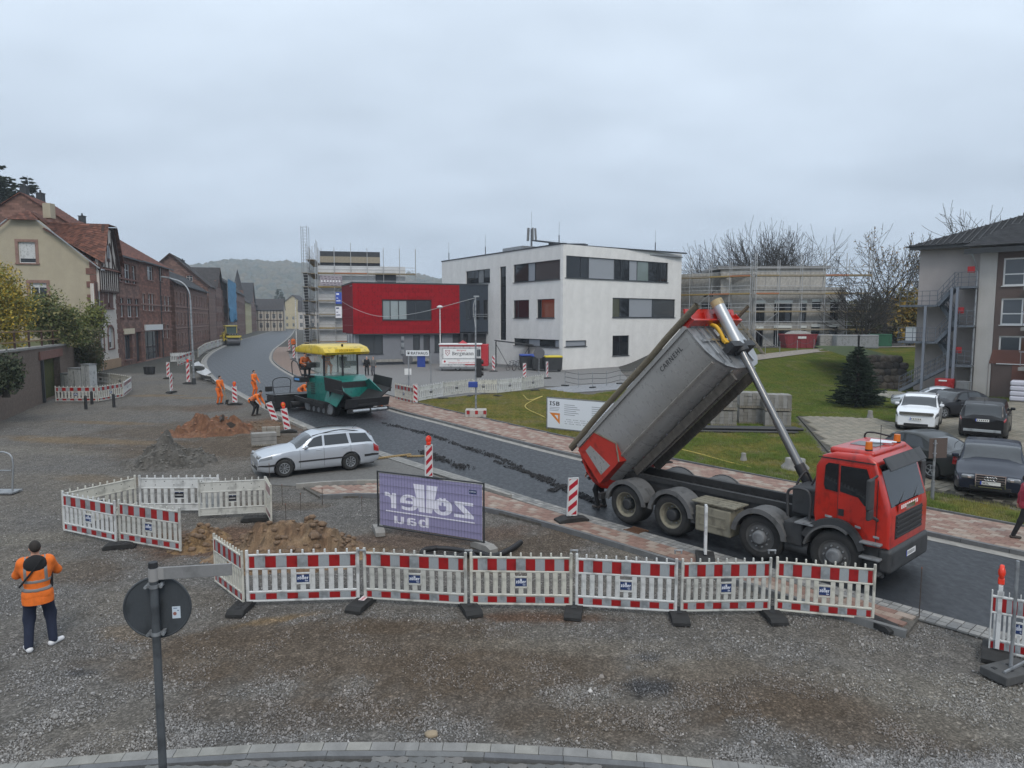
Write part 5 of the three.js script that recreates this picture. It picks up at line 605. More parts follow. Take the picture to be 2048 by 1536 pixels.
{ // boulder retaining wall below the apartment house
  const root = thing('boulder_wall', 'retaining wall of large dark boulders beside the spruce', 'wall', P2(0, 0)); const R = rng(83), geos = []; for (let v = 0; v < 5; v++) { const g = new THREE.IcosahedronGeometry(1, 2), p = g.attributes.position; for (let i = 0; i < p.count; i++) { const n = 1 + .22 * fbm3(p.getX(i) * .9 + v * 7, p.getY(i) * .9, p.getZ(i) * .9, 3); p.setXYZ(i, Math.sign(p.getX(i)) * Math.pow(Math.abs(p.getX(i)), .75) * n, Math.sign(p.getY(i)) * Math.pow(Math.abs(p.getY(i)), .75) * n, p.getZ(i) * n); } g.computeVertexNormals(); geos.push(boxUV(g.toNonIndexed())); }
  const mats = [[.1, .08, .065], [.13, .105, .085], [.08, .068, .06], [.16, .13, .1]].map(c => std(c, .95, { map: T.soil, bumpMap: T.soilB, bumpScale: .04 })); const a = gp(1722, 779), b = gp(1830, 782); a.z -= .5; b.z -= .7; const n = 8;
  for (let k = 0; k < 5; k++) for (let i = 0; i < n; i++) { const t = (i + (k % 2) * .5) / n, p = a.clone().lerp(b, t); const m = new THREE.Mesh(geos[Math.floor(R() * 5)], mats[Math.floor(R() * 4)]); m.name = 'boulder'; m.position.set(p.x + (R() - .5) * .15, .25 + k * .5, p.z - k * .28 + (R() - .5) * .1); m.scale.set(.42 + .14 * R(), .3 + .07 * R(), .36 + .1 * R()); m.rotation.set((R() - .5) * .3, R() * 6, (R() - .5) * .3); m.castShadow = m.receiveShadow = true; root.add(m); }
  // grass bank above
  const A = a.clone(), B = b.clone(), pos = []; for (const t of [0, .33, .66, 1]) { const p = A.clone().lerp(B, t); pos.push([p.x, 2.35, p.z - 1.3], [p.x + 1.5, 2.9, p.z - 12]); } const P = [], I = []; pos.forEach(q => P.push(...q)); P.push(A.x, .0, A.z - .4, B.x, 0, B.z - .4, A.x, 2.35, A.z - 1.3, B.x, 2.35, B.z - 1.3, A.x - 5, .6, A.z - 4, A.x - 3, 2.0, A.z - 13); for (let i = 0; i < 3; i++) I.push(2 * i, 2 * i + 2, 2 * i + 1, 2 * i + 1, 2 * i + 2, 2 * i + 3); I.push(8, 9, 10, 9, 11, 10); const g = new THREE.BufferGeometry(); g.setAttribute('position', new THREE.Float32BufferAttribute(P, 3)); g.setIndex(I); g.computeVertexNormals(); struct(mesh('grass_bank', g, std([.075, .115, .03], .95, { map: T.grass, side: THREE.DoubleSide })), 'green bank above the boulder wall', 'bank');
}
{ // grass blades on the lawn (uncountable)
  const g = new THREE.BufferGeometry(); const P = [], I = []; for (let k = 0; k < 5; k++) { const a = k * 1.25, x = Math.cos(a) * .03, z = Math.sin(a) * .03; P.push(x - z * .15, 0, z + x * .15, x + z * .15, 0, z - x * .15, x * 2.4, .09, z * 2.4); } g.setAttribute('position', new THREE.Float32BufferAttribute(P, 3)); g.computeVertexNormals();
  const N = 60000, im = new THREE.InstancedMesh(g, std([1, 1, 1], .9, { side: THREE.DoubleSide }), N), R = rng(97), m = M4(), q = new THREE.Quaternion(), c = new THREE.Color(); let k = 0; for (let t = 0; t < N * 8 && k < N; t++) { const px = 830 + 1218 * R(), py = 745 + 320 * R(), p = gp(px, py); if (p.z < -62 || !inPoly(p.x, p.z, lawnPoly)) continue; const tn = lawnTone(p.x, p.z); if (tn[0] > .16 && R() < .85) continue; const s = .5 + .9 * R(), b = .7 + .7 * R(); m.compose(V(p.x, rise(p.x, p.z) + .03, p.z), q.setFromAxisAngle(UP, R() * 6), V(s, s * (.6 + .7 * R()), s)); im.setMatrixAt(k, m); c.setRGB(tn[0] * b, tn[1] * b * 1.05, tn[2] * b); im.setColorAt(k++, c); } im.count = k; im.name = 'grass_tufts'; scene.add(im); stuff(im, 'short grass blades over the lawn', 'grass');
}
// ---------------------------------------------------------------- tipper truck
function wheelParts(root, x, y, z, r, w, o = {}) { // axis along z, outer face towards +z when side = 1
  const s = o.side || 1, m = M4().makeTranslation(x, y, z); if (s < 0) m.multiply(M4().makeRotationY(Math.PI)); if (o.turn) m.multiply(M4().makeRotationY(o.turn));
  const k = r / .52, t = lathe([[.33 * k, -w / 2], [.46 * k, -w / 2], [.505 * k, -w / 2 + .03], [.52 * k, -w / 2 + .07], [.52 * k, w / 2 - .07], [.505 * k, w / 2 - .03], [.46 * k, w / 2], [.4 * k, w / 2 + .012], [.33 * k, w / 2 - .005]], 36).rotateX(Math.PI / 2);
  const wh = new THREE.Group(); wh.name = 'wheel'; wh.applyMatrix4(m); root.add(wh); mesh('tyre', t, o.tyre || MT.rubber, wh);
  const d = o.dish ?? .03; mesh('rim', lathe([[.34 * k, w / 2 - .02], [.31 * k, w / 2 - .01], [.29 * k, w / 2 - .05], [.25 * k, w / 2 - d], [.02, w / 2 - d]], 36).rotateX(Math.PI / 2), o.rim || MT.grey, wh);
  if (o.hub) { mesh('hub', lathe([[.16 * k, w / 2 - d], [.15 * k, w / 2 - d + o.hub], [.11 * k, w / 2 - d + o.hub + .02], [.0, w / 2 - d + o.hub + .02]], 24).rotateX(Math.PI / 2), o.hubMat || MT.dark, wh); const nut = []; for (let i = 0; i < 10; i++) { const a = i * .628; nut.push(cyl(.018, .018, .05, Math.cos(a) * .21 * k, Math.sin(a) * .21 * k, w / 2 - d + .02, Math.PI / 2, 0, 0, 6)); } mesh('wheel_nuts', nut, MT.galv, wh); }
  if (o.spokes) { const sp = []; for (let i = 0; i < o.spokes; i++) { const a = i / o.spokes * 6.283; sp.push(box(.055 * k * (o.sw || 1), .2 * k, .02, -Math.sin(a) * .19 * k, Math.cos(a) * .19 * k, w / 2 - d + .012, 0, 0, a)); } sp.push(cyl(.07 * k, .06 * k, .03, 0, 0, w / 2 - d + .015, Math.PI / 2, 0, 0, 16), xf(new THREE.TorusGeometry(.285 * k, .022 * k, 6, 32), 0, 0, w / 2 - .015)); mesh('wheel_spokes', sp, o.spokeMat || MT.galv, wh); }
  return wh;
}
const arcPts = (cx, cy, r0, r1, a0, a1, n = 14) => { const p = []; for (let i = 0; i <= n; i++) { const a = lerp(a0, a1, i / n); p.push([cx + Math.cos(a) * r1, cy + Math.sin(a) * r1]); } for (let i = n; i >= 0; i--) { const a = lerp(a0, a1, i / n); p.push([cx + Math.cos(a) * r0, cy + Math.sin(a) * r0]); } return p; };
{
  const t = thing('tipper_truck', 'red cabbed tipper truck with its grey dump body raised', 'truck', V(3.885, .03, -18.817), -.838);
  const cabM = phys([.56, .02, .008], .32, { clearcoat: .5, clearcoatRoughness: .25, map: T.dirty }), frameM = std([.035, .035, .036], .7, { map: T.dirty }), fendM = std([.13, .13, .13], .7, { map: T.dirty }), plast = std([.05, .052, .055], .6, { map: T.dirty }), bodyM = std([.36, .355, .345], .5, { metalness: .25, map: T.plaster, roughnessMap: T.rough }), bodyD = std([.17, .155, .135], .7, { metalness: .2, map: T.soil }), dusty = std([.27, .25, .19], .8, { map: T.dirty });
  const ax = [0, 1.4, 3.75, 5.4];
  for (const s of [1, -1]) ax.forEach((x, i) => { wheelParts(t, x, .52, s * (i < 2 ? .93 : 1.02), .52, i < 2 ? .56 : .32, { side: s, rim: i < 2 ? dusty : std([.1, .1, .1], .7, { map: T.dirty }), dish: i < 2 ? .2 : .02, hub: i < 2 ? .16 : .09, hubMat: i < 2 ? MT.dark : MT.grey, turn: i > 1 ? .06 : 0 }); });
  for (const x of ax) mesh('axle', cyl(.09, .09, 1.8, x, .52, 0, Math.PI / 2), frameM, t);
  for (const s of [1, -1]) { mesh('chassis_rail', box(7.3, .26, .09, 2.75, .95, s * .4), frameM, t); ax.forEach((x, i) => { const g = ext(arcPts(x, .52, .6, .64, i === 3 ? 1.0 : .25, Math.PI - .2), .58); g.translate(0, 0, s > 0 ? .68 : -1.26); mesh('mudguard', g, fendM, t); if (i < 3) { const f = ext(arcPts(x, .52, .55, .66, .1, Math.PI - .1), .05); f.translate(0, 0, s > 0 ? 1.22 : -1.27); mesh('mudguard_lip', f, fendM, t); } }); }
  for (let i = 0; i < 7; i++) mesh('cross_member', box(.1, .16, .8, -.5 + i * .78, .95, 0), frameM, t);
  mesh('subframe', [box(5.2, .14, .12, 1.9, 1.14, .42), box(5.2, .14, .12, 1.9, 1.14, -.42)], frameM, t); mesh('rear_underrun', [box(.1, .16, 2.3, -.95, .55, 0), box(.08, .4, .1, -.85, .72, .5), box(.08, .4, .1, -.85, .72, -.5)], frameM, t);
  // side tank, steps, air vessels
  for (const s of [1, -1]) { const k = mesh('side_tank', rbox(.95, .62, .62, .04, 2.55, .62, s * .86), dusty, t); mesh('tank_ribs', [box(.7, .03, .012, 2.55, .74, s * 1.175), box(.7, .03, .012, 2.55, .5, s * 1.175), box(.03, .27, .012, 2.2, .62, s * 1.175)], dusty, k); for (let i = 0; i < 4; i++) mesh('deck_plank', box(1.15, .03, .13, 2.55, 1.02 + i * .0, s * (.62 + i * .165)), dusty, t); mesh('air_vessel', cyl(.15, .15, .5, 4.55, .45, s * .95, 0, 0, Math.PI / 2), plast, t); mesh('battery_box', rbox(.42, .5, .5, .03, 4.5, .78, s * .9), plast, t); mesh('filter_canister', cyl(.14, .12, .3, 1.98, .6, s * 1.0, 0, 0, 0), plast, t); }
  mesh('hydraulic_tank', rbox(.55, .62, .9, .06, 4.55, 1.42, .35), plast, t); mesh('guard_hoop', tube([V(4.3, 1.1, 1.0), V(4.3, 1.65, 1.0), V(4.4, 1.72, 1.0), V(4.7, 1.72, 1.0), V(4.78, 1.6, 1.0), V(4.78, 1.1, 1.0)], .03, 6, 40), plast, t); mesh('exhaust_box', rbox(.5, .9, .5, .05, 4.62, 1.3, -.8), plast, t); mesh('catwalk', [0, 1, 2, 3].map(i => box(.09, .03, 1.0, 4.62 + i * .1, 1.06, .75)), MT.galv, t);
  // cab shell from its side profile
  const W = 2.02, prof = [[4.98, 1.12], [4.95, 1.3], [4.97, 2.3], [5.08, 2.5], [5.3, 2.58], [6.05, 2.6], [6.22, 2.5], [6.52, 1.72], [6.58, 1.5], [6.58, .92], [6.14, .9]]; for (let i = 0; i <= 8; i++) { const a = lerp(.55, 2.05, i / 8); prof.push([5.42 + Math.cos(a) * .72, .52 + Math.sin(a) * .72]); }
  const cab = mesh('cab', toCreasedNormals(ext(prof, W, { bevel: .07, bs: 3 }).translate(0, 0, -W / 2), .7), cabM, t), zf = W / 2 + .075;
  const roofL = mesh('cab_roof', xf(new RoundedBoxGeometry(1.05, .16, 1.82, 3, .075), 5.62, 2.65, 0), cabM, t); mesh('roof_hatch', rbox(.62, .03, .5, .012, 5.6, 2.735, .1), MT.grey, roofL); mesh('roof_seam', [box(1.3, .02, .02, 5.62, 2.52, zf), box(1.3, .02, .02, 5.62, 2.52, -zf)], MT.black, roofL);
  for (const s of [1, -1]) { const z = s * (zf - .006); const pl = (nm, pts, m, d = .02, par = t, off = d * .6) => { const g = ext(pts, d); g.translate(0, 0, s > 0 ? z - d + off : z - off); return mesh(nm, g, m, par); };
    const dr = pl('door', [[5.4, 1.28], [5.4, 2.44], [6.12, 2.44], [6.34, 1.95], [6.34, 1.0], [6.2, 1.0], [6.02, 1.2], [5.8, 1.28]], cabM, .02);
    const win = pl('side_window', [[5.44, 1.86], [5.44, 2.4], [6.08, 2.4], [6.28, 1.95], [6.22, 1.62], [6.05, 1.66], [5.9, 1.8]], MT.glass, .034, dr); pl('rear_quarter_window', [[5.13, 1.86], [5.1, 1.95], [5.12, 2.36], [5.18, 2.42], [5.38, 2.42], [5.38, 1.84]], MT.glass, .03); pl('door_handle', [[5.42, 1.36], [5.42, 1.5], [5.56, 1.5], [5.56, 1.36]], MT.black, .04, dr); for (const [a, b] of [[5.15, 1.28], [5.85, 1.18], [6.3, 1.05]]) pl('reflective_strip', [[a, b], [a, b + .04], [a + .14, b + .03], [a + .14, b - .01]], MT.greyRef, .036);
    mesh('door_gap', [box(.014, 1.15, .012, 5.395, 1.86, z + s * .004), box(.014, 1.3, .012, 6.36, 1.55, z + s * .004)], MT.black, dr);
    const mi = mesh('mirror', [rbox(.1, .62, .26, .04, 6.34, 1.98, s * 1.42), rbox(.1, .22, .24, .04, 6.34, 1.58, s * 1.4)], plast, t); mesh('mirror_arm', [bar(V(6.34, 2.3, s * 1.1), V(6.34, 2.26, s * 1.42), .025), bar(V(6.4, 1.42, s * 1.12), V(6.34, 1.55, s * 1.36), .035)], plast, mi);
    mesh('front_wing', ext(arcPts(5.42, .52, .62, .78, .35, 2.75), .1).translate(0, 0, s > 0 ? 1.1 : -1.2), plast, t); for (let i = 0; i < 3; i++) { const y = .34 + i * .3; mesh('cab_step', [rbox(.5, .05, .22, .02, 6.28, y, s * 1.12), box(.5, .02, .02, 6.28, y + .14, s * 1.0)], i ? MT.grey : plast, t); } mesh('step_housing', rbox(.52, .72, .12, .03, 6.28, .6, s * .98), plast, t);
    const hl = mesh('headlight', rbox(.06, .2, .34, .03, 6.64, .62, s * .86), phys([.55, .6, .6], .08, { clearcoat: 1 }), t); mesh('daytime_light', box(.02, .03, .24, 6.675, .58, s * .86), std([.8, .85, .8], .3, { emissive: new THREE.Color(.9, 1, .9), emissiveIntensity: 1.2 }), hl); }
  // front: windscreen, visor, grille, bumper, plate
  const wsd = V(.3, -.78, 0), ang = Math.atan2(.3, .78); mesh('cab_interior', [rbox(.5, .5, .5, .08, 5.6, 1.75, .5), rbox(.5, .5, .5, .08, 5.6, 1.75, -.5)], MT.dark, t); mesh('windscreen', box(.03, .84, 1.84, 6.46, 2.06, 0, 0, 0, ang), MT.glass, t); const wsm = mesh('windscreen_seal', [box(.04, .05, 1.94, 6.575, 1.66, 0, 0, 0, ang), box(.04, .05, 1.94, 6.32, 2.46, 0, 0, 0, ang)], MT.black, t);
  mesh('sun_visor', box(.03, .3, 1.98, 6.5, 2.52, 0, 0, 0, .7), plast, t); const gr = mesh('grille', rbox(.06, .5, 1.5, .02, 6.63, 1.24, 0), MT.black, t); for (let i = 0; i < 5; i++) mesh('grille_bar', box(.03, .03, 1.4, 6.67, 1.04 + i * .1, 0), plast, gr); mesh('front_badge', box(.02, .1, .5, 6.67, 1.58, 0), MT.chrome, gr);
  mesh('bumper', rbox(.34, .52, 2.14, .1, 6.56, .6, 0), plast, t); mesh('wiper', [bar(V(6.62, 1.7, .5), V(6.5, 1.95, -.1), .012, 5), bar(V(6.62, 1.7, -.3), V(6.5, 1.95, -.85), .012, 5)], MT.black, t); plate('number_plate', .52, .12, print(256, 64, (x, w, h) => { x.fillStyle = '#ddd'; x.fillRect(0, 0, w, h); x.fillStyle = '#1b3fa0'; x.fillRect(0, 0, 20, h); x.fillStyle = '#222'; for (let i = 0; i < 6; i++) x.fillRect(34 + i * 34, 14, 18, 38); }), t, at(6.74, .62, 0, Math.PI / 2));
  plate('front_lettering', 1.3, .16, print(512, 64, (x, w, h) => { x.fillStyle = '#b32a1e'; x.fillRect(0, 0, w, h); x.fillStyle = '#e8e4e0'; for (let i = 0; i < 9; i++) x.fillRect(60 + i * 42, 16, 26, 34); }), t, at(6.665, 1.62, 0, Math.PI / 2)).visible = true;
  for (const [x, z] of [[5.95, .78], [6.0, -.62]]) { const b = mesh('beacon_base', cyl(.09, .09, .07, x, 2.72, z), MT.black, t); mesh('amber_beacon', [cyl(.085, .075, .15, x, 2.83, z)], MT.amber, b); } mesh('air_horn', [cyl(.025, .05, .6, 5.85, 2.78, -.2, 0, .3, Math.PI / 2), cyl(.022, .045, .5, 5.85, 2.78, -.05, 0, .3, Math.PI / 2)], MT.chrome, t); mesh('roof_rail', tube([V(5.1, 2.55, -.95), V(5.1, 2.8, -.95), V(5.7, 2.8, -.95)], .02, 6), MT.black, t); mesh('aerial', bar(V(6.0, 2.7, .3), V(6.0, 3.2, .3), .008, 4), MT.black, t);
  // dump body, tipped
  const al = .772, B = M4().makeRotationZ(al).setPosition(-.44, 1.195, 0), L = 4.28, Lr = -.5, H = 1.4, hw = 1.12;
  const half = [[0, .02], [.36, .02], [.7, .12], [.96, .34], [1.09, .64], [hw, .95], [hw, H]]; const outer = [...half.map(p => [p[0], p[1]]), ...half.slice(1).map(p => [-p[0], p[1]]).reverse()]; const sc = (p) => [p[0] * .955, p[1] < H ? p[1] + .045 : p[1]]; const ring = [...half.slice().reverse().map(p => [-p[0], p[1]]), ...half.slice(1)]; const shellPts = [...ring, ...ring.slice().reverse().map(sc)];
  const g = toCreasedNormals(ext(shellPts, L - Lr), .5); g.applyMatrix4(M4().makeRotationY(Math.PI / 2)); g.translate(Lr, 0, 0); const db = mesh('dump_body', g, clone(bodyM, [.36, .355, .345], { side: THREE.DoubleSide }), t, B);
  const bp = (nm, gs, m, par) => mesh(nm, gs, m, par || t, B);
  const hb = ext(ring.map(p => [p[0], p[1]]), .06); hb.applyMatrix4(M4().makeRotationY(Math.PI / 2)); hb.translate(L - .05, 0, 0); bp('headboard', hb, std([.36, .37, .38], .4, { metalness: .5, map: T.dirty })); for (const z of [-.55, -.2, .45, .75]) bp('headboard_rib', box(.06, 1.2, .05, L + .035, .8, z), MT.steel); for (const h of [1.38, .9]) bp('headboard_rib', box(.07, .07, 2.0 * (h > 1 ? 1 : .95), L + .035, h, 0), MT.steel);
  const shA = .5; bp('spill_board', [box(.05, .42, 2.18, L + .14, H + .17, 0, 0, 0, -shA), box(.3, .05, 2.18, L + .12, H - .02, 0), ...[-.8, -.2, .4].map(z => box(.34, .34, .03, L + .05, H + .15, z, 0, 0, -shA)), box(.3, .2, .04, L + .1, H + .1, 1.08), box(.3, .2, .04, L + .1, H + .1, -1.08)], cabM);
  for (const s of [1, -1]) { bp('top_rail', box(L - Lr, .1, .09, (L + Lr) / 2, H - .03, s * (hw + .02)), bodyM); bp('lower_stringer', box(L - Lr - .2, .07, .06, (L + Lr) / 2, .34, s * .965, s * -.8, 0, 0), std([.36, .34, .31], .6, { metalness: .2, map: T.dirty })); bp('tarp_roll', [tube([V(Lr - .25, H + .1, s * 1.16), V(1, H + .14, s * 1.18), V(3, H + .12, s * 1.17), V(L - .5, H + .14, s * 1.17), V(L + .6, H + .13, s * 1.16)], s > 0 ? .085 : .05, 8, 40)], std([.2, .17, .12], .9, { map: T.fabric, bumpMap: T.soilB, bumpScale: .04 })); bp('hook_row', [...Array(9)].map((_, i) => box(.09, .02, .08, .2 + i * .5, .02, s * .5)), MT.steel); bp('bottom_longeron', box(L - .3, .22, .1, L / 2, -.09, s * .45), bodyD); }
  // coloured tail section and tailgate
  for (const s of [1, -1]) { const z0 = s > 0 ? .8 : -1.135, side = (nm, pts, m, o) => bp(nm, ext(pts, .335).translate(0, 0, z0 + s * o), m); side('tail_panel', [[Lr - .1, .16], [Lr - .1, H - .1], [Lr + .72, H - .1], [Lr + 1.12, .62], [Lr + .86, .2]], std([.5, .03, .015], .5, { map: T.dirty }), 0); side('tail_panel_grey', [[Lr + .12, .3], [Lr + .12, H - .28], [Lr + .36, H - .28], [Lr + .56, .3]], bodyM, .006); bp('tail_panel_trim', [beam(V(Lr + .74, H - .1, s * 1.14), V(Lr + 1.14, .62, s * 1.14), .02, .035), beam(V(Lr + 1.14, .62, s * 1.14), V(Lr + .88, .2, s * 1.14), .02, .035)], dusty); }
  {
    const gate = ext(ring.map(p => [p[0] * .98, p[1]]), .07); gate.applyMatrix4(M4().makeRotationY(Math.PI / 2)); gate.translate(0, -H, 0); gate.applyMatrix4(M4().makeRotationZ(-.35)); gate.translate(Lr - .06, H, 0); bp('tailgate', gate, cabM); bp('gate_rib', [box(.05, .08, 2.0, Lr - .45, .55, 0), box(.05, .08, 2.1, Lr - .28, 1.0, 0)], MT.dark); bp('hinge_arm', [beam(V(Lr + .2, H + .03, 1.14), V(Lr - .3, H + .05, 1.14), .05, .08), beam(V(Lr + .2, H + .03, -1.14), V(Lr - .3, H + .05, -1.14), .05, .08)], MT.dark); }
  plate('maker_lettering', 1.15, .2, print(256, 48, (x, w, h) => { x.clearRect(0, 0, w, h); x.fillStyle = '#858482'; x.fillRect(0, 0, w, h); x.fillStyle = '#1c1c1e'; x.font = 'bold 42px sans-serif'; x.fillText('CARNEHL', 14, 39); }, .6), t, M4().copy(B).multiply(at(L - .75, H - .3, hw + .004)));
  // ratchet straps on the headboard
  for (const z of [-.12, .2]) { const s = bp('strap_bundle', [tube([V(L + .12, 1.36, z), V(L + .2, 1.2, z + .02), V(L + .16, .95, z), V(L + .1, .78, z)], .05, 6, 24), box(.06, .14, .16, L + .14, .78, z)], std([.62, .36, .03], .7)); bp('strap_hooks', box(.05, .2, .1, L + .12, 1.08, z), MT.white, s); }
  // telescopic ram: thick barrel hung on the headboard, thin stages down to the chassis
  const ramM = std([.2, .2, .2], .25, { metalness: .7 }); const w2 = (a, h) => V(a, h, 0).applyMatrix4(B), top = w2(L + .5, H + .26), foot = V(4.45, 1.35, 0), dd = foot.clone().sub(top).normalize(), k = (s) => top.clone().addScaledVector(dd, s), len = foot.distanceTo(top);
  mesh('ram_barrel', [bar(k(0), k(1.25), .15, 20)], std([.4, .42, .44], .4, { metalness: .5 }), t); mesh('ram_cap', [bar(k(-.12), k(.04), .155, 20)], std([.5, .38, .2], .6, { map: T.dirty }), t); mesh('ram_collar', [bar(k(1.2), k(1.34), .185, 20), box(.3, .16, 1.0, 0, 0, 0, 0, 0, al).translate(...k(1.2).toArray())], MT.dark, t); mesh('ram_stage', bar(k(1.3), k(len * .62), .085, 16), ramM, t); mesh('ram_stage', bar(k(len * .62), k(len * .84), .098, 16), ramM, t); mesh('ram_base', [bar(k(len * .84), k(len), .12, 16)], MT.black, t); mesh('ram_bracket', box(.3, .3, .8, 4.45, 1.2, 0), frameM, t); mesh('hoses', [tube([V(4.4, 1.7, .1), V(4.3, 1.95, .2), V(4.2, 1.6, .45), V(4.3, 1.2, .4)], .025, 6), tube([V(4.5, 1.7, .0), V(4.6, 1.95, .25), V(4.5, 1.5, .6)], .025, 6)], MT.black, t);
  t.traverse(o => { if (!o.isMesh || o.parent.name === 'wheel') return; const p = o.geometry.attributes.position; if (o.name.startsWith('ram') ) return; for (let i = 0; i < p.count; i++) { const x = p.getX(i); if (x > 5.4) p.setX(i, 5.4 + (x - 5.4) * .79); } });   // a short day cab
}
// ---------------------------------------------------------------- cars: one lofted skin from sill to roof, glazed patches, cut wheel arches
const curve = (pts) => (x) => { if (x <= pts[0][0]) return pts[0][1]; for (let i = 1; i < pts.length; i++) if (x <= pts[i][0]) { const a = pts[i - 1], b = pts[i], t = (x - a[0]) / (b[0] - a[0]); return lerp(a[1], b[1], pts.smooth === false ? t : t * t * (3 - 2 * t) * .35 + t * .65); } return pts[pts.length - 1][1]; };
function car(name, label, pos, turn, o) {
  const t = thing(name, label, 'car', pos, turn, o.group), L = o.L, W = o.W / 2, dk = Math.max(...o.color) < .1, paint = phys(o.color, .34, { clearcoat: dk ? .3 : .8, clearcoatRoughness: .06, metalness: o.metal || 0, specularIntensity: dk ? .35 : 1 });
  const roof = curve(o.roof), belt = curve(o.belt), plan = (x) => { const e = Math.min(x, L - x); return W * (1 - .16 * Math.pow(1 - clamp(e / .75), 2.2)) * (o.plan ? o.plan(x) : 1); }, sill = (x) => .2 + .1 * Math.pow(1 - clamp(Math.min(x, L - x) / .5), 2);
  // x = 0 at the nose; section parameter s 0..1 from sill to roof centre
  const sec = (x, s) => { const w = plan(x), b = belt(x), r = Math.max(roof(x), b + .01), y0 = sill(x), gh = clamp((r - b) / .45); const th = o.tumble || .78; const tw = lerp(.9, th, gh);
    const K = [[0, .93, y0], [.08, .985, y0 + .06], [.22, 1, lerp(y0, b, .4)], [.36, .995, lerp(y0, b, .75)], [.46, .972, b - .025], [.5, .945, b], [.74, lerp(.9, th + .015, gh), lerp(b + .005, r - .07, gh)], [.8, lerp(.8, th - .06, gh), lerp(b + .007, r - .025, gh)], [.9, tw * .5, r - .006], [1, 0, r]];
    let i = 1; while (i < K.length - 1 && s > K[i][0]) i++; const a = K[i - 1], c = K[i], f = (s - a[0]) / (c[0] - a[0]); return V(L / 2 - x, lerp(a[2], c[2], f), w * lerp(a[1], c[1], f)); };
  const xs = [], N = 64; for (let i = 0; i <= N; i++) xs.push(L * (.5 - .5 * Math.cos(Math.PI * i / N)) * .35 + L * i / N * .65); const ss = [0, .03, .08, .15, .22, .29, .36, .42, .46, .48, .5, .56, .62, .68, .74, .77, .8, .85, .9, .95, 1];
  const pos2 = [], idx = [], cols = ss.length * 2 - 1; for (const x of xs) { const row = ss.map(s => sec(x, s)); for (const p of row) pos2.push(p.x, p.y, p.z); for (let k = row.length - 2; k >= 0; k--) pos2.push(row[k].x, row[k].y, -row[k].z); }
  for (let i = 0; i < N; i++) { for (let k = 0; k < cols - 1; k++) { const a = i * cols + k, b = a + 1, c = a + cols, d = c + 1; idx.push(a, b, c, b, d, c); } idx.push(i * cols, (i + 1) * cols, i * cols + cols - 1, (i + 1) * cols, (i + 1) * cols + cols - 1, i * cols + cols - 1); }
  for (const e of [0, N]) { const c = pos2.length / 3, p = sec(xs[e], .3); pos2.push(p.x, (sec(xs[e], 0).y + sec(xs[e], 1).y) / 2, 0); for (let k = 0; k < cols; k++) { const a = e * cols + k, b = e * cols + (k + 1) % cols; e ? idx.push(c, a, b) : idx.push(c, b, a); } }
  let g = new THREE.BufferGeometry(); g.setAttribute('position', new THREE.Float32BufferAttribute(pos2, 3)); g.setIndex(idx); g.computeVertexNormals(); boxUV(g);
  const wr = o.wr || .31, wx = [o.fo, o.fo + o.wb], ev = new Evaluator(); ev.attributes = ['position', 'normal', 'uv']; let br = new Brush(g); br.updateMatrixWorld(); try { for (const x of wx) for (const s of [1, -1]) { const c = new Brush(boxUV(new THREE.CylinderGeometry(wr + .055, wr + .055, .5, 28).rotateX(Math.PI / 2).translate(L / 2 - x, wr + .01, s * (W - .12)))); c.updateMatrixWorld(); br = ev.evaluate(br, c, SUBTRACTION); br.updateMatrixWorld(); } g = br.geometry; } catch (e) { console.log('csg', e.message); }
  const gg = toCreasedNormals(g.index ? g.toNonIndexed() : g, .62); gg.userData.keep = 1; const body = mesh('body', clean(gg), paint, t);
  mesh('wheel_liner', wx.flatMap(x => [1, -1].map(s => cyl(wr + .05, wr + .05, .06, L / 2 - x, wr + .01, s * (W - .42), Math.PI / 2, 0, 0, 20))), MT.black, t); mesh('underbody', box(L * .9, .12, W * 1.7, 0, .24, 0), MT.black, t);
  // patches of the skin, a little proud of it
  const patch = (nm, x0, x1, s0, s1, m, off = .006, par = t, both = 1, nx = 10, ny = 6) => { const f = (x0f, x1f) => 0; for (const side of both === 2 ? [0] : both ? [1, -1] : [1]) { const P = [], I = []; const x0v = typeof x0 === 'function' ? x0 : () => x0, x1v = typeof x1 === 'function' ? x1 : () => x1; const sA = both === 2 ? -1 : 0; for (let j = 0; j <= ny; j++) for (let i = 0; i <= nx; i++) { let fj = j / ny, s, sg = side || 1; if (both === 2) { const q = lerp(-1, 1, fj); s = 1 - Math.abs(q) * (1 - s0); sg = q < 0 ? -1 : 1; } else s = lerp(s0, s1, fj); const a = x0v(fj), b = x1v(fj), x = lerp(a, b, i / nx); const p = sec(x, s), e = .01, du = sec(clamp(x + e, 0, L), s).sub(sec(clamp(x - e, 0, L), s)), dv = sec(x, Math.min(1, s + .01)).sub(sec(x, Math.max(0, s - .01))), n = V().crossVectors(dv, du).normalize(); if (n.y < -.2 && n.z < 0) n.negate(); if (n.dot(V(0, .6, 1)) < 0 && s < .8) n.negate(); if (s >= .8 && n.y < 0) n.negate(); p.addScaledVector(n, off); P.push(p.x, p.y, p.z * sg); } for (let j = 0; j < ny; j++) for (let i = 0; i < nx; i++) { const a = j * (nx + 1) + i, b = a + 1, c = a + nx + 1, d = c + 1; I.push(a, b, c, b, d, c); } const q = new THREE.BufferGeometry(); q.setAttribute('position', new THREE.Float32BufferAttribute(P, 3)); q.setIndex(I); q.computeVertexNormals(); mesh(nm, q, m, par); } };
  const GL = o.glass || clone(MT.glassGrey, [.035, .04, .045], { side: THREE.DoubleSide }), blk = clone(MT.black, [.018, .018, .02], { side: THREE.DoubleSide });
  o.side.forEach(([a0, a1, b0, b1]) => { patch('side_window', (f) => lerp(a0, b0, f), (f) => lerp(a1, b1, f), .53, .725, GL); });
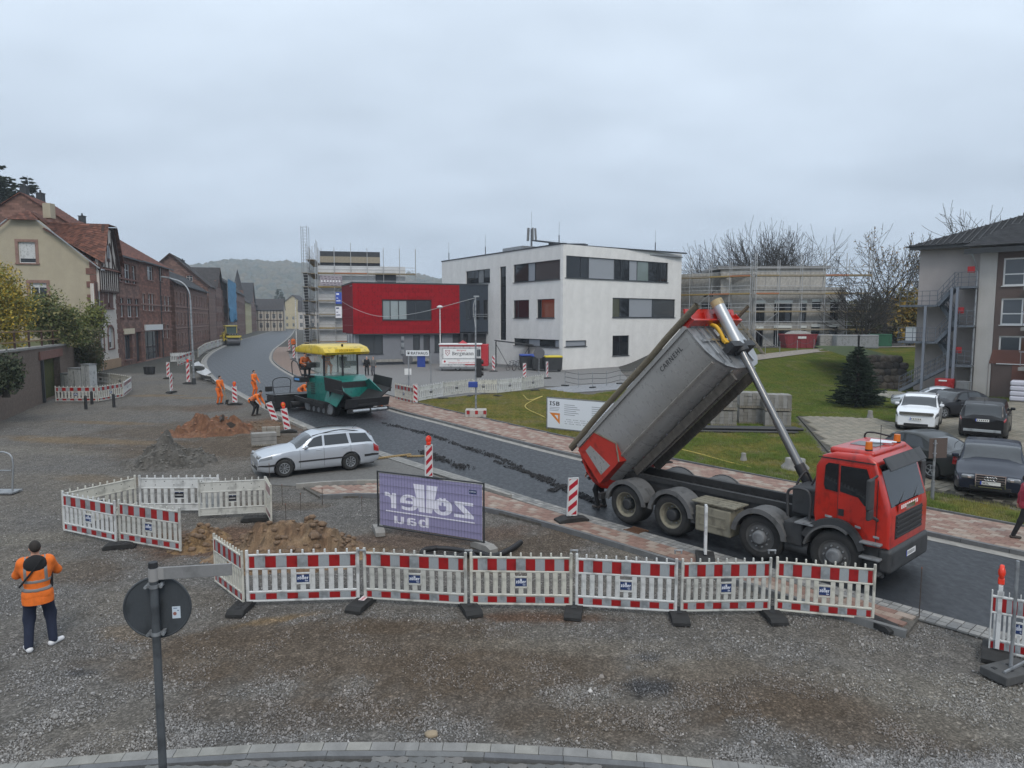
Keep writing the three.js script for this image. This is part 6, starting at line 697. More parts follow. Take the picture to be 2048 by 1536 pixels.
  patch('windscreen', o.ws[0], o.ws[1], .765, 1, GL, .006, t, 2, 10, 14); patch('rear_window', o.rw[0], o.rw[1], .775, 1, GL, .006, t, 2, 10, 14);
  // doors, handles, trims
  for (const x of o.doors || []) patch('door_gap', x - .005, x + .005, .06, .5, blk, .003, body, 1, 1, 10);
  for (const x of o.handles || []) for (const s of [1, -1]) { const p = sec(x, .425); mesh('door_handle', rbox(.2, .03, .03, .01, p.x, p.y, s * (p.z + .012)), o.handleMat || paint, body); }
  if (o.trim) patch('side_trim', o.trim[0], o.trim[1], .215, .245, blk, .01, body, 1, 20, 1); if (o.cladding) patch('lower_cladding', .1, L - .1, .0, .13, blk, .012, body, 1, 40, 3);
  for (const s of [1, -1]) { const p = sec(o.mirror, .52); const m = mesh('mirror', [rbox(.12, .13, .2, .05, p.x - .02, p.y + .07, s * (p.z + .1))], o.mirrorMat || paint, t); mesh('mirror_foot', box(.06, .05, .12, p.x, p.y + .01, s * (p.z + .01)), MT.black, m);
    if (o.rails) { const a = sec(o.rails[0], .8), b = sec((o.rails[0] + o.rails[1]) / 2, .8), c = sec(o.rails[1], .8); mesh('roof_rail', tube([V(a.x, a.y + .01, s * a.z), V(lerp(a.x, b.x, .2), a.y + .055, s * a.z), V(b.x, b.y + .06, s * b.z), V(lerp(c.x, b.x, .2), c.y + .055, s * c.z), V(c.x, c.y + .01, s * c.z)], .02, 6, 30), MT.black, t); } }
  const clear = phys([.16, .17, .18], .08, { clearcoat: 1, side: THREE.DoubleSide }), redL = phys([.3, .012, .012], .15, { clearcoat: 1, side: THREE.DoubleSide });
  patch('headlight', .03, .48, .37, .455, clear, .01, t, 1, 8, 3); for (const s of [1, -1]) { const hy = (o.gy || .58) + (o.hy ?? .07), hl = mesh('headlight', rbox(.14, .13, .34, .05, L / 2 - .075, hy, s * W * .6), clear, t); mesh('headlight_reflector', rbox(.02, .07, .1, .01, L / 2 - .002, hy, s * W * .56), MT.chrome, hl); } patch('tail_light', L - .24, L - .012, ...(o.tail || [.3, .48]), redL, .01, t, 1, 6, 4);
  const face = (nm, xx, w, h, y, m, th = .04, par = t) => mesh(nm, rbox(th, h, w, .015, xx > 0 ? L / 2 - xx : -L / 2 - xx, y, 0), m, par);
  const gr = face('grille', .0 + (o.gx || .01), W * (o.gw || .8), o.gh || .14, o.gy || .58, MT.black, .07); if (o.grilleRim) { const y = o.gy || .58, w = W * (o.gw || .8), h = o.gh || .14; mesh('grille_rim', [box(.05, .025, w + .04, L / 2 + .025, y + h / 2, 0), box(.05, .025, w * .8, L / 2 + .025, y - h / 2, 0), box(.05, h, .025, L / 2 + .025, y, w / 2), box(.05, h, .025, L / 2 + .025, y, -w / 2)], MT.chrome, gr); for (let i = 0; i < 4; i++) mesh('grille_bar', box(.04, .012, w, L / 2 + .03, y - h / 2 + (i + 1) * h / 5, 0), MT.chrome, gr); if (o.rings) for (let i = 0; i < 4; i++) mesh('badge_ring', xf(new THREE.TorusGeometry(.05, .009, 6, 20), L / 2 + .06, y + h * .22, -.105 + i * .07, 0, Math.PI / 2, 0), MT.chrome, gr); }
  face('front_intake', .015, W * 1.1, .12, .34, MT.black, .06); face('rear_bumper', -.015, W * 1.5, .12, .42, o.bump || paint, .05); const plm = print(256, 56, (x, w, h) => { x.fillStyle = '#d8d8d4'; x.fillRect(0, 0, w, h); x.fillStyle = '#1b3fa0'; x.fillRect(0, 0, 20, h); x.fillStyle = '#2a2a2a'; x.font = 'bold 46px sans-serif'; if (o.plate) x.fillText(o.plate, 28, 45); else for (let i = 0; i < 6; i++) x.fillRect(32 + i * 36, 14, 20, 30); });
  plate('number_plate', .5, .11, plm, t, at(L / 2 + .05, o.py || .45, 0, Math.PI / 2)); plate('number_plate', .5, .11, plm, t, at(-L / 2 - .045, o.pry || .62, 0, -Math.PI / 2));
  if (o.bumpTrim) { patch('bumper_trim', .0, .75, .2, .245, blk, .012, body, 1, 12, 1); patch('bumper_trim', L - .62, L - .02, .2, .245, blk, .012, body, 1, 12, 1); }
  for (const x of wx) for (const s of [1, -1]) wheelParts(t, L / 2 - x, wr, s * (W - .115), wr, .2, { side: s, rim: MT.dark, dish: .035, spokes: o.spokes || 5, sw: o.sw || 1.2, turn: x === wx[0] ? (o.steer || 0) : 0 });
  mesh('aerial', bar(V(-L / 2 + L * .12 + .3, roof(L * .85) - .02, 0), V(-L / 2 + L * .12 + .1, roof(L * .85) + .16, 0), .008, 4), MT.black, t);
  return t;
}
const between = (a, b) => a.clone().add(b).multiplyScalar(.5);
{ // silver estate: near side wheels in the photograph at (568,955) and (703,940), nose to the left
  const f = gp(566, 955), r = gp(703, 940), d = f.clone().sub(r).setY(0).normalize(), side = V(-d.z, 0, d.x); const turn = dirTurn(d); const c = between(f, r); const near = V(0, 0, 1).applyAxisAngle(UP, turn); const s = near.z > 0 ? 1 : -1;
  const L = 4.5, fo = .9, wb = 2.45; const p = c.clone().addScaledVector(near, -s * .74).addScaledVector(d, (fo + wb / 2 - L / 2)); p.y = .01;
  car('silver_estate_car', 'silver estate car with roof rails parked on the dusty driveway', p, turn, { L, W: 1.74, color: [.5, .53, .57], metal: .55, fo, wb, wr: .325, spokes: 9, sw: .9, roof: [[0, .7], [.1, .79], [.5, .89], [.95, .96], [1.25, 1.0], [1.85, 1.36], [2.3, 1.46], [3.2, 1.47], [4.0, 1.42], [4.25, 1.3], [4.46, .93], [4.5, .85]], belt: [[0, .66], [.1, .75], [.6, .86], [1.2, .93], [2.4, .95], [4.2, .97], [4.5, .8]], ws: [1.36, 1.94], rw: [4.14, 4.44], side: [[1.5, 2.3, 2.0, 2.3], [2.38, 3.3, 2.38, 3.22], [3.4, 4.25, 3.34, 3.98]], doors: [1.46, 2.34, 3.36], handles: [2.15, 3.15], mirror: 1.66, rails: [1.95, 4.1], trim: [1.4, 3.3], bumpTrim: 1, gw: .42, gh: .17, gy: .66, gx: -.02, grilleRim: 0 }).scale.set(.94, .97, .96);
}
function parked(name, label, front, rear, o) { const d = front.clone().sub(rear).setY(0).normalize(), c = between(front, rear); c.y = .085; return car(name, label, c, dirTurn(d), o); }
// car park: white SUV nose to camera, black SUV tail to camera, dark saloon, silver coupe, grey and dark blue saloons
{ const roofS = (L, h, k = 0) => [[0, .6], [.2, .72], [.9, .9], [1.25, .96], [1.85, h - .1], [2.3, h], [L * .62, h], [L * .76, h - .14], [L * .9, 1.03], [L - .08, .96], [L, .84]], beltS = (L) => [[0, .56], [.2, .69], [1.2, .88], [L * .8, .97], [L - .1, .93], [L, .8]], sideS = (L) => [[1.5, 2.35, 2.0, 2.35], [2.43, L * .72, 2.43, L * .68]];
  const suv = (L, h) => ({ roof: [[0, .78], [.15, .92], [.9, 1.07], [1.2, 1.12], [1.75, h - .12], [2.2, h], [L * .8, h - .02], [L * .92, h - .14], [L - .1, 1.1], [L, .95]], belt: [[0, .74], [.15, .9], [1.2, 1.06], [L * .9, 1.12], [L, .92]], ws: [1.26, 1.82], rw: [L * .9, L - .1], side: [[1.42, 2.25, 1.9, 2.25], [2.33, 3.15, 2.33, 3.1], [3.23, L - .35, 3.2, L - .6]], doors: [1.4, 2.29, 3.2], handles: [2.1, 3.05], mirror: 1.6 });
  const P = (x, y, lat) => { const p = gp(x, y); return p; };
  { const f = gp(1830, 868), L = 4.32; const d = V(-.05, 0, 1).normalize(); const d2 = V(-.56, 0, .83).normalize(); parked('white_suv', 'white SUV with dark bumper cladding facing the road in the car park', f.clone().addScaledVector(d2, -.2), f.clone().addScaledVector(d2, -L), { L, W: 1.82, color: [.72, .74, .76], ...suv(L, 1.62), fo: .82, wb: 2.67, wr: .34, rails: [1.8, 3.9], cladding: 1, gw: 1.5, gh: .13, gy: .86, hy: 0, grilleRim: 1, bump: MT.black, py: .62, group: 'cars in the car park' }); }
  { const r = gp(1962, 884), d = V(.61, 0, -.79).normalize(), L = 4.6; parked('black_suv', 'black SUV seen from behind with chrome strip and long tail lights', r.clone().addScaledVector(d, L), r.clone(), { L, W: 1.86, color: [.012, .012, .014], ...suv(L, 1.68), fo: .9, wb: 2.69, wr: .36, tail: [.4, .475], bump: MT.greyRef, py: .6, pry: .88, cladding: 1, group: 'cars in the car park' }); }
  { const a = gp(1880, 845), d = V(.92, 0, -.2).normalize(); const L = 4.6; const c = a.clone().addScaledVector(d, 1.8).add(V(.2, 0, -1.6)); parked('black_hatchback', 'glossy black car parked between the white and the black SUV', c.clone().addScaledVector(d, -L / 2), c.clone().addScaledVector(d, L / 2), { L, W: 1.8, color: [.012, .012, .015], roof: roofS(L, 1.47), belt: beltS(L), ws: [1.36, 1.95], rw: [L * .74, L * .9], side: sideS(L), doors: [1.46, 2.39, 3.3], handles: [2.2, 3.1], mirror: 1.66, fo: .85, wb: 2.7, group: 'cars in the car park' }); }
  { const a = gp(1975, 842), d = V(-.86, 0, -.5).normalize(), L = 4.35; const c = a.clone().add(V(-.4, 0, -4.2)); parked('silver_coupe', 'pale silver coupe behind the black car', c.clone().addScaledVector(d, L / 2), c.clone().addScaledVector(d, -L / 2), { L, W: 1.74, color: [.6, .64, .68], metal: .3, roof: roofS(L, 1.38), belt: beltS(L), ws: [1.36, 1.95], rw: [L * .74, L * .9], side: [[1.5, 2.55, 2.0, 2.55], [2.62, L * .76, 2.62, L * .7]], doors: [1.46, 2.58], handles: [2.4], mirror: 1.66, fo: .8, wb: 2.6, bump: MT.grey, group: 'cars in the car park' }); }
  { const f = gp(1978, 1006), d = V(-.57, 0, .82).normalize(), L = 4.85; parked('dark_blue_saloon', 'dark blue saloon with large chrome framed grille facing the road', f.clone(), f.clone().addScaledVector(d, -L), { L, W: 1.86, color: [.018, .022, .035], metal: .2, roof: roofS(L, 1.44), belt: beltS(L), ws: [1.38, 2.0], rw: [L * .74, L * .88], side: sideS(L), doors: [1.46, 2.39, 3.4], handles: [2.2, 3.2], mirror: 1.68, fo: .92, wb: 2.84, wr: .33, gw: .78, gh: .36, gy: .56, grilleRim: 1, rings: 1, plate: 'MIL', py: .5, group: 'cars in the car park' }); }
  { const r = gp(1838, 958), d = V(-.5, 0, -.87).normalize(), L = 4.4; const c = gp(1826, 944); const e = V(-.4, 0, -.92).normalize(); parked('grey_saloon', 'dark grey car half hidden behind the red truck cab', c.clone().addScaledVector(e, L / 2), c.clone().addScaledVector(e, -L / 2), { L, W: 1.8, color: [.035, .038, .038], metal: .2, roof: roofS(L, 1.46), belt: beltS(L), ws: [1.36, 1.95], rw: [L * .74, L * .9], side: sideS(L), doors: [1.46, 2.39, 3.2], handles: [2.2, 3.1], mirror: 1.66, fo: .85, wb: 2.6, group: 'cars in the car park' }); }
}
// ---------------------------------------------------------------- paver, roller, sales trailer
{
  const t = thing('asphalt_paver', 'green asphalt paver with yellow canopy and black hopper', 'paver', V(-10.05, .03, -40.3), Math.atan2(-.74, .67)), gr = phys([.008, .19, .16], .4, { clearcoat: .4, map: T.dirty }), bk = std([.022, .022, .024], .6, { map: T.dirty }), ye = phys([.72, .52, .02], .4, { clearcoat: .4, map: T.dirty }), st = MT.grey;
  for (const s of [1, -1]) { const tr = mesh('track', ext([[-1.75, .38], [-1.55, .08], [-1.3, 0], [1.3, 0], [1.6, .1], [1.75, .42], [1.5, .72], [-1.5, .78]].map(p => p), .34, { bevel: .03 }).translate(0, 0, s > 0 ? .86 : -1.2), MT.rubber, t); for (let i = 0; i < 16; i++) mesh('track_pad', box(.14, .05, .36, -1.5 + i * .2, -.0 + .025, s * 1.03), bk, tr); for (let i = 0; i < 5; i++) mesh('track_roller', cyl(.14, .14, .06, -1.2 + i * .6, .24, s * 1.24, Math.PI / 2), st, tr); for (const x of [-1.4, 1.4]) mesh('sprocket', cyl(.3, .3, .07, x, .4, s * 1.24, Math.PI / 2, 0, 0, 12), st, tr); }
  mesh('chassis', rbox(3.4, .5, 1.6, .05, 0, .75, 0), bk, t);
  mesh('engine_hood', toCreasedNormals(ext([[-1.5, .75], [-1.5, 2.1], [.9, 2.1], [1.35, 1.85], [1.45, 1.0], [1.3, .75]], 2.3, { bevel: .06 }).translate(0, 0, -1.15), .6), gr, t);
  for (const s of [1, -1]) { for (let i = 0; i < 7; i++) mesh('louvre', box(.5, .035, .03, -.7, 1.1 + i * .1, s * 1.22, 0, 0, .12), bk, t); mesh('hood_panel', box(.9, .6, .02, .5, 1.5, s * 1.215), gr, t); const pn = mesh('hopper_side', ext([[-.2, -.1], [1.3, -.35], [1.75, .45], [.8, 1.15], [-.2, .8]], .05).applyMatrix4(M4().makeRotationX(s * -.35)).translate(1.15, .95, s * 1.3), gr, t); if (s > 0) { const e = new THREE.Mesh(merge([box(.42, .12, .01, 0, 0, 0), box(.12, .42, .01, 0, 0, .002), box(.34, .1, .01, 0, 0, .004, 0, 0, .785), box(.34, .1, .01, 0, 0, .006, 0, 0, -.785)]), MT.white); e.name = 'emblem'; e.position.set(1.95, 1.55, 1.2); e.rotation.x = -.35; pn.add(e); } }
  // hopper: two wings folding up, open front
  for (const s of [1, -1]) mesh('hopper_wing', [box(1.9, .06, 1.3, 2.3, 1.25, s * .98, s * -.62, 0, -.06), box(1.9, .75, .06, 2.3, 1.78, s * 1.52, s * .12, 0, -.06)], bk, t); mesh('hopper_floor', [box(2, .1, 1.2, 2.3, .75, 0), box(.06, .9, 2.6, 1.42, 1.4, 0)], bk, t); mesh('hopper_apron', [box(.05, .5, 2.7, 3.25, .85, 0, 0, 0, -.3)], bk, t); for (const z of [-.55, .55]) mesh('push_roller', cyl(.11, .11, 1.0, 3.45, .45, z, Math.PI / 2), MT.steel, t); mesh('push_beam', box(.16, .2, 2.5, 3.3, .45, 0), bk, t);
  // driver's stand, seats, glass and canopy
  mesh('platform', box(1.6, .1, 2.5, -1.3, 2.1, 0), bk, t); for (const [x, z] of [[-1.95, 1.05], [-1.95, -1.05], [.35, 1.05], [.35, -1.05]]) mesh('canopy_post', bar(V(x, 2.1, z), V(x, 3.5, z), .05, 8), bk, t); const can = mesh('canopy', toCreasedNormals(ext([[-2.5, 3.56], [-2.4, 3.66], [-1.6, 3.86], [.2, 3.86], [.9, 3.72], [1.15, 3.5], [1.1, 3.44], [-2.4, 3.5]], 2.7, { bevel: .07 }).translate(0, 0, -1.35), .8), ye, t); plate('canopy_lettering', 1.6, .2, print(512, 64, (x, w, h) => { x.fillStyle = '#dcbb2a'; x.fillRect(0, 0, w, h); x.fillStyle = '#8a6a12'; x.font = 'bold 52px sans-serif'; x.fillText('ZÖLLER BAU', 80, 50); }), can, at(1.222, 3.6, 0, Math.PI / 2)); for (const z of [-.8, .8]) mesh('work_lamp', rbox(.1, .14, .22, .02, 1.0, 3.38, z), bk, can);
  mesh('front_glass', box(.02, 1.15, 2.0, .42, 2.75, 0), phys([.9, .95, .93], .02, { transmission: .9, thickness: 0 }), t); mesh('glass_frame', [box(.05, .06, 2.2, .42, 3.38, 0), box(.05, .06, 2.2, .42, 2.15, 0), box(.05, 1.2, .06, .42, 2.75, 1.05), box(.05, 1.2, .06, .42, 2.75, -1.05)], bk, t); mesh('side_glass', box(1.1, 1.1, .02, -.2, 2.75, 1.08), phys([.9, .95, .93], .02, { transmission: .9, thickness: 0 }), t); mesh('exhaust', bar(V(.75, 2.1, .1), V(.75, 3.95, .1), .06, 10), bk, t);
  for (const z of [1.3, -1.3]) { mesh('seat', [rbox(.5, .12, .5, .05, -1.5, 2.5, z), rbox(.12, .6, .5, .05, -1.75, 2.8, z)], bk, t); mesh('control_desk', rbox(.35, .3, .7, .05, -.7, 2.75, z * .9), bk, t); } mesh('side_step', box(.9, .3, .5, -1.5, 1.9, 1.55), bk, t); mesh('handrail', [tube([V(-2.2, 2.15, 1.75), V(-2.2, 2.9, 1.75), V(-1.6, 2.9, 1.75), V(-1.0, 2.2, 1.75)], .03, 6, 30)], bk, t); mesh('side_lettering', box(.6, .12, .01, -1.5, 1.92, 1.81), std([.1, .3, .6], .5), t);
  // screed and its arms
  for (const s of [1, -1]) mesh('tow_arm', beam(V(1.0, .55, s * 1.42), V(-2.7, .75, s * 1.42), .1, .22), bk, t); mesh('screed', [rbox(1.1, .75, 2.6, .05, -3.1, .5, 0), box(1.3, .06, 2.6, -3.1, .9, 0)], bk, t); mesh('screed_extension', [rbox(1.0, .78, 1.4, .05, -3.35, .46, 1.95), box(1.1, .05, 1.4, -3.4, .9, 1.95), rbox(1.0, .7, .8, .05, -3.35, .46, -1.6)], bk, t); mesh('screed_edge', bar(V(-2.9, .92, 1.2), V(-2.9, .92, 2.5), .035, 8), MT.steel, t); mesh('end_gate', box(1.4, .5, .06, -3.2, .3, 2.7), bk, t); mesh('screed_rail', [tube([V(-3.8, .9, 2.2), V(-3.8, 1.75, 2.2), V(-3.8, 1.75, 1.2), V(-3.8, .9, 1.2)], .025, 6, 40), tube([V(-3.8, 1.3, 2.2), V(-3.8, 1.3, 1.2)], .02, 5)], bk, t); mesh('screed_panel', rbox(.2, .3, .4, .03, -3.6, 1.25, 2.6), bk, t); mesh('auger', cyl(.18, .18, 3.2, -2.2, .4, .3, Math.PI / 2, 0, 0, 10), bk, t);
}
{
  const p = gp(466, 691); p.y = .03; const t = thing('road_roller', 'yellow tandem road roller facing down the street', 'roller', p, Math.atan2(-.83, .56)), ye = phys([.62, .5, .06], .45, { clearcoat: .3, map: T.dirty }), bk = MT.dark; t.scale.setScalar(1.28);
  for (const x of [.0, -3.1]) { mesh('drum', cyl(.68, .68, 2.0, x, .68, 0, Math.PI / 2, 0, 0, 32), std([.16, .16, .17], .45, { metalness: .6 }), t); mesh('drum_frame', [box(1.6, .28, .1, x, 1.0, 1.12), box(1.6, .28, .1, x, 1.0, -1.12), box(.2, .25, 2.3, x + (x ? -.75 : .75), 1.45, 0)], ye, t); }
  mesh('front_hood', rbox(1.5, .55, 1.7, .1, .0, 1.65, 0), bk, t); mesh('front_bumper', rbox(.2, .25, 1.9, .04, .85, 1.35, 0), ye, t); for (const z of [-.6, -.2, .2, .6]) mesh('head_lamp', cyl(.09, .09, .08, .82, 1.75, z, 0, 0, Math.PI / 2), MT.chrome, t); mesh('rear_hood', rbox(1.6, .7, 1.7, .1, -3.1, 1.7, 0), ye, t); mesh('deck', box(1.4, .2, 1.7, -1.5, 1.1, 0), bk, t);
  mesh('cab_glass', rbox(1.3, 1.3, 1.6, .06, -1.45, 2.3, 0), phys([.05, .08, .07], .05, { clearcoat: 1 }), t); for (const [x, z] of [[-.8, .82], [-.8, -.82], [-2.1, .82], [-2.1, -.82]]) mesh('cab_post', box(.09, 1.6, .09, x, 2.25, z), ye, t); mesh('cab_roof', rbox(1.7, .18, 1.9, .07, -1.45, 3.08, 0), ye, t); for (const z of [1.15, -1.15]) mesh('mirror', rbox(.06, .35, .2, .02, -.75, 2.5, z), bk, t); mesh('side_panel', rbox(.9, 1.1, .2, .05, -.7, 1.2, 1.25), ye, t);
}
{ // butcher's sales trailer before the town hall
  const a = gp(879, 742), b = gp(962, 742), d = b.clone().sub(a).normalize(), t = thing('sales_trailer', 'white sales trailer with red trim before the town hall entrance', 'trailer', a.clone(), dirTurn(d)), L = b.distanceTo(a), wm = std([.72, .72, .72], .45, { map: T.dirty }), rd = std([.42, .02, .03], .5);
  mesh('box_body', rbox(L, 2.3, 2.1, .06, L / 2, 1.55, -1.05), wm, t); mesh('roof', rbox(L + .15, .12, 2.3, .04, L / 2, 2.78, -1.05), MT.frameWhite, t); mesh('roof_trim', box(L + .02, .1, .03, L / 2, 2.62, .02), rd, t); mesh('skirt', box(L, .2, .06, L / 2, .36, .0), MT.grey, t); mesh('serving_flap', [box(L * .86, .03, .04, L * .5, 2.38, .02), box(L * .86, .03, .04, L * .5, 1.25, .02), box(.03, 1.13, .04, L * .07, 1.8, .02), box(.03, 1.13, .04, L * .93, 1.8, .02)], MT.galv, t); mesh('red_end', rbox(.75, 2.25, 2.15, .05, L + .38, 1.62, -1.25), rd, t); mesh('red_stripe', box(1.4, .22, .02, L * .78, .72, .012), rd, t);
  plate('lettering', L * .8, 1.0, print(1024, 256, (x, w, h) => { x.fillStyle = '#e3e3e2'; x.fillRect(0, 0, w, h); x.fillStyle = '#a8303c'; x.font = 'italic bold 58px serif'; x.fillText('Metzgerei', 400, 62); x.fillStyle = '#1f1f24'; x.font = 'bold 128px serif'; x.fillText('Bergmann', 262, 172); x.strokeStyle = '#8c2a34'; x.lineWidth = 12; x.beginPath(); x.moveTo(60, 40); x.lineTo(190, 40); x.lineTo(190, 120); x.lineTo(125, 180); x.lineTo(60, 120); x.closePath(); x.stroke(); x.lineWidth = 9; x.beginPath(); x.moveTo(80, 60); x.lineTo(170, 130); x.moveTo(170, 60); x.lineTo(80, 130); x.stroke(); }), t, at(L * .5, 1.82, .045)); plate('lettering', L * .86, .5, print(1024, 128, (x, w, h) => { x.fillStyle = '#e0e0df'; x.fillRect(0, 0, w, h); x.fillStyle = '#b0323c'; x.font = 'italic 50px serif'; x.fillText('Tel.', 420, 46); x.font = 'italic 54px serif'; x.fillText('Metzgerei-Bergmann@t-online.de', 170, 108); x.beginPath(); x.arc(70, 60, 30, 0, 6.3); x.fill(); }), t, at(L * .5, .98, .042));
  for (const x of [L * .44]) for (const z of [-.12, -2.0]) wheelParts(t, x, .32, z, .32, .18, { side: z > -1 ? 1 : -1, spokes: 5 }); for (const x of [.25, L - .2]) mesh('support_leg', bar(V(x, 0, -.2), V(x, .45, -.2), .05, 6), MT.dark, t); mesh('side_window', box(.42, .7, .03, L * .94, 1.9, .02), MT.glassGrey, t); mesh('roof_sign', xf(new THREE.ConeGeometry(.7, .35, 4), L * .55, 3.0, -1.0, 0, .78, 0), rd, t);
}
// ---------------------------------------------------------------- site barriers, beacons, signs, lamps, clutter
const zLabel = print(256, 150, (x, w, h) => { x.fillStyle = '#20345f'; x.fillRect(0, 0, w, h); x.fillStyle = '#e6e9f0'; x.font = 'bold 84px sans-serif'; x.fillText('zöller', 14, 96); x.font = 'bold 34px sans-serif'; x.fillText('bau', 168, 136); x.beginPath(); x.moveTo(108, 8); x.lineTo(122, 8); x.lineTo(126, 50); x.lineTo(116, 50); x.moveTo(130, 8); x.lineTo(146, 8); x.lineTo(140, 50); x.lineTo(130, 50); x.fill(); }), kLabel = print(128, 64, (x, w, h) => { x.fillStyle = '#17181a'; x.fillRect(0, 0, w, h); x.fillStyle = '#c8c8c8'; for (let i = 0; i < 6; i++) x.fillRect(14 + i * 18, 24, 11, 18); });
function makeBarrier() {
  const t = new THREE.Group(); t.name = 'site_barrier'; const wm = MT.whitePl, A = [MT.redPl, clone(MT.redPl, [.3, .01, .012])], Gq = MT.greyRef;
  for (const s of [-1, 1]) mesh('end_post', rbox(.055, 1.02, .045, .012, s * .97, .51, 0), wm, t); for (const y of [.92, .655, .205, .03]) mesh('rail', rbox(1.9, .035, .045, .01, 0, y, 0), wm, t); const pg = clean(rbox(.035, .09, .035, .01)), slG = clean(rbox(.095, .43, .028, .01)); pg.userData.keep = slG.userData.keep = 1;
  for (let i = 0; i < 9; i++) { const m = mesh('peg', pg, wm, t); m.position.set(-.78 + i * .195, .97, 0); } for (let i = 0; i < 11; i++) { if (i === 5) continue; const m = mesh('slat', slG, wm, t); m.position.set(-.83 + i * .166, .43, 0); } mesh('slat', rbox(.095, .13, .028, .01, 0, .285, 0), wm, t);
  const u = 1.86 / 10; for (const [y, h] of [[.787, .23], [.118, .125]]) { mesh('board', box(1.88, h, .016, 0, y, 0), wm, t); let x = -.93; for (let k = 0; k < 11; k++) { const w = k === 0 || k === 10 ? u / 2 : u; mesh('reflector', box(w - .002, h - .012, .008, x + w / 2, y, .012), k % 2 ? Gq : A[0], t); x += w; } }
  const lf = mesh('label_frame', [box(.27, .022, .03, 0, .555, .01), box(.27, .022, .03, 0, .355, .01), box(.022, .2, .03, -.125, .455, .01), box(.022, .2, .03, .125, .455, .01)], wm, t); plate('label', .225, .15, zLabel, lf, at(0, .455, .016)); plate('label', .22, .12, kLabel, lf, at(0, .455, -.016, Math.PI)); mesh('back_holes', [...Array(8)].map((_, i) => cyl(.014, .014, .004, -.8 + i * .23, .74 + (i % 2) * .1, -.0095, Math.PI / 2, 0, 0, 8)), MT.dark, t); return t;
}
const barrier0 = makeBarrier(), aged = [[.66, .645, .57], [.7, .71, .7], [.6, .6, .56]].map(c => clone(MT.whitePl, c)), bR = rng(58); let nB = 0;
function barrier(a, b, label, group, o = {}) { const A = Array.isArray(a) ? gp(a[0], a[1], .05) : a, B = Array.isArray(b) ? gp(b[0], b[1], .05) : b, d = B.clone().sub(A), L = d.length(), r = barrier0.clone(); r.name = numbered('site_barrier'); scene.add(r); r.position.copy(A).add(B).multiplyScalar(.5).setY(o.y ?? .06); r.rotation.set(o.lean || 0, dirTurn(d) + (o.back ? Math.PI : 0), o.roll || 0, 'YXZ'); r.scale.set(L / 2, o.h || 1.0, 1); r.rotation.x += (bR() - .5) * .05; r.rotation.z += (bR() - .5) * .014; { const w = aged[nB++ % 3]; r.traverse(q => { if (q.material === MT.whitePl) q.material = w; }); } tag(r, label, 'barrier', group); return r; }
const footG = [ext([[-.34, 0], [.34, 0], [.34, .04], [.26, .09], [-.26, .09], [-.34, .04]], .3, { bevel: .008 }).translate(0, 0, -.15)], labF = print(128, 48, (x, w, h) => { x.fillStyle = '#d4c4c4'; x.fillRect(0, 0, w, h); x.fillStyle = '#b03a44'; for (let i = 0; i < 6; i++) x.fillRect(14 + i * 18, 14, 12, 20); });
function foot(p, turn, label, group, o = {}) { const t = thing('rubber_barrier_base', label, 'barrier foot', p, turn, group); mesh('rubber_base', footG.map(g => g.clone()), MT.rubber, t); mesh('socket', [box(.1, .02, .1, 0, .095, 0), box(.1, .02, .1, .16, .095, 0)], MT.black, t); if (o.plate) plate('sticker', .26, .12, labF, t, at(.13, .112, 0, 0, -Math.PI / 2)); return t; }
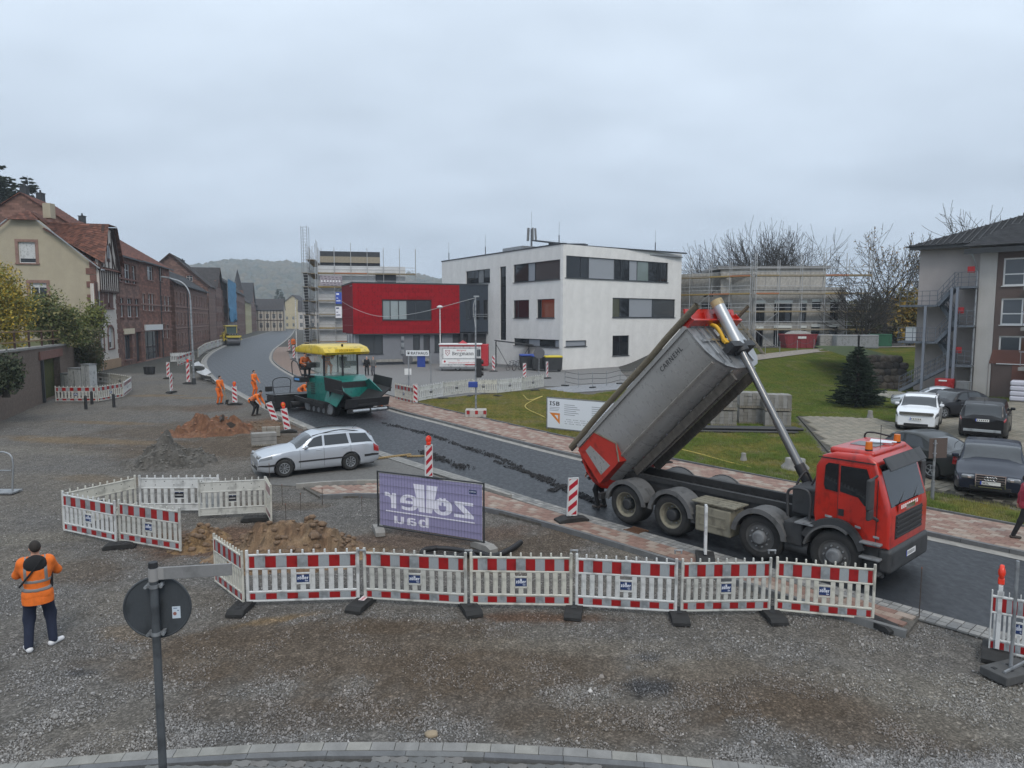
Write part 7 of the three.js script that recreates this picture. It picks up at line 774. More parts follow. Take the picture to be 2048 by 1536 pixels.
{ // front row
  const row = [[[493, 1207], [720, 1199]], [[728, 1199], [935, 1211]], [[940, 1210], [1145, 1214]], [[1150, 1214], [1354, 1226]], [[1360, 1225], [1540, 1223]], [[1548, 1223], [1748, 1241]]], lab = ['red and white barrier panel at the corner of the dug-out, front of the brown heap', 'red and white barrier panel with a stickered foot below the banner', 'red and white barrier panel before the coiled black pipe', 'red and white barrier panel with a small black letter on its board', 'red and white barrier panel below the leaning white beacon', 'red and white barrier panel at the end of the row beside the truck steps'];
  barrier([431, 1164], [488, 1209], 'red and white barrier panel set at an angle behind the blank street sign', 'barriers round the dug-out'); row.forEach((q, i) => barrier(q[0], q[1], lab[i], 'barriers round the dug-out'));
  const fl = [[483, 1219, -1.6], [722, 1212, 1.3], [940, 1220, 1.9], [1148, 1225, 1.4], [1357, 1235, 1.5], [1545, 1234, 1.6], [1755, 1250, 2.0]], fn = ['black rubber foot at the corner of the barrier row', 'black rubber barrier foot with a red and white sticker', 'dusty rubber barrier foot half under brown soil', 'black rubber barrier foot below the lettered panel', 'black rubber foot between two panels before the pavement corner', 'black rubber foot under the last joint of the row', 'large black rubber foot on the pink pavers']; fl.forEach(([x, y, a], i) => foot(gp(x, y), a, fn[i], 'barrier feet of the front row', { plate: i === 1 }));
  for (const [x, y] of [[724, 1108], [937, 1116], [1148, 1120], [1356, 1130], [1543, 1132]]) { const p = atZ(x, y, -12.9); p.y = 1.04; const t = thing('barrier_clip', 'grey clip linking two panels of the front barrier row', 'clip', p, 0, 'clips of the front barrier row'); mesh('clip_bar', rbox(.16, .03, .03, .01), MT.galv, t); mesh('clip_hook', [rbox(.025, .07, .035, .008, -.06, -.03, 0), rbox(.025, .07, .035, .008, .06, -.03, 0)], MT.galv, t); }
  // left enclosure
  barrier([128, 1062], [234, 1085], 'red and white barrier panel of the left enclosure beside its corner', 'left barrier enclosure'); barrier([239, 1082], [363, 1104], 'red and white barrier panel of the left enclosure beside the brown soil', 'left barrier enclosure'); barrier([126, 1060], [274, 1022], 'white back of a barrier panel running away at the left enclosure', 'left barrier enclosure', { back: 1 }); barrier([279, 1023], [440, 1022], 'white back of the rear barrier panel with a dark label', 'left barrier enclosure', { back: 1 }); barrier([397, 1034], [533, 1026], 'white back of the leaning barrier panel by the soil heap', 'left barrier enclosure', { back: 1, lean: .06 }); barrier([533, 1026], [543, 1046], 'barrier panel seen end on beside the soil heap', 'left barrier enclosure'); foot(gp(240, 1094), .3, 'dusty rubber foot under the left enclosure', 'feet of the left enclosure'); foot(gp(510, 1040), .2, 'dark rubber foot under the end-on panel', 'feet of the left enclosure');
  barrier([1976, 1302], [2095, 1328], 'red and white barrier panel at the road edge beside the red lamp beacon', 'barriers by the road edge');
  // cabinets enclosure, lamp corner, street row, forecourt row
  const q = 'barriers round the utility cabinets'; barrier([111, 803], [194, 803], 'red and white barrier panel before the grey utility cabinets', q); barrier([196, 803], [246, 794], 'red and white barrier panel right of the black bollards', q); barrier([247, 793], [263, 780], 'narrow looking barrier panel at the side of the cabinets', q); barrier([184, 768], [220, 771], 'white barrier panel behind the utility cabinets', q, { back: 1 }); barrier([221, 770], [262, 779], 'white barrier panel turned behind the cabinets', q, { back: 1 });
  barrier([341, 724], [380, 722], 'white barrier panel by the brick house corner', 'barriers by the street lamp', { back: 1, h: 1.15 }); barrier([355, 729], [390, 724], 'tilted red and white barrier panel beside the street lamp', 'barriers by the street lamp', { roll: .1, h: 1.2 });
  const st = [[396, 716], [403, 710], [410, 704], [418, 700], [426, 697], [434, 694.5], [441, 692.5], [448, 690.5], [455, 688.5]]; for (let i = 0; i < st.length - 1; i++) { const A = gp(...st[i]), B = gp(...st[i + 1]), n = Math.max(1, Math.round(A.distanceTo(B) / 3)); for (let k = 0; k < n; k++) barrier(A.clone().lerp(B, k / n), A.clone().lerp(B, (k + .95) / n), 'white barrier panel in the row along the left kerb up the street', 'barriers along the left kerb', { back: k % 2 ? 0 : 1, h: 1.3 }); }
  const fr = [[837, 804], [887, 794], [940, 787], [995, 788], [1044, 782], [1088, 775]]; for (let i = 0; i < 5; i++) { const A = gp(...fr[i]), B = gp(...fr[i + 1]), n = Math.max(1, Math.round(A.distanceTo(B) / 2.2)); for (let k = 0; k < n; k++) barrier(A.clone().lerp(B, k / n), A.clone().lerp(B, (k + .98) / n), 'white back of a barrier panel in the row before the forecourt', 'barriers before the forecourt', { back: 1 }); } barrier([790, 799], [827, 808], 'red and white barrier panel at the end of the forecourt row', 'barriers before the forecourt', { h: 1.1 });
  for (let i = 0; i < 4; i++) { const p = gp(...[[886, 798], [940, 793], [996, 793], [1070, 782]][i]); foot(p, .4 + i, 'black rubber foot under the forecourt barrier row', 'feet of the forecourt row'); }
}
// fallen white sheet of barrier mesh by the left kerb
{ const N = new THREE.PlaneGeometry(1, 1, 40, 6), p = N.attributes.position; const A = gp(397, 728), B = gp(428, 768); const dd = B.clone().sub(A); for (let i = 0; i < p.count; i++) { const u = p.getX(i) + .5, v = p.getY(i) + .5; const q = A.clone().addScaledVector(dd, u); p.setXYZ(i, q.x - v * .5 + .35 * Math.sin(u * 14), .04 + v * .5 + .08 * Math.sin(u * 23 + v * 3), q.z + .5 * Math.cos(u * 17) + v * .3); } N.computeVertexNormals(); tag(mesh('slumped_sheet', N, clone(MT.whitePl, [.6, .6, .6], { side: THREE.DoubleSide })), 'slumped white plastic sheet along the left kerb', 'sheet'); }
// warning beacons
const diag = (flip) => print(128, 512, (x, w, h) => { x.fillStyle = '#c9c9c9'; x.fillRect(0, 0, w, h); x.fillStyle = '#a3172a'; for (let k = -1; k < 5; k++) { const y = k * 150; x.beginPath(); x.moveTo(0, y + (flip ? 0 : 100)); x.lineTo(w, y + (flip ? 100 : 0)); x.lineTo(w, y + (flip ? 175 : 75)); x.lineTo(0, y + (flip ? 75 : 175)); x.fill(); } }, .5), diagA = diag(0), diagB = diag(1);
function beacon(p, turn, label, o = {}) { const t = thing('warning_beacon', label, 'beacon', p, turn, o.group); const h = o.h || 1.0, w = .25, y0 = .14; const up = new THREE.Group(); up.name = 'board'; up.rotation.set(o.lx || 0, 0, o.lz || 0); t.add(up); mesh('board_frame', [rbox(.025, h, .06, .008, -w / 2 - .012, y0 + h / 2, 0), rbox(.025, h, .06, .008, w / 2 + .012, y0 + h / 2, 0), box(w, h - .01, .03, 0, y0 + h / 2, 0), rbox(w + .05, .025, .06, .008, 0, y0 + h, 0), rbox(w + .05, .025, .06, .008, 0, y0, 0)], MT.whitePl, up); plate('stripes', w, h - .04, o.flip ? diagB : diagA, up, at(0, y0 + h / 2, .018)); plate('stripes', w, h - .04, diagA, up, at(0, y0 + h / 2, -.018, Math.PI)); mesh('stem', box(.06, .14, .06, 0, .07, 0), MT.dark, up);
  mesh('base_plate', ext([[-.42, 0], [.42, 0], [.42, .04], [.2, .1], [-.2, .1], [-.42, .04]], .38, { bevel: .01 }).translate(0, 0, -.19), MT.rubber, t); if (o.sticker) mesh('base_marking', [box(.16, .012, .3, -.3, .075, 0, 0, 0, .27), box(.16, .012, .3, .3, .075, 0, 0, 0, -.27)], std([.35, .06, .06], .7), t); if (o.lamp) { const l = mesh('lamp', [rbox(.14, .1, .09, .02, 0, y0 + h + .06, 0)], MT.lampRed, up); mesh('lens', new THREE.SphereGeometry(.085, 16, 12).scale(1, 1.1, .62).translate(0, y0 + h + .2, 0), o.lampMat || MT.amber, l); mesh('lamp_hood', xf(new THREE.TorusGeometry(.09, .022, 8, 24).scale(.95, 1.15, 1.6), 0, y0 + h + .2, 0), MT.lampRed, l); } return t; }
for (const [x, y, a, l, o] of [[470, 809, .2, 'warning beacon with amber lamp beside the workers on the left kerb', { lamp: 1, flip: 1 }], [553, 846, .3, 'tilted warning beacon beside the paver screed', { lz: .32, flip: 1 }], [576, 864, .3, 'warning beacon with amber lamp before the paver', { lz: .14, lamp: 1, flip: 1 }], [579, 704, 0, 'striped beacon at the back of the far pavement', { h: 1.8 }], [588, 720, 0, 'striped beacon beside the slim white pole', { h: 1.7 }], [337, 757, 0, 'striped beacon standing on the gravel left of the lamp', { h: 1.35 }], [377, 767, 0, 'striped beacon at the foot of the curved street lamp', { h: 1.6, lamp: 1, lampMat: MT.lampRed }], [343, 785, 1.45, 'white beacon seen edge on in the gravel', { h: 1.3 }], [831, 809, .1, 'striped beacon at the corner of the forecourt barriers', { h: 1.15, flip: 1 }], [1049, 757, .1, 'striped beacon rising behind the forecourt barriers', { h: 1.25 }], [1094, 757, .9, 'striped beacon at the footpath end of the forecourt barriers', { h: 1.4 }], [987, 743, .1, 'striped beacon beside the sales trailer', { h: 1.5, flip: 1 }], [858, 966, .75, 'striped beacon with red lamp rising behind the purple banner', { lamp: 1, lampMat: MT.lampRed, h: 1.05 }], [1143, 1046, .35, 'striped beacon on the pink pavers behind the truck', { sticker: 1, h: 1.0, lz: -.04 }], [1410, 1124, 1.35, 'leaning beacon seen edge on beside the truck wheels', { sticker: 1, h: 1.05, lz: -.08 }], [1320, 931, .4, 'small striped beacon beyond the truck frame', { h: .9 }], [1993, 1308, .95, 'striped beacon with tall red lamp at the road edge', { lamp: 1, lampMat: MT.lampRed, h: 1.0, sticker: 1, lz: -.06 }]]) beacon(gp(x, y).setY(x === 858 || x === 1143 || x === 1410 ? .07 : x === 1320 || x === 579 || x === 588 ? .1 : 0), a, l, o);
{ // foreground sign post
  const p = V(-3.42, 0, -6.48), t = thing('sign_post', 'grey post with the backs of a round sign and a blank street sign', 'sign', p, .18), al = std([.075, .085, .095], .55, { metalness: .3, map: T.dirty }); mesh('pole', cyl(.038, .038, 3.05, 0, 1.52, 0), std([.15, .165, .18], .45, { metalness: .5, map: T.dirty }), t); mesh('pole_cap', cyl(.044, .04, .05, 0, 3.07, 0), MT.black, t); const d = mesh('round_sign', cyl(.3, .3, .012, 0, 2.62, -.075, Math.PI / 2, 0, 0, 48), al, t); mesh('sign_rim', xf(new THREE.TorusGeometry(.3, .012, 6, 48), 0, 2.62, -.072), al, d); plate('sticker', .075, .12, print(64, 96, (x, w, h) => { x.fillStyle = '#b9c4cf'; x.fillRect(0, 0, w, h); x.fillStyle = '#8a5a52'; x.beginPath(); x.arc(20, 58, 14, 0, 6.3); x.fill(); x.fillStyle = '#5a6a88'; x.fillRect(10, 12, 30, 6); x.fillRect(40, 30, 12, 8); }), d, at(.17, 2.56, -.064)); for (const y of [2.86, 2.39]) mesh('clamp', [cyl(.045, .045, .035, 0, y, 0), box(.03, .03, .08, -.06, y, -.03), box(.03, .03, .08, .06, y, -.03), cyl(.014, .014, .05, -.07, y, .01, Math.PI / 2), cyl(.014, .014, .05, .07, y, .01, Math.PI / 2)], MT.galv, t); mesh('street_sign', rbox(.66, .12, .02, .005, .38, 2.98, 0, 0, 0, 0), std([.3, .3, .3], .5, { metalness: .3, map: T.dirty }), t); mesh('sign_bracket', [cyl(.045, .045, .125, 0, 2.975, 0), box(.07, .11, .03, .06, 2.98, 0)], std([.26, .255, .25], .5), t); }
function post(name, label, cat, px, py, topPy, r, mat, extra) { const p = gp(px, py); const h = hit(px, topPy, p, V(1, 0, 0)).v; const t = thing(name, label, cat, p); mesh('pole', cyl(r, r * .8, h, 0, h / 2, 0), mat, t); if (extra) extra(t, h, p); return t; }
post('street_lamp', 'curved grey street lamp at the left kerb', 'lamp', 388, 768, 600, .085, MT.galv, (t, h) => { mesh('lamp_arm', tube([V(0, h - .1, 0), V(-.1, h + .7, 0), V(-.6, h + 1.4, 0), V(-1.7, h + 1.8, 0)], .06, 8, 30), MT.galv, t); mesh('lamp_head', rbox(.7, .14, .3, .05, -1.95, h + 1.85, 0, 0, 0, -.15), MT.grey, t); mesh('pole_base', cyl(.16, .14, .5, 0, .25, 0), MT.dark, t); });
post('slim_pole', 'slim white pole at the back of the far pavement', 'pole', 594, 721, 598, .07, MT.white, (t, h) => mesh('pole_cap', cyl(.09, .06, .1, 0, h, 0), MT.grey, t));
post('globe_lamp', 'white post lamp with flat globe before the red wing', 'lamp', 881, 741, 616, .07, MT.white, (t, h) => { mesh('lamp_dome', lathe([[.05, h - .05], [.3, h + .02], [.34, h + .12], [.2, h + .24], [0, h + .28]], 20), MT.white, t); });
post('signal_mast', 'grey mast with portable traffic signal on a red and white block', 'traffic light', 952, 836, 593, .055, MT.galv, (t, h) => { const b = mesh('ballast_block', rbox(1.15, .42, .8, .05, 0, .28, 0), std([.5, .47, .43], .8, { map: T.dirty }), t); for (const x of [-.45, .0, .45]) mesh('block_marking', box(.16, .2, .012, x + .05, .36, .402), MT.red, b); mesh('block_foot', [box(.25, .1, .8, -.42, .05, 0), box(.25, .1, .8, .42, .05, 0)], MT.concrete, b); const s = mesh('signal_head', rbox(.28, 1.05, .26, .04, .18, 2.75, -.05), MT.black, t); for (let i = 0; i < 3; i++) mesh('signal_visor', cyl(.11, .11, .16, .34, 3.07 - i * .32, -.05, 0, 0, Math.PI / 2), MT.black, s); mesh('blue_box', rbox(.5, .3, .3, .03, -.15, 1.85, .05), std([.02, .05, .25], .6), t); mesh('cable', tube([V(0, h - .05, 0), V(-.12, h - .6, .02), V(-.05, h - 1.3, .05), V(0, h - 1.6, .04)], .012, 5, 20), MT.white, t); mesh('top_bracket', rbox(.3, .08, .1, .02, .05, h, 0), MT.galv, t); });
{ const A = gp(952, 836).setY(hit(950, 596, gp(952, 836), V(1, 0, 0)).v), B = atZ(676, 598, -92); const mid = A.clone().lerp(B, .5).add(V(0, -1.6, 0)); tag(mesh('overhead_cable', tube([A, A.clone().lerp(mid, .5).add(V(0, -.3, 0)), mid, B.clone().lerp(mid, .5).add(V(0, -.3, 0)), B], .02, 5, 60), std([.4, .4, .4], .6)), 'thin cable sagging from the signal mast past the red wing', 'cable'); }
post('round_sign_post', 'round sign seen from behind beside the town hall name board', 'sign', 817, 772, 700, .04, MT.galv, (t, h) => { mesh('sign_disc', cyl(.42, .42, .02, -.05, h - .75, -.05, Math.PI / 2, 0, 0, 32), std([.1, .1, .11], .6), t); mesh('white_plate', box(.55, .5, .02, -.02, h - 1.75, .05), MT.frameWhite, t); });
post('round_sign_post', 'round sign seen from behind at the bicycle shelter', 'sign', 1078, 748, 700, .04, MT.galv, (t, h) => { mesh('sign_disc', cyl(.55, .55, .02, -.0, h - .3, .05, Math.PI / 2, .5, 0, 32), std([.1, .1, .11], .6), t); mesh('sign_clamp', box(.2, .05, .06, 0, h - .3, 0), MT.galv, t); });
{ const a = gp(813, 778), t = thing('town_hall_sign', 'white name board reading RATHAUS before the grey ground floor', 'sign', a); const s = -a.z / FPX, h = 5.4 - (706 - 638) * s; for (const x of [.2, 1.9]) mesh('sign_leg', bar(V(x, 0, -.06), V(x, h, -.06), .04, 6), MT.galv, t); mesh('board', box(46 * s, 11 * s, .05, 23 * s, h, 0), MT.frameWhite, t); plate('lettering', 45 * s, 10.4 * s, print(512, 120, (x, w, hh) => { x.fillStyle = '#d9dcdf'; x.fillRect(0, 0, w, hh); x.fillStyle = '#17191c'; x.font = 'bold 92px sans-serif'; x.fillText('RATHAUS', 100, 94, 395); x.beginPath(); x.arc(52, 52, 34, 0, 6.3); x.lineWidth = 7; x.strokeStyle = '#333'; x.stroke(); x.fillRect(34, 40, 36, 40); }), t, at(23 * s, h, .03)); mesh('blue_notice', box(16 * s, 22 * s, .04, 30 * s, h - 17 * s, -.1), std([.02, .05, .25], .6), t); }
post('square_sign_post', 'brown square sign seen from behind at the car park edge', 'sign', 1864, 1002, 880, .038, MT.galv, (t, h) => { mesh('sign_board', box(.62, .6, .015, .12, h - .25, -.05, 0, .2, 0), std([.09, .065, .055], .6), t); mesh('sign_clamp', [box(.12, .03, .06, 0, h - .1, -.02), box(.12, .03, .06, 0, h - .4, -.02)], MT.galv, t); mesh('pole_sleeve', cyl(.05, .05, .6, 0, .3, 0), MT.grey, t); });
{ // purple banner fence, printed side seen from behind
  const a = gp(757, 1064), b = gp(968, 1098), t = thing('banner_fence', 'purple mesh banner fence with mirrored white lettering', 'fence', a), f = new Facade(t, a, b.clone().sub(a)); const L = a.distanceTo(b), h0 = .16, h1 = f.v(757, 942), hR = f.v(968, 968); const H = (h1 + hR) / 2; const pm = MT.galv; f.part('fence_post', bar(V(0, 0, 0), V(0, H + .02, 0), .022, 8), MT.dark); f.part('fence_post', bar(V(L, 0, 0), V(L, H + .02, 0), .022, 8), MT.dark); f.part('frame_tube', [bar(V(0, H, 0), V(L, H, 0), .02, 8), bar(V(0, h0, 0), V(L, h0, 0), .02, 8)], MT.dark);
  const wires = []; for (let x = .06; x < L; x += .085) wires.push(box(.004, H - h0, .004, x, (H + h0) / 2, .012)); for (let y = h0 + .2; y < H; y += .22) wires.push(box(L, .005, .005, L / 2, y, .015)); f.part('wire_mesh', wires, std([.09, .09, .11], .5));
  const bm = print(1024, 620, (x, w, h) => { x.fillStyle = '#8f8aac'; x.fillRect(0, 0, w, h); x.translate(w, 0); x.scale(-1, 1); x.fillStyle = '#e4e2ee'; const gl = (c, a, w2, b, s) => { x.font = 'bold ' + s + 'px sans-serif'; const k = w2 / x.measureText(c).width; x.save(); x.translate(a, b); x.scale(k, 1); x.fillText(c, 0, 0); x.restore(); }; gl('z', 65, 215, 400, 330); gl('o', 265, 230, 400, 330); gl('e', 600, 225, 400, 330); gl('r', 820, 160, 400, 330); x.fillRect(345, 205, 24, 90); x.fillRect(388, 205, 24, 90); x.beginPath(); x.moveTo(425, 80); x.lineTo(535, 80); x.lineTo(545, 400); x.lineTo(485, 400); x.closePath(); x.fill(); x.beginPath(); x.moveTo(560, 80); x.lineTo(670, 80); x.lineTo(615, 400); x.lineTo(555, 400); x.closePath(); x.fill(); x.fillRect(70, 432, 890, 16); gl('bau', 500, 390, 575, 160); x.setTransform(1, 0, 0, 1, 0, 0); x.fillStyle = '#22305a'; x.fillRect(900, 70, 72, 46); x.fillStyle = '#d5d8e2'; x.font = 'bold 24px sans-serif'; x.fillText('zöller', 903, 98); }, .75);
  plate('banner_sheet', L - .1, H - h0 - .08, bm, t, M4().makeTranslation(L / 2, (H + h0) / 2, -.012).premultiply(f.M)).material.side = THREE.DoubleSide; const fs = (p, l, a2) => { const q = thing('fence_block', l, 'concrete foot', p, a2); mesh('concrete_block', ext([[-.36, 0], [.36, 0], [.36, .08], [.22, .14], [-.22, .14], [-.36, .08]], .22, { bevel: .01 }).translate(0, 0, -.11), MT.concrete, q); mesh('socket', cyl(.03, .03, .03, 0, .15, 0), MT.dark, q); }; fs(a.clone().setY(0), 'concrete fence foot at the left end of the purple banner', 1.9); fs(b.clone().setY(0), 'concrete fence foot at the right end of the purple banner', 2.3); }
{ // white site board behind the truck
  const a = gp(1094, 859), b0 = gp(1230, 874), t = thing('site_board', 'white company board with orange triangle standing on the grass', 'sign', a), f = new Facade(t, a, b0.clone().sub(a)), L = a.distanceTo(b0) * 1.08, H = f.v(1100, 795), h0 = .1; f.part('frame', [box(.05, H, .05, 0, H / 2, 0), box(.05, H, .05, L, H / 2, 0), box(L, .05, .05, L / 2, H, 0), box(L, .05, .05, L / 2, h0, 0), beam(V(.05, H - .1, -.02), V(.05, 0, -.9), .05, .05), beam(V(L - .05, H - .1, -.02), V(L - .05, 0, -.9), .05, .05)], MT.grey);
  plate('printed_sheet', L - .08, H - h0 - .06, print(1024, 512, (x, w, h) => { x.fillStyle = '#d3d8de'; x.fillRect(0, 0, w, h); x.fillStyle = '#26282c'; x.font = 'bold 100px sans-serif'; x.fillText('ISB', 30, 122); x.fillStyle = '#8a8f96'; for (let i = 0; i < 3; i++) x.fillRect(34, 150 + i * 26, 150 - i * 10, 10); x.fillStyle = '#d07a26'; x.beginPath(); x.moveTo(30, 250); x.lineTo(185, 250); x.lineTo(185, 440); x.closePath(); x.fill(); x.fillStyle = '#d3d8de'; x.beginPath(); x.moveTo(105, 285); x.lineTo(160, 285); x.lineTo(160, 360); x.closePath(); x.fill(); x.fillStyle = '#6f757c'; for (let i = 0; i < 6; i++) { x.fillRect(250, 90 + i * 34, 150 + (i * 37) % 90, 9); x.fillRect(640, 90 + i * 34, 140 + (i * 53) % 110, 9); } for (let i = 0; i < 3; i++) for (let k = 0; k < 34; k++) if ((k * 7 + i * 3) % 5) x.fillRect(260 + k * 20, 340 + i * 36, 11, 12); }), t, M4().makeTranslation(L / 2, (H + h0) / 2, .03).premultiply(f.M)).material.side = THREE.DoubleSide; }
// heaps of soil and gravel
function heap(label, px, py, rx, rz, h, seed, cols, mat = MT.soil, turn = 0, o = {}) { const p = gp(px, py), nx = 60, nz = 44, pos = [], col = [], idx = []; for (let j = 0; j <= nz; j++) for (let i = 0; i <= nx; i++) { const u = i / nx * 2 - 1, v = j / nz * 2 - 1, x = u * rx * 1.1, z = v * rz * 1.1; const n = fbm2(x * .9 + seed, z * .9, 4), r = Math.hypot(u, v) * 1.1 + n * .28; const k = o.cone ? clamp(1 - r) * 1.1 : sst(1.02, .1, r), y = -.07 + h * k * (.75 + .5 * fbm2(x * .8 + seed * 2, z * .8, 3)) + k * .09 * fbm2(x * 5, z * 5 + seed, 3); pos.push(x, y, z); const t = clamp(.5 + fbm2(x * 1.4 + seed * 3, z * 1.4, 4) * 1.1); const c = cols[0].map((q, m) => lerp(q, cols[1][m], t)); const w = .86 + .28 * (fbm2(x * 7, z * 7, 2) + .5); col.push(...c.map(q => q * w)); } for (let j = 0; j < nz; j++) for (let i = 0; i < nx; i++) { const a = j * (nx + 1) + i; idx.push(a, a + nx + 1, a + 1, a + 1, a + nx + 1, a + nx + 2); } const g = new THREE.BufferGeometry(); g.setAttribute('position', new THREE.Float32BufferAttribute(pos, 3)); g.setAttribute('color', new THREE.Float32BufferAttribute(col, 3)); g.setIndex(idx); g.computeVertexNormals(); boxUV(g); g.userData.keep = 1; const m = mesh(o.name || 'soil_heap', g, mat); m.position.copy(p).setY(0); m.rotation.y = turn; tag(m, label, 'heap'); const R = rng(seed + 5), sg = []; for (let k = 0; k < (o.st ?? 90); k++) { const a = R() * 6.28, r = Math.sqrt(R()) * .95, x = Math.cos(a) * r * rx, z = Math.sin(a) * r * rz; const i = Math.round((x / rx / 1.1 + 1) / 2 * nx), j = Math.round((z / rz / 1.1 + 1) / 2 * nz); const y = pos[(j * (nx + 1) + i) * 3 + 1], s = (.03 + .09 * R() * R()) * (o.ss || 1); if (y < -.03) continue; const q = new THREE.IcosahedronGeometry(s, 1), qp = q.attributes.position; for (let e = 0; e < qp.count; e++) { const w = 1 + .5 * fbm3(qp.getX(e) * 12, qp.getY(e) * 12, qp.getZ(e) * 12 + k, 2); qp.setXYZ(e, qp.getX(e) * w * 1.2, qp.getY(e) * w * .7, qp.getZ(e) * w); } sg.push(q.translate(x, y + s * .2, z)); } if (sg.length) { const s = mesh('clods', sg, o.clod || std([.3, .2, .13], .95, { map: T.soil, flatShading: false }), m); s.userData.kind = 'stuff'; } return m; }
heap('brown heap of dug-out soil and clods behind the front barriers', 585, 1108, 1.95, 1.45, .95, 3, [[.26, .155, .09], [.36, .245, .145]], MT.soil, .1, { st: 260 }); heap('sandy orange heap beside the left barrier enclosure', 404, 1085, .8, 1.0, .5, 7, [[.38, .24, .11], [.28, .165, .09]], MT.soil, 0, { st: 60 }); heap('sandy soil spread below the purple banner', 690, 1105, .95, .7, .26, 9, [[.42, .29, .16], [.34, .22, .12]], MT.soil, .2, { st: 40 });
heap('red brown sand heap beside the stooping workers', 425, 862, 2.3, 1.9, 1.0, 13, [[.24, .105, .055], [.3, .15, .08]], MT.soil, .3, { st: 70, clod: std([.26, .13, .08], .95) }); heap('grey gravel heap with stones left of the silver car', 338, 925, 1.7, 1.5, 1.15, 17, [[.13, .12, .105], [.2, .185, .165]], MT.soil, .2, { cone: 1, name: 'gravel_heap', st: 500, ss: .6, clod: std([.25, .235, .21], .95, { map: T.soil }) }); heap('low brown soil ridge under the tilted beacons', 530, 850, 1.5, 2.2, .3, 19, [[.24, .14, .085], [.2, .14, .09]], MT.soil, -.5, { st: 90 });
{ // excavator bucket in the sand heap
  const t = thing('excavator_bucket', 'dark steel excavator bucket lying by the red brown heap', 'bucket', gp(456, 862), .5); const m = std([.08, .065, .055], .6, { metalness: .4, map: T.dirty, side: THREE.DoubleSide }); mesh('shell', ext(arcPts(0, .35, .4, .44, 2.2, 6.0, 16), .8).translate(0, 0, -.4), m, t); for (const z of [-.42, .4]) mesh('side_plate', ext([[-.35, .35], [-.2, 0], [.2, -.03], [.43, .25], [.1, .5]], .03).translate(0, 0, z), m, t); for (let i = 0; i < 4; i++) mesh('tooth', box(.14, .04, .09, .46, .24, -.32 + i * .21, 0, 0, .5), MT.steel, t); mesh('hanger', [box(.08, .25, .06, -.2, .68, -.15), box(.08, .25, .06, -.2, .68, .15)], m, t);
  const kb = thing('kerb_stack', 'stack of grey concrete kerb stones beside the silver car', 'stack', gp(528, 890), .35); for (let k = 0; k < 3; k++) for (let i = 0; i < 3; i++) mesh('kerb_stone', rbox(1.0, .16, .14, .01, (i - 1) * .02, .12 + k * .17, (i - 1) * .15), MT.concrete, kb); mesh('pallet', box(1.0, .06, .5, 0, .03, 0), MT.woodGrey, kb); for (const [x, y, n] of [[529, 866, 4], [546, 872, 6]]) { const b = thing('block_pile', n === 4 ? 'small square pile of pale blocks by the kerb stack' : 'pile of pale pavers beside the beacon base', 'pile', gp(x, y), .3); for (let i = 0; i < n; i++) mesh('block', rbox(.2, .14, .2, .01, (i % 2) * .22, .07 + Math.floor(i / 2) * .15, 0), std([.4, .37, .32], .9, { map: T.concrete }), b); }
  const hz = thing('drain_pipe_coil', 'black corrugated pipe coiled on the soil below the banner', 'pipe', V(0, 0, 0)); const g = (x, y, h = .07) => gp(x, y, h); const pts = [[875, 1096], [850, 1100], [846, 1108], [870, 1113], [915, 1112], [950, 1104], [985, 1112], [1018, 1100], [1042, 1084]].map(q => g(...q)); mesh('pipe_run', tube(pts, .06, 10, 90), MT.hose, hz); mesh('pipe_run', tube([[875, 1096], [905, 1098], [940, 1106], [955, 1120]].map(q => g(q[0], q[1], .1)), .055, 10, 40), MT.hose, hz); const rb = []; const c = new THREE.CatmullRomCurve3(pts); for (let i = 0; i < 90; i++) { const p = c.getPoint(i / 90), tn = c.getTangent(i / 90); const q = new THREE.TorusGeometry(.06, .008, 5, 12); q.applyQuaternion(new THREE.Quaternion().setFromUnitVectors(V(0, 0, 1), tn)); rb.push(q.translate(p.x, p.y, p.z)); } mesh('pipe_ribs', rb, MT.hose, hz); }
for (const [x, y, h] of [[602, 1030, .6], [645, 1010, .5], [724, 1022, .4], [572, 1045, .5], [540, 985, .9], [1838, 1238, .95], [565, 1010, .6]]) { const t = thing('iron_stake', 'thin iron marking stake standing in the ground', 'stake', gp(x, y), 0, 'iron marking stakes'); mesh('rod', cyl(.008, .008, h, 0, h / 2, 0, 0, 0, 0, 6), std([.08, .06, .05], .8, { metalness: .4 }), t); mesh('rod_tip', cyl(.011, .011, .03, 0, h, 0, 0, 0, 0, 6), std([.2, .08, .05], .8), t); }
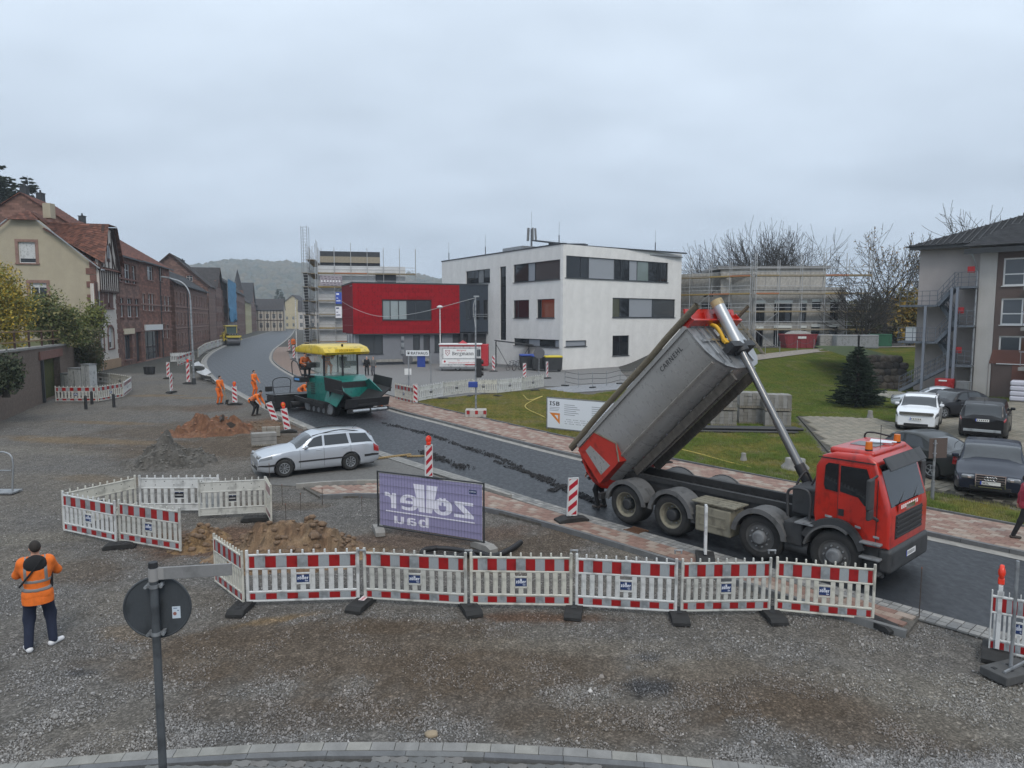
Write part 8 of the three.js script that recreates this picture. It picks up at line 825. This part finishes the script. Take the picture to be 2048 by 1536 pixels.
{ // sign stand at the right edge, manholes, pallets, pipes, bins, container
  const t = thing('stand_base', 'grey recycled base block with a thin steel pole at the road edge', 'base block', gp(2022, 1352), .35); mesh('base_block', rbox(.8, .14, .42, .02, 0, .07, 0), std([.1, .1, .1], .85, { map: T.concrete }), t); for (let i = 0; i < 4; i++) mesh('slot', box(.06, .012, .06, -.28 + i * .16, .143, (i % 2) * .14 - .07), MT.black, t); mesh('pole', cyl(.025, .025, 1.7, -.02, .95, 0), MT.galv, t); mesh('strut', beam(V(-.3, .16, .1), V(.32, .16, -.02), .03, .03), MT.galv, t);
  const mh = (x, y, r, h, l) => { const q = thing('manhole_ring', l, 'manhole', gp(x, y)); mesh('cone', lathe([[r * 1.5, 0], [r * 1.4, h * .25], [r, h * .6], [r, h], [r * .8, h]], 28), MT.concrete, q); mesh('cover', cyl(r * .8, r * .8, .04, 0, h - .01, 0), MT.kerb, q); }; mh(1590, 938, .34, .38, 'concrete manhole cone on the lawn behind the ram'); mh(1487, 922, .09, .3, 'short white pipe stub on the lawn'); mh(1740, 838, .12, .45, 'small pale lamp bollard at the lawn edge');
  const R = rng(44); for (const [x, y, n, l] of [[1445, 850, 2, 'left pallet stack of grey pavers on the lawn'], [1500, 846, 2, 'middle pallet stack of grey pavers on the lawn'], [1552, 852, 2, 'right pallet stack of grey pavers behind the ram'], [1420, 842, 1, 'low pallet of grey pavers next to the dump body']]) { const q = thing('paver_pallet', l, 'pallet', gp(x, y), -.25 + R() * .1); for (let k = 0; k < n; k++) { mesh('pallet', box(1.25, .12, 1.1, 0, .06 + k * .84, 0), MT.woodGrey, q); for (let a = 0; a < 6; a++) for (let b = 0; b < 4; b++) mesh('paver_course', box(.2, .16, 1.0, -.52 + a * .207 + (R() - .5) * .01, .21 + k * .84 + b * .165, (R() - .5) * .04), [MT.concrete, clone(MT.concrete, [.3, .285, .255])][a % 2], q); } }
  const pb = thing('pipe_bundle', 'bundle of long black plastic pipes on the lawn', 'pipes', gp(1478, 866), -.1); for (let i = 0; i < 7; i++) mesh('pipe', cyl(.075, .075, 5.6, (R() - .5) * .3, .08 + Math.floor(i / 4) * .14, -.45 + (i % 4) * .2 + (i > 3 ? .1 : 0), 0, 0, Math.PI / 2, 14), MT.hose, pb);
  const bin = (x, y, lid, l) => { const q = thing('waste_container', l, 'bin', gp(x, y), .1); mesh('bin_body', ext([[-.62, .18], [.62, .18], [.7, 1.15], [-.7, 1.15]], .95, { bevel: .03 }).translate(0, 0, -.5), MT.dark, q); mesh('bin_lid', rbox(1.46, .16, 1.1, .07, 0, 1.24, 0), lid, q); for (const a of [-.5, .5]) for (const b of [-.4, .4]) mesh('castor', cyl(.08, .08, .05, a, .09, b, Math.PI / 2), MT.black, q); q.scale.setScalar(1.25); }; const blue = std([.02, .06, .3], .5); bin(1056, 739, blue, 'black waste container with blue lid beside the shelter'); bin(1080, 741, blue, 'black waste container with blue lid next to the yellow lidded one'); bin(1106, 743, std([.6, .48, .03], .5), 'black waste container with yellow lid by the white block');
  const sh = thing('bicycle_shelter', 'open bicycle shelter with sloping roof against the white block', 'shelter', gp(990, 735)); const s = -sh.position.z / FPX; mesh('shelter_roof', box(4.2, .1, 2.6, 2.1, 2.75, -.5, 0, .1, -.12), MT.dark, sh); for (const [x, z, h] of [[.1, .6, 2.9], [3.8, .6, 2.4], [.1, -1.4, 2.9], [3.8, -1.4, 2.4]]) mesh('shelter_post', bar(V(x, 0, z), V(x, h, z), .05, 6), MT.dark, sh); mesh('shelter_brace', [beam(V(.1, 2.7, .6), V(1.6, 0, .6), .06, .06), beam(V(3.8, 2.3, .6), V(2.6, .4, .6), .06, .06)], MT.dark, sh); for (const [x, l] of [[1022, 'bicycle parked in the shelter'], [1034, 'bicycle parked in the shelter']]) { const b = thing('bicycle', l, 'bicycle', gp(x, 741), .9, 'bicycles in the shelter'); for (const a of [-.5, .55]) mesh('wheel', xf(new THREE.TorusGeometry(.33, .02, 6, 24), a, .34, 0), MT.black, b); mesh('bike_frame', [bar(V(-.5, .34, 0), V(-.15, .85, 0), .018, 5), bar(V(-.15, .85, 0), V(.4, .85, 0), .018, 5), bar(V(.4, .85, 0), V(0, .34, 0), .018, 5), bar(V(-.15, .85, 0), V(0, .34, 0), .018, 5), bar(V(.55, .34, 0), V(.38, 1.0, 0), .018, 5)], MT.dark, b); mesh('saddle', rbox(.25, .06, .12, .03, -.18, .95, 0), MT.black, b); mesh('handlebar', box(.05, .04, .5, .36, 1.02, 0), MT.dark, b); }
  const sk = onRise(1595, -77); const k = thing('skip_container', 'dark red skip container before the concrete shell', 'skip', sk, 0); mesh('skip_body', ext([[-1.5, .05], [1.5, .05], [1.8, 1.5], [-1.8, 1.5]], 1.7).translate(0, 0, -.85), std([.24, .02, .03], .6, { map: T.dirty }), k); mesh('skip_rim', [box(3.7, .1, .1, 0, 1.52, .85), box(3.7, .1, .1, 0, 1.52, -.85)], std([.2, .02, .025], .6), k); for (let i = -2; i <= 2; i++) mesh('skip_rib', box(.1, 1.3, .08, i * .7, .8, .87), std([.2, .02, .025], .6), k); mesh('skip_notice', box(.9, .25, .02, .1, 1.2, .925), MT.white, k); { const g = mesh('rubble', new THREE.SphereGeometry(1.4, 14, 8, 0, 6.3, 0, 1.5).scale(1.1, .35, .55).translate(0, 1.45, 0), MT.concrete, k); }
  for (const [x, z, w, c, l] of [[1632, -78, 1.6, [.02, .09, .3], 'small blue container beside the red skip'], [1655, -77, 2.4, [.34, .33, .31], 'grey covered heap of boards next to the blue container'], [1690, -76, 2.6, [.3, .31, .32], 'grey concrete block row left of the spruce top'], [1728, -76, 2.4, [.28, .29, .3], 'second grey concrete block beside the spruce top'], [1754, -80, 2.6, [.02, .12, .06], 'green covered pile behind the spruce top']]) { const q = thing('site_store', l, 'container', onRise(x, z)); mesh('store_body', rbox(w, 1.5, 1.6, .12, 0, .75, 0), std(c, .75, { map: T.dirty }), q); mesh('store_edge', [box(w * .96, .08, .05, 0, 1.4, .81), box(w * .96, .08, .05, 0, .2, .81)], std(c.map(v => v * .7), .8), q); }
  const cn = thing('utility_cabinet', 'group of grey utility cabinets by the garden wall', 'cabinet', gp(158, 790), -.35); for (const [x, w, h] of [[-1.0, .75, 1.5], [.0, 1.2, 1.9], [1.1, .8, 2.2]]) { const c = mesh('cabinet_body', rbox(w, h, .6, .03, x, h / 2, 0), std([.4, .42, .43], .6, { map: T.dirty }), cn); mesh('cabinet_roof', box(w + .06, .05, .68, x, h + .025, 0), MT.grey, c); mesh('door_gap', box(.02, h * .85, .01, x, h / 2, .305), MT.dark, c); } for (const [x, y] of [[172, 818], [228, 814], [184, 808]]) { const b = thing('bollard', 'short black bollard before the cabinets enclosure', 'bollard', gp(x, y), 0, 'black bollards'); mesh('bollard_body', cyl(.09, .08, .75, 0, .375, 0), MT.black, b); mesh('bollard_cap', xf(new THREE.SphereGeometry(.085, 12, 8), 0, .75, 0), MT.black, b); } for (const x of [295, 303]) { const b = thing('planter_tub', 'small black tub standing on the tarmac by the shops', 'tub', gp(x, 748), 0, 'black tubs'); mesh('tub', lathe([[.3, 0], [.36, .7], [.3, .72], [.26, .1], [0, .1]], 16), MT.black, b); mesh('tub_rim', xf(new THREE.TorusGeometry(.35, .03, 6, 20), 0, .7, 0, Math.PI / 2), MT.black, b); }
  // wire site fence by the footpath
  for (const [x0, y0, x1, y1, l] of [[1130, 772, 1185, 776, 'first wire fence bay by the footpath'], [1185, 776, 1240, 768, 'second wire fence bay by the footpath'], [1240, 768, 1300, 764, 'third wire fence bay running behind the dump body']]) { const A = gp(x0, y0), B = gp(x1, y1), q = thing('site_fence', l, 'fence', A, 0, 'wire site fence'), f = new Facade(q, A, B.clone().sub(A)), Lq = A.distanceTo(B); for (const x of [0, Lq / 2, Lq]) f.part('fence_post', bar(V(x, 0, 0), V(x, 1.25, 0), .025, 5), MT.galv); for (const y of [.35, .75, 1.15]) f.part('fence_wire', tube([V(0, y, 0), V(Lq / 2, y - .12, 0), V(Lq, y, 0)], .018, 4, 16), MT.dark); f.part('fence_foot', box(.6, .1, .25, 0, .05, 0), MT.dark); }
  for (const [x0, z0, x1, z1, l] of [[1400, -66, 1470, -68, 'rope barrier posts at the foot of the site path'], [1470, -68, 1560, -71, 'rope barrier posts below the red skip'], [1560, -71, 1660, -75, 'rope barrier posts beside the site path']]) { const A = onRise(x0, z0), B = onRise(x1, z1), q = thing('rope_fence', l, 'fence', A, 0, 'rope fence on the slope'), d = B.clone().sub(A); for (let i = 0; i < 3; i++) { const p = d.clone().multiplyScalar(i / 3); mesh('fence_post', bar(p, p.clone().add(V(0, 1.2, 0)), .03, 5), MT.galv, q); const n = d.clone().multiplyScalar((i + 1) / 3); mesh('rope', tube([p.clone().add(V(0, 1.1, 0)), p.clone().lerp(n, .5).add(V(0, .75, 0)), n.clone().add(V(0, 1.1, 0))], .02, 4, 14), MT.dark, q); } }
  const ht = [[1046, 790], [1060, 800], [1085, 792], [1050, 812], [1090, 835]].map(a => gp(a[0], a[1], .06)); tag(mesh('yellow_hose', tube(ht, .025, 6, 60), std([.5, .4, .1], .6)), 'yellow hose snaking over the grass to the company board', 'hose'); tag(mesh('yellow_hose', tube([[1340, 893], [1400, 908], [1450, 922], [1503, 935]].map(a => gp(a[0], a[1], .06)), .02, 6, 40), std([.5, .38, .08], .6)), 'yellow cable lying on the lawn behind the truck', 'hose');
  const ld = gp(1490, 760); const lad = thing('site_stair', 'wooden site ladder leaning behind the ram', 'ladder', onRise(1500, -70)); for (const z of [-.35, .35]) mesh('stile', beam(V(-1.9, 4.2, z), V(1.4, .0, z), .06, .14), MT.woodGrey, lad); for (let i = 0; i < 9; i++) { const tt = (i + .5) / 9; mesh('rung', box(.2, .05, .7, lerp(-1.9, 1.4, tt), lerp(4.2, 0, tt), 0), MT.woodGrey, lad); }
  const pk = thing('timber_plank', 'loose timber planks lying on the near gutter', 'planks', gp(770, 917), .6); mesh('plank', [box(2.2, .05, .14, 0, .05, 0), box(.9, .05, .12, 1.2, .05, .5, 0, -.5, 0)], MT.wood, pk); const st2 = thing('field_stone', 'single pale stone lying before the front kerb', 'stone', gp(863, 1468)); const g = new THREE.IcosahedronGeometry(.07, 2); const p = g.attributes.position; for (let i = 0; i < p.count; i++) { const n = 1 + .3 * fbm3(p.getX(i) * 9, p.getY(i) * 9, p.getZ(i) * 9, 2); p.setXYZ(i, p.getX(i) * n * 1.3, p.getY(i) * n * .6, p.getZ(i) * n); } g.computeVertexNormals(); mesh('stone_body', g, std([.4, .32, .22], .9, { map: T.concrete }), st2); const ra = thing('metal_rack', 'galvanised rack end at the left picture edge', 'rack', gp(6, 985)); mesh('rack_frame', [tube([V(-.3, 0, 0), V(-.3, 1.2, 0), V(.3, 1.2, 0), V(.3, 0, 0)], .025, 6, 30), bar(V(-.3, .7, 0), V(.3, .7, 0), .02, 6)], MT.galv, ra); mesh('rack_foot', box(.9, .05, .5, 0, .03, 0), MT.galv, ra);
  const dg = thing('drain_grate', 'rusty gully grate in the sett gutter beside the truck', 'grate', gp(1272, 1063).setY(.02), -.87); for (let i = 0; i < 7; i++) mesh('grate_bar', box(.035, .03, .3, -.18 + i * .06, .015, 0), std([.12, .06, .035], .8, { metalness: .4 }), dg); mesh('grate_frame', [box(.5, .03, .04, 0, .012, .18), box(.5, .03, .04, 0, .012, -.18)], std([.12, .06, .035], .8), dg); }
// ---------------------------------------------------------------- people: smooth skins over posed bones
function sdfMesh(bones, cell, k = 42, clip) {
  let lo = V(9, 9, 9), hi = V(-9, -9, -9); for (const b of bones) { for (const p of [b[0], b[1]]) { const r = Math.max(b[2], b[3]) + .05; lo.min(p.clone().subScalar(r)); hi.max(p.clone().addScalar(r)); } }
  const c = lo.clone().add(hi).multiplyScalar(.5), S = Math.max(hi.x - lo.x, hi.y - lo.y, hi.z - lo.z) / 2 + cell * 3, n = Math.ceil(2 * S / cell) + 4, mc = new MarchingCubes(n, undefined, false, false, 90000), F = new Float32Array(n * n * n), h = n / 2;
  const wx = (i) => (i - h) / h * S, inv = (w) => Math.round(w / S * h + h);
  for (const [a, b, ra, rb] of bones) { const r = Math.max(ra, rb) + .07, A = a.clone().sub(c), B = b.clone().sub(c), d = B.clone().sub(A), dd = Math.max(1e-9, d.lengthSq()); const g = (p, q) => [Math.max(1, inv(Math.min(p, q) - r)), Math.min(n - 2, inv(Math.max(p, q) + r))]; const [x0, x1] = g(A.x, B.x), [y0, y1] = g(A.y, B.y), [z0, z1] = g(A.z, B.z); for (let z = z0; z <= z1; z++) for (let y = y0; y <= y1; y++) for (let x = x0; x <= x1; x++) { const px = wx(x) - A.x, py = wx(y) - A.y, pz = wx(z) - A.z, t = clamp((px * d.x + py * d.y + pz * d.z) / dd), D = Math.hypot(px - t * d.x, py - t * d.y, pz - t * d.z) - lerp(ra, rb, t); F[x + y * n + z * n * n] += Math.exp(-k * D); } }
  for (let i = 0; i < F.length; i++) { let d = F[i] > 0 ? -Math.log(F[i]) / k : .1; if (clip && d < .08) { const x = i % n, y = Math.floor(i / n) % n, z = Math.floor(i / n / n); d = Math.max(d, clip(wx(x) + c.x, wx(y) + c.y, wx(z) + c.z)); } mc.field[i] = -clamp(d, -.1, .1); }
  mc.isolation = 0; mc.update(); const cnt = mc.count, P = new Float32Array(cnt * 3), N = new Float32Array(cnt * 3); for (let i = 0; i < cnt; i++) for (let e = 0; e < 3; e++) { P[i * 3 + e] = mc.positionArray[i * 3 + e] * S + c.getComponent(e); N[i * 3 + e] = mc.normalArray[i * 3 + e]; } const g = new THREE.BufferGeometry(); g.setAttribute('position', new THREE.BufferAttribute(P, 3)); g.setAttribute('normal', new THREE.BufferAttribute(N, 3)); return clean(g);
}
const ik = (a, b, l1, l2, hint) => { const d = b.clone().sub(a), L = Math.min(d.length(), (l1 + l2) * .999), u = d.clone().normalize(), x = (l1 * l1 - l2 * l2 + L * L) / (2 * L), y = Math.sqrt(Math.max(0, l1 * l1 - x * x)); const n = hint.clone().addScaledVector(u, -hint.dot(u)).normalize(); return a.clone().addScaledVector(u, x).addScaledVector(n, y); };
function headGeo(c, dir, s = 1) { const g = new THREE.SphereGeometry(1, 22, 18), p = g.attributes.position; for (let i = 0; i < p.count; i++) { let x = p.getX(i), y = p.getY(i), z = p.getZ(i); const jaw = y < 0 ? 1 + .25 * y : 1; let X = x * .076 * jaw, Y = y * .118, Z = z * .097 * (y < -.2 && z < 0 ? 1 + .3 * y : 1); const nose = Math.exp(-(x * x * 40 + Math.pow(y + .12, 2) * 22)) * (z > 0 ? 1 : 0); Z += .022 * nose; if (z > 0) { Z -= .008 * Math.exp(-(Math.pow(Math.abs(x) - .38, 2) * 40 + Math.pow(y - .05, 2) * 60)); Z += .004 * Math.exp(-(x * x * 14 + Math.pow(y + .5, 2) * 160)); } p.setXYZ(i, X, Y, Z); } g.computeVertexNormals(); const gs = [g, xf(new THREE.SphereGeometry(.028, 8, 6).scale(.4, 1, .7), .077, -.005, -.005), xf(new THREE.SphereGeometry(.028, 8, 6).scale(.4, 1, .7), -.077, -.005, -.005)]; const m = M4().lookAt(dir, V(0, 0, 0), UP).setPosition(c); return gs.map(q => clean(q).applyMatrix4(M4().makeScale(s, s, s)).applyMatrix4(m)); }
function handGeo(w, d, side) { const m = M4().lookAt(d, V(0, 0, 0), UP).setPosition(w), gs = [rbox(.08, .03, .095, .013, 0, 0, .045)]; const cap = (a, b, r) => bar(a, b, r, 6, r * .85); [[-.03, .075], [-.01, .085], [.012, .08], [.032, .062]].forEach(([x, l]) => { const a = V(x, 0, .088), b = V(x, -.012, .088 + l * .5), c = V(x, -.042, .088 + l * .75); gs.push(cap(a, b, .0095), cap(b, c, .009)); }); gs.push(cap(V(side * -.04, 0, .025), V(side * -.062, -.01, .065), .011), cap(V(side * -.062, -.01, .065), V(side * -.05, -.025, .09), .0095)); return gs.map(g => clean(g).applyMatrix4(m)); }
function person(label, pos, turn, o) {
  const t = thing('person', label, 'person', pos, turn), c = o.cell || .026, hipY = o.hip ?? .985, lean = o.lean || 0, Hc = V(0, hipY, o.hz || 0), ax = V(0, Math.cos(lean), Math.sin(lean)), C = Hc.clone().addScaledVector(ax, .36), Sh = Hc.clone().addScaledVector(ax, .5), nk = Sh.clone().addScaledVector(ax, .07), hd = nk.clone().add(V(0, Math.cos(lean * .7) * .15, Math.sin(lean * .7) * .15)), f = o.fat || 1;
  const B = { leg: [], top: [], skin: [], shoe: [] }; const feet = o.feet || [[-.12, 0], [.12, .06]];
  B.leg.push([V(-.08, hipY, Hc.z), V(.08, hipY, Hc.z), .092 * f, .092 * f]);
  feet.forEach(([x, z, yaw = 0, y = 0], i) => { const s = i ? 1 : -1, h = V(s * .1, hipY - .03, Hc.z), a = V(x, .1 + y, z), kn = ik(h, a, .45, .44, V(s * .1, 0, 1)); B.leg.push([h, kn, .098 * f, .072 * f], [kn, a.clone().add(V(0, .0, 0)), .07 * f, .058 * f]); const fd = V(Math.sin(yaw), 0, Math.cos(yaw)); B.shoe.push([a.clone().addScaledVector(fd, -.04).setY(.05 + y), a.clone().addScaledVector(fd, .17).setY(.038 + y), .05, .038]); B.skin.push([h, kn, .075, .055], [kn, a, .05, .04]); });
  B.top.push([Hc.clone().add(V(-.07, -.05, 0)), Hc.clone().add(V(.07, -.05, 0)), .135 * f, .135 * f], [Hc, C, .14 * f, .145 * f], [Hc.clone().addScaledVector(ax, .2).add(V(-.07, 0, 0)), C.clone().add(V(-.09, 0, 0)), .105 * f, .12 * f], [Hc.clone().addScaledVector(ax, .2).add(V(.07, 0, 0)), C.clone().add(V(.09, 0, 0)), .105 * f, .12 * f], [Sh.clone().add(V(-.15, 0, 0)), Sh.clone().add(V(.15, 0, 0)), .085, .085]);
  B.skin.push([Hc, C, .1, .11], [Sh, hd, .055, .055], [Sh.clone().add(V(-.15, 0, 0)), Sh.clone().add(V(.15, 0, 0)), .06, .06], [C, Sh, .1, .07]);
  const hands = o.hands || [[-.3, .8, .1], [.3, .8, .1]], hg = []; hands.forEach((q, i) => { const s = i ? 1 : -1, sh = Sh.clone().add(V(s * .19, -.01, 0)), w = V(...q), el = ik(sh, w, .29, .26, V(s * (o.out ?? .6), -.3, -.6)); const wr = el.clone().add(w.clone().sub(el).setLength(.25)); B.top.push([sh, el, .072, .056], o.short ? [el, el.clone().lerp(wr, .12), .055, .052] : [el, wr, .055, .042]); B.skin.push([sh, el, .045, .04], [el, wr, .042, .03]); hg.push(...handGeo(wr, wr.clone().sub(el).normalize(), s)); });
  const look = V(o.lookX || 0, -.12 - Math.sin(lean) * .7, 1).normalize(), sk = sdfMesh(B.skin, c, 46), body = mesh('body', mergeGeometries([sk, ...headGeo(hd, look), ...hg]), o.skin || MT.skin, t); void body;
  mesh('trousers', sdfMesh(B.leg, c, 40), o.pants, t); const jk = mesh('jacket', sdfMesh(B.top, c, 40), o.jacket, t); mesh('shoes', sdfMesh(B.shoe, Math.min(c, .016), 60), o.shoes || MT.boot, t);
  const M = M4().lookAt(look, V(0, 0, 0), UP).setPosition(hd); if (o.cap) { mesh('helmet', [new THREE.SphereGeometry(.115, 16, 10, 0, 6.3, 0, 1.6).scale(.92, 1.05, 1.08).translate(0, .02, -.005), cyl(.11, .12, .015, 0, .022, .03, 0, 0, 0, 16)], o.cap, t, M); } else mesh('hair', [new THREE.SphereGeometry(.1, 16, 12, 0, 6.3, 0, 1.5).scale(.86, 1.2, 1.06).rotateX(-.42).translate(0, .012, -.012), new THREE.SphereGeometry(.085, 12, 10).scale(.9, .9, .7).translate(0, .01, -.052)], o.hair || MT.hair, t, M);
  if (o.bands) { const inf = B.top.slice(0, 4).map(b => [b[0], b[1], b[2] + .006, b[3] + .006]); for (const y of o.bands) { const cy = (x, yy, z) => { const q = (yy - Hc.y) * ax.y + (z - Hc.z) * ax.z; return Math.abs(q - y) - .027; }; mesh('reflective_band', sdfMesh(inf, c, 40, cy), MT.reflect, jk); } if (o.straps) { const inf2 = B.top.slice(0, 5).map(b => [b[0], b[1], b[2] + .006, b[3] + .006]); for (const s of [-1, 1]) mesh('reflective_strap', sdfMesh(inf2, c, 40, (x, yy) => Math.max(Math.abs(x - s * .14) - .025, (hipY + .2) - yy)), MT.reflect, jk); } for (const i of [5, 7]) if (o.cuffs && B.top[i + 1]) { const b = B.top[i + 1]; mesh('reflective_cuff', bar(b[0].clone().lerp(b[1], .2), b[0].clone().lerp(b[1], .45), b[2] + .004, 12), MT.reflect, jk); } }
  if (o.extra) o.extra(t, { Hc, C, Sh, nk, hd }); return t;
}
const HV = { pants: MT.orange, jacket: MT.hivis, bands: [.12, .27] };
person('person in an orange reflective shirt and navy jeans standing on the gravel, seen from behind', gp(82, 1293).setY(-.03), -2.62, { cell: .016, fat: 1.13, jacket: MT.hivis, pants: MT.navy, shoes: MT.shoe, bands: [.06, .2], straps: 1, short: 1, out: 1.2, hands: [[-.1, 1.2, .34], [.1, 1.2, .34]], feet: [[-.17, .06, -.75], [.16, -.06, .35]], lookX: .25, extra: (t, j) => { mesh('hood', new THREE.SphereGeometry(.13, 18, 12).scale(1.3, 1.2, .78).translate(0, j.Sh.y - .03, -.085), MT.blackCloth, t); const st = []; for (let i = 0; i <= 10; i++) { const f = i / 10; st.push(V(lerp(-.1, .215, f), lerp(j.Sh.y + .06, j.Hc.y + .16, f), -.155 - .03 * Math.sin(f * 3.1))); } st.push(V(.235, j.Hc.y + .12, -.04)); mesh('bag_strap', tube(st, .016, 6, 40).scale(1, 1, 1), MT.blackCloth, t); mesh('shoulder_bag', rbox(.04, .22, .12, .015, -.2, j.Hc.y + .14, .05), MT.blackCloth, t); mesh('shirt_hem', lathe([[.205, j.Hc.y - .19], [.21, j.Hc.y - .1], [.19, j.Hc.y + .02]], 28).scale(1.08, 1, .84), clone(MT.hivis, [.95, .2, .02], { side: THREE.DoubleSide }), t); mesh('phone', rbox(.075, .15, .01, .004, 0, 1.27, .4), MT.black, t); } });
person('person in orange work clothes with a shovel standing on the left kerb', gp(438, 808), 1.2, { ...HV, lean: .22, hands: [[-.12, .95, .38], [.2, .85, .32]], extra: (t) => { const s = mesh('shovel', bar(V(.15, .05, .5), V(.1, 1.25, .3), .018, 6), MT.wood, t); mesh('shovel_blade', box(.24, .3, .02, .16, .14, .5, .2, 0, 0), MT.dark, s); } });
person('person in orange work clothes walking on the new asphalt near the paver', gp(508, 793).setY(.03), 1.3, { ...HV, lean: .1, hands: [[-.2, 1.05, .32], [.24, 1.0, .3]] });
person('person in orange jacket and dark trousers bending over the kerb', gp(510, 831), 1.45, { ...HV, pants: MT.blackCloth, lean: 1.0, hip: .88, hz: -.2, hands: [[-.2, .55, .5], [.24, .5, .55]], feet: [[-.14, -.06], [.14, .06]] });
person('person in a red orange jacket crouching by the paver screed', gp(606, 806).setY(.03), 1.2, { ...HV, lean: 1.05, hip: .86, hz: -.2, cap: MT.lampRed, hands: [[-.2, .6, .5], [.22, .6, .5]] });
person('person in orange jacket with a blue cap behind the paver hopper', gp(762, 815).setY(.03), -.6, { ...HV, cap: std([.02, .08, .35], .6), lean: .3, hands: [[-.25, 1.0, .3], [.25, 1.0, .3]] });
{ const pv = scene.getObjectByName('asphalt_paver'); pv.updateMatrixWorld(); const onP = (x, y, z) => V(x, y, z).applyMatrix4(pv.matrixWorld); person('person in orange at the controls under the yellow canopy', onP(-.9, 2.15, .2), pv.rotation.y + 1.3, { ...HV, hip: .72, feet: [[-.12, .3], [.14, .3]], hands: [[-.2, .95, .4], [.2, .95, .4]] }); person('person in orange jacket seated at the side of the paver platform', onP(-1.55, 2.0, 1.35), pv.rotation.y + 1.57, { ...HV, jacket: std([.5, .12, .03], .85, { map: T.fabric }), pants: MT.blackCloth, hip: .65, lean: .35, feet: [[-.12, .4], [.14, .4]], hands: [[-.2, .8, .5], [.2, .8, .5]] }); }
person('person in black coat standing before the town hall window', gp(734, 751), .2, { jacket: MT.blackCloth, pants: MT.blackCloth, hair: std([.3, .27, .25], .8) }); person('person in grey jacket standing next to the person in black', gp(747, 751), -.2, { jacket: std([.12, .12, .12], .9), pants: std([.05, .05, .06], .9), hair: std([.12, .09, .07], .8) });
{ const p = person('person in an orange vest far up the street by the slim pole', gp(587, 703).setY(.1), .6, { ...HV, pants: MT.blackCloth, cell: .04 }); p.scale.setScalar(1.25); }
person('person in black work clothes standing behind the raised tailgate', gp(1204, 1018).setY(.03), -2.3, { jacket: MT.blackCloth, pants: MT.blackCloth, lean: .15, hands: [[-.25, 1.1, .35], [.25, 1.0, .35]] });
person('person in a red jacket walking on the far pavement', gp(2046, 1084).setY(.1), 1.2, { jacket: std([.4, .03, .06], .8, { map: T.fabric }), pants: MT.blackCloth, feet: [[-.12, -.28], [.12, .3]], hands: [[-.3, .95, .25], [.3, .9, -.1]], cell: .02 }).scale.setScalar(.85);
renderer.render(scene, camera);
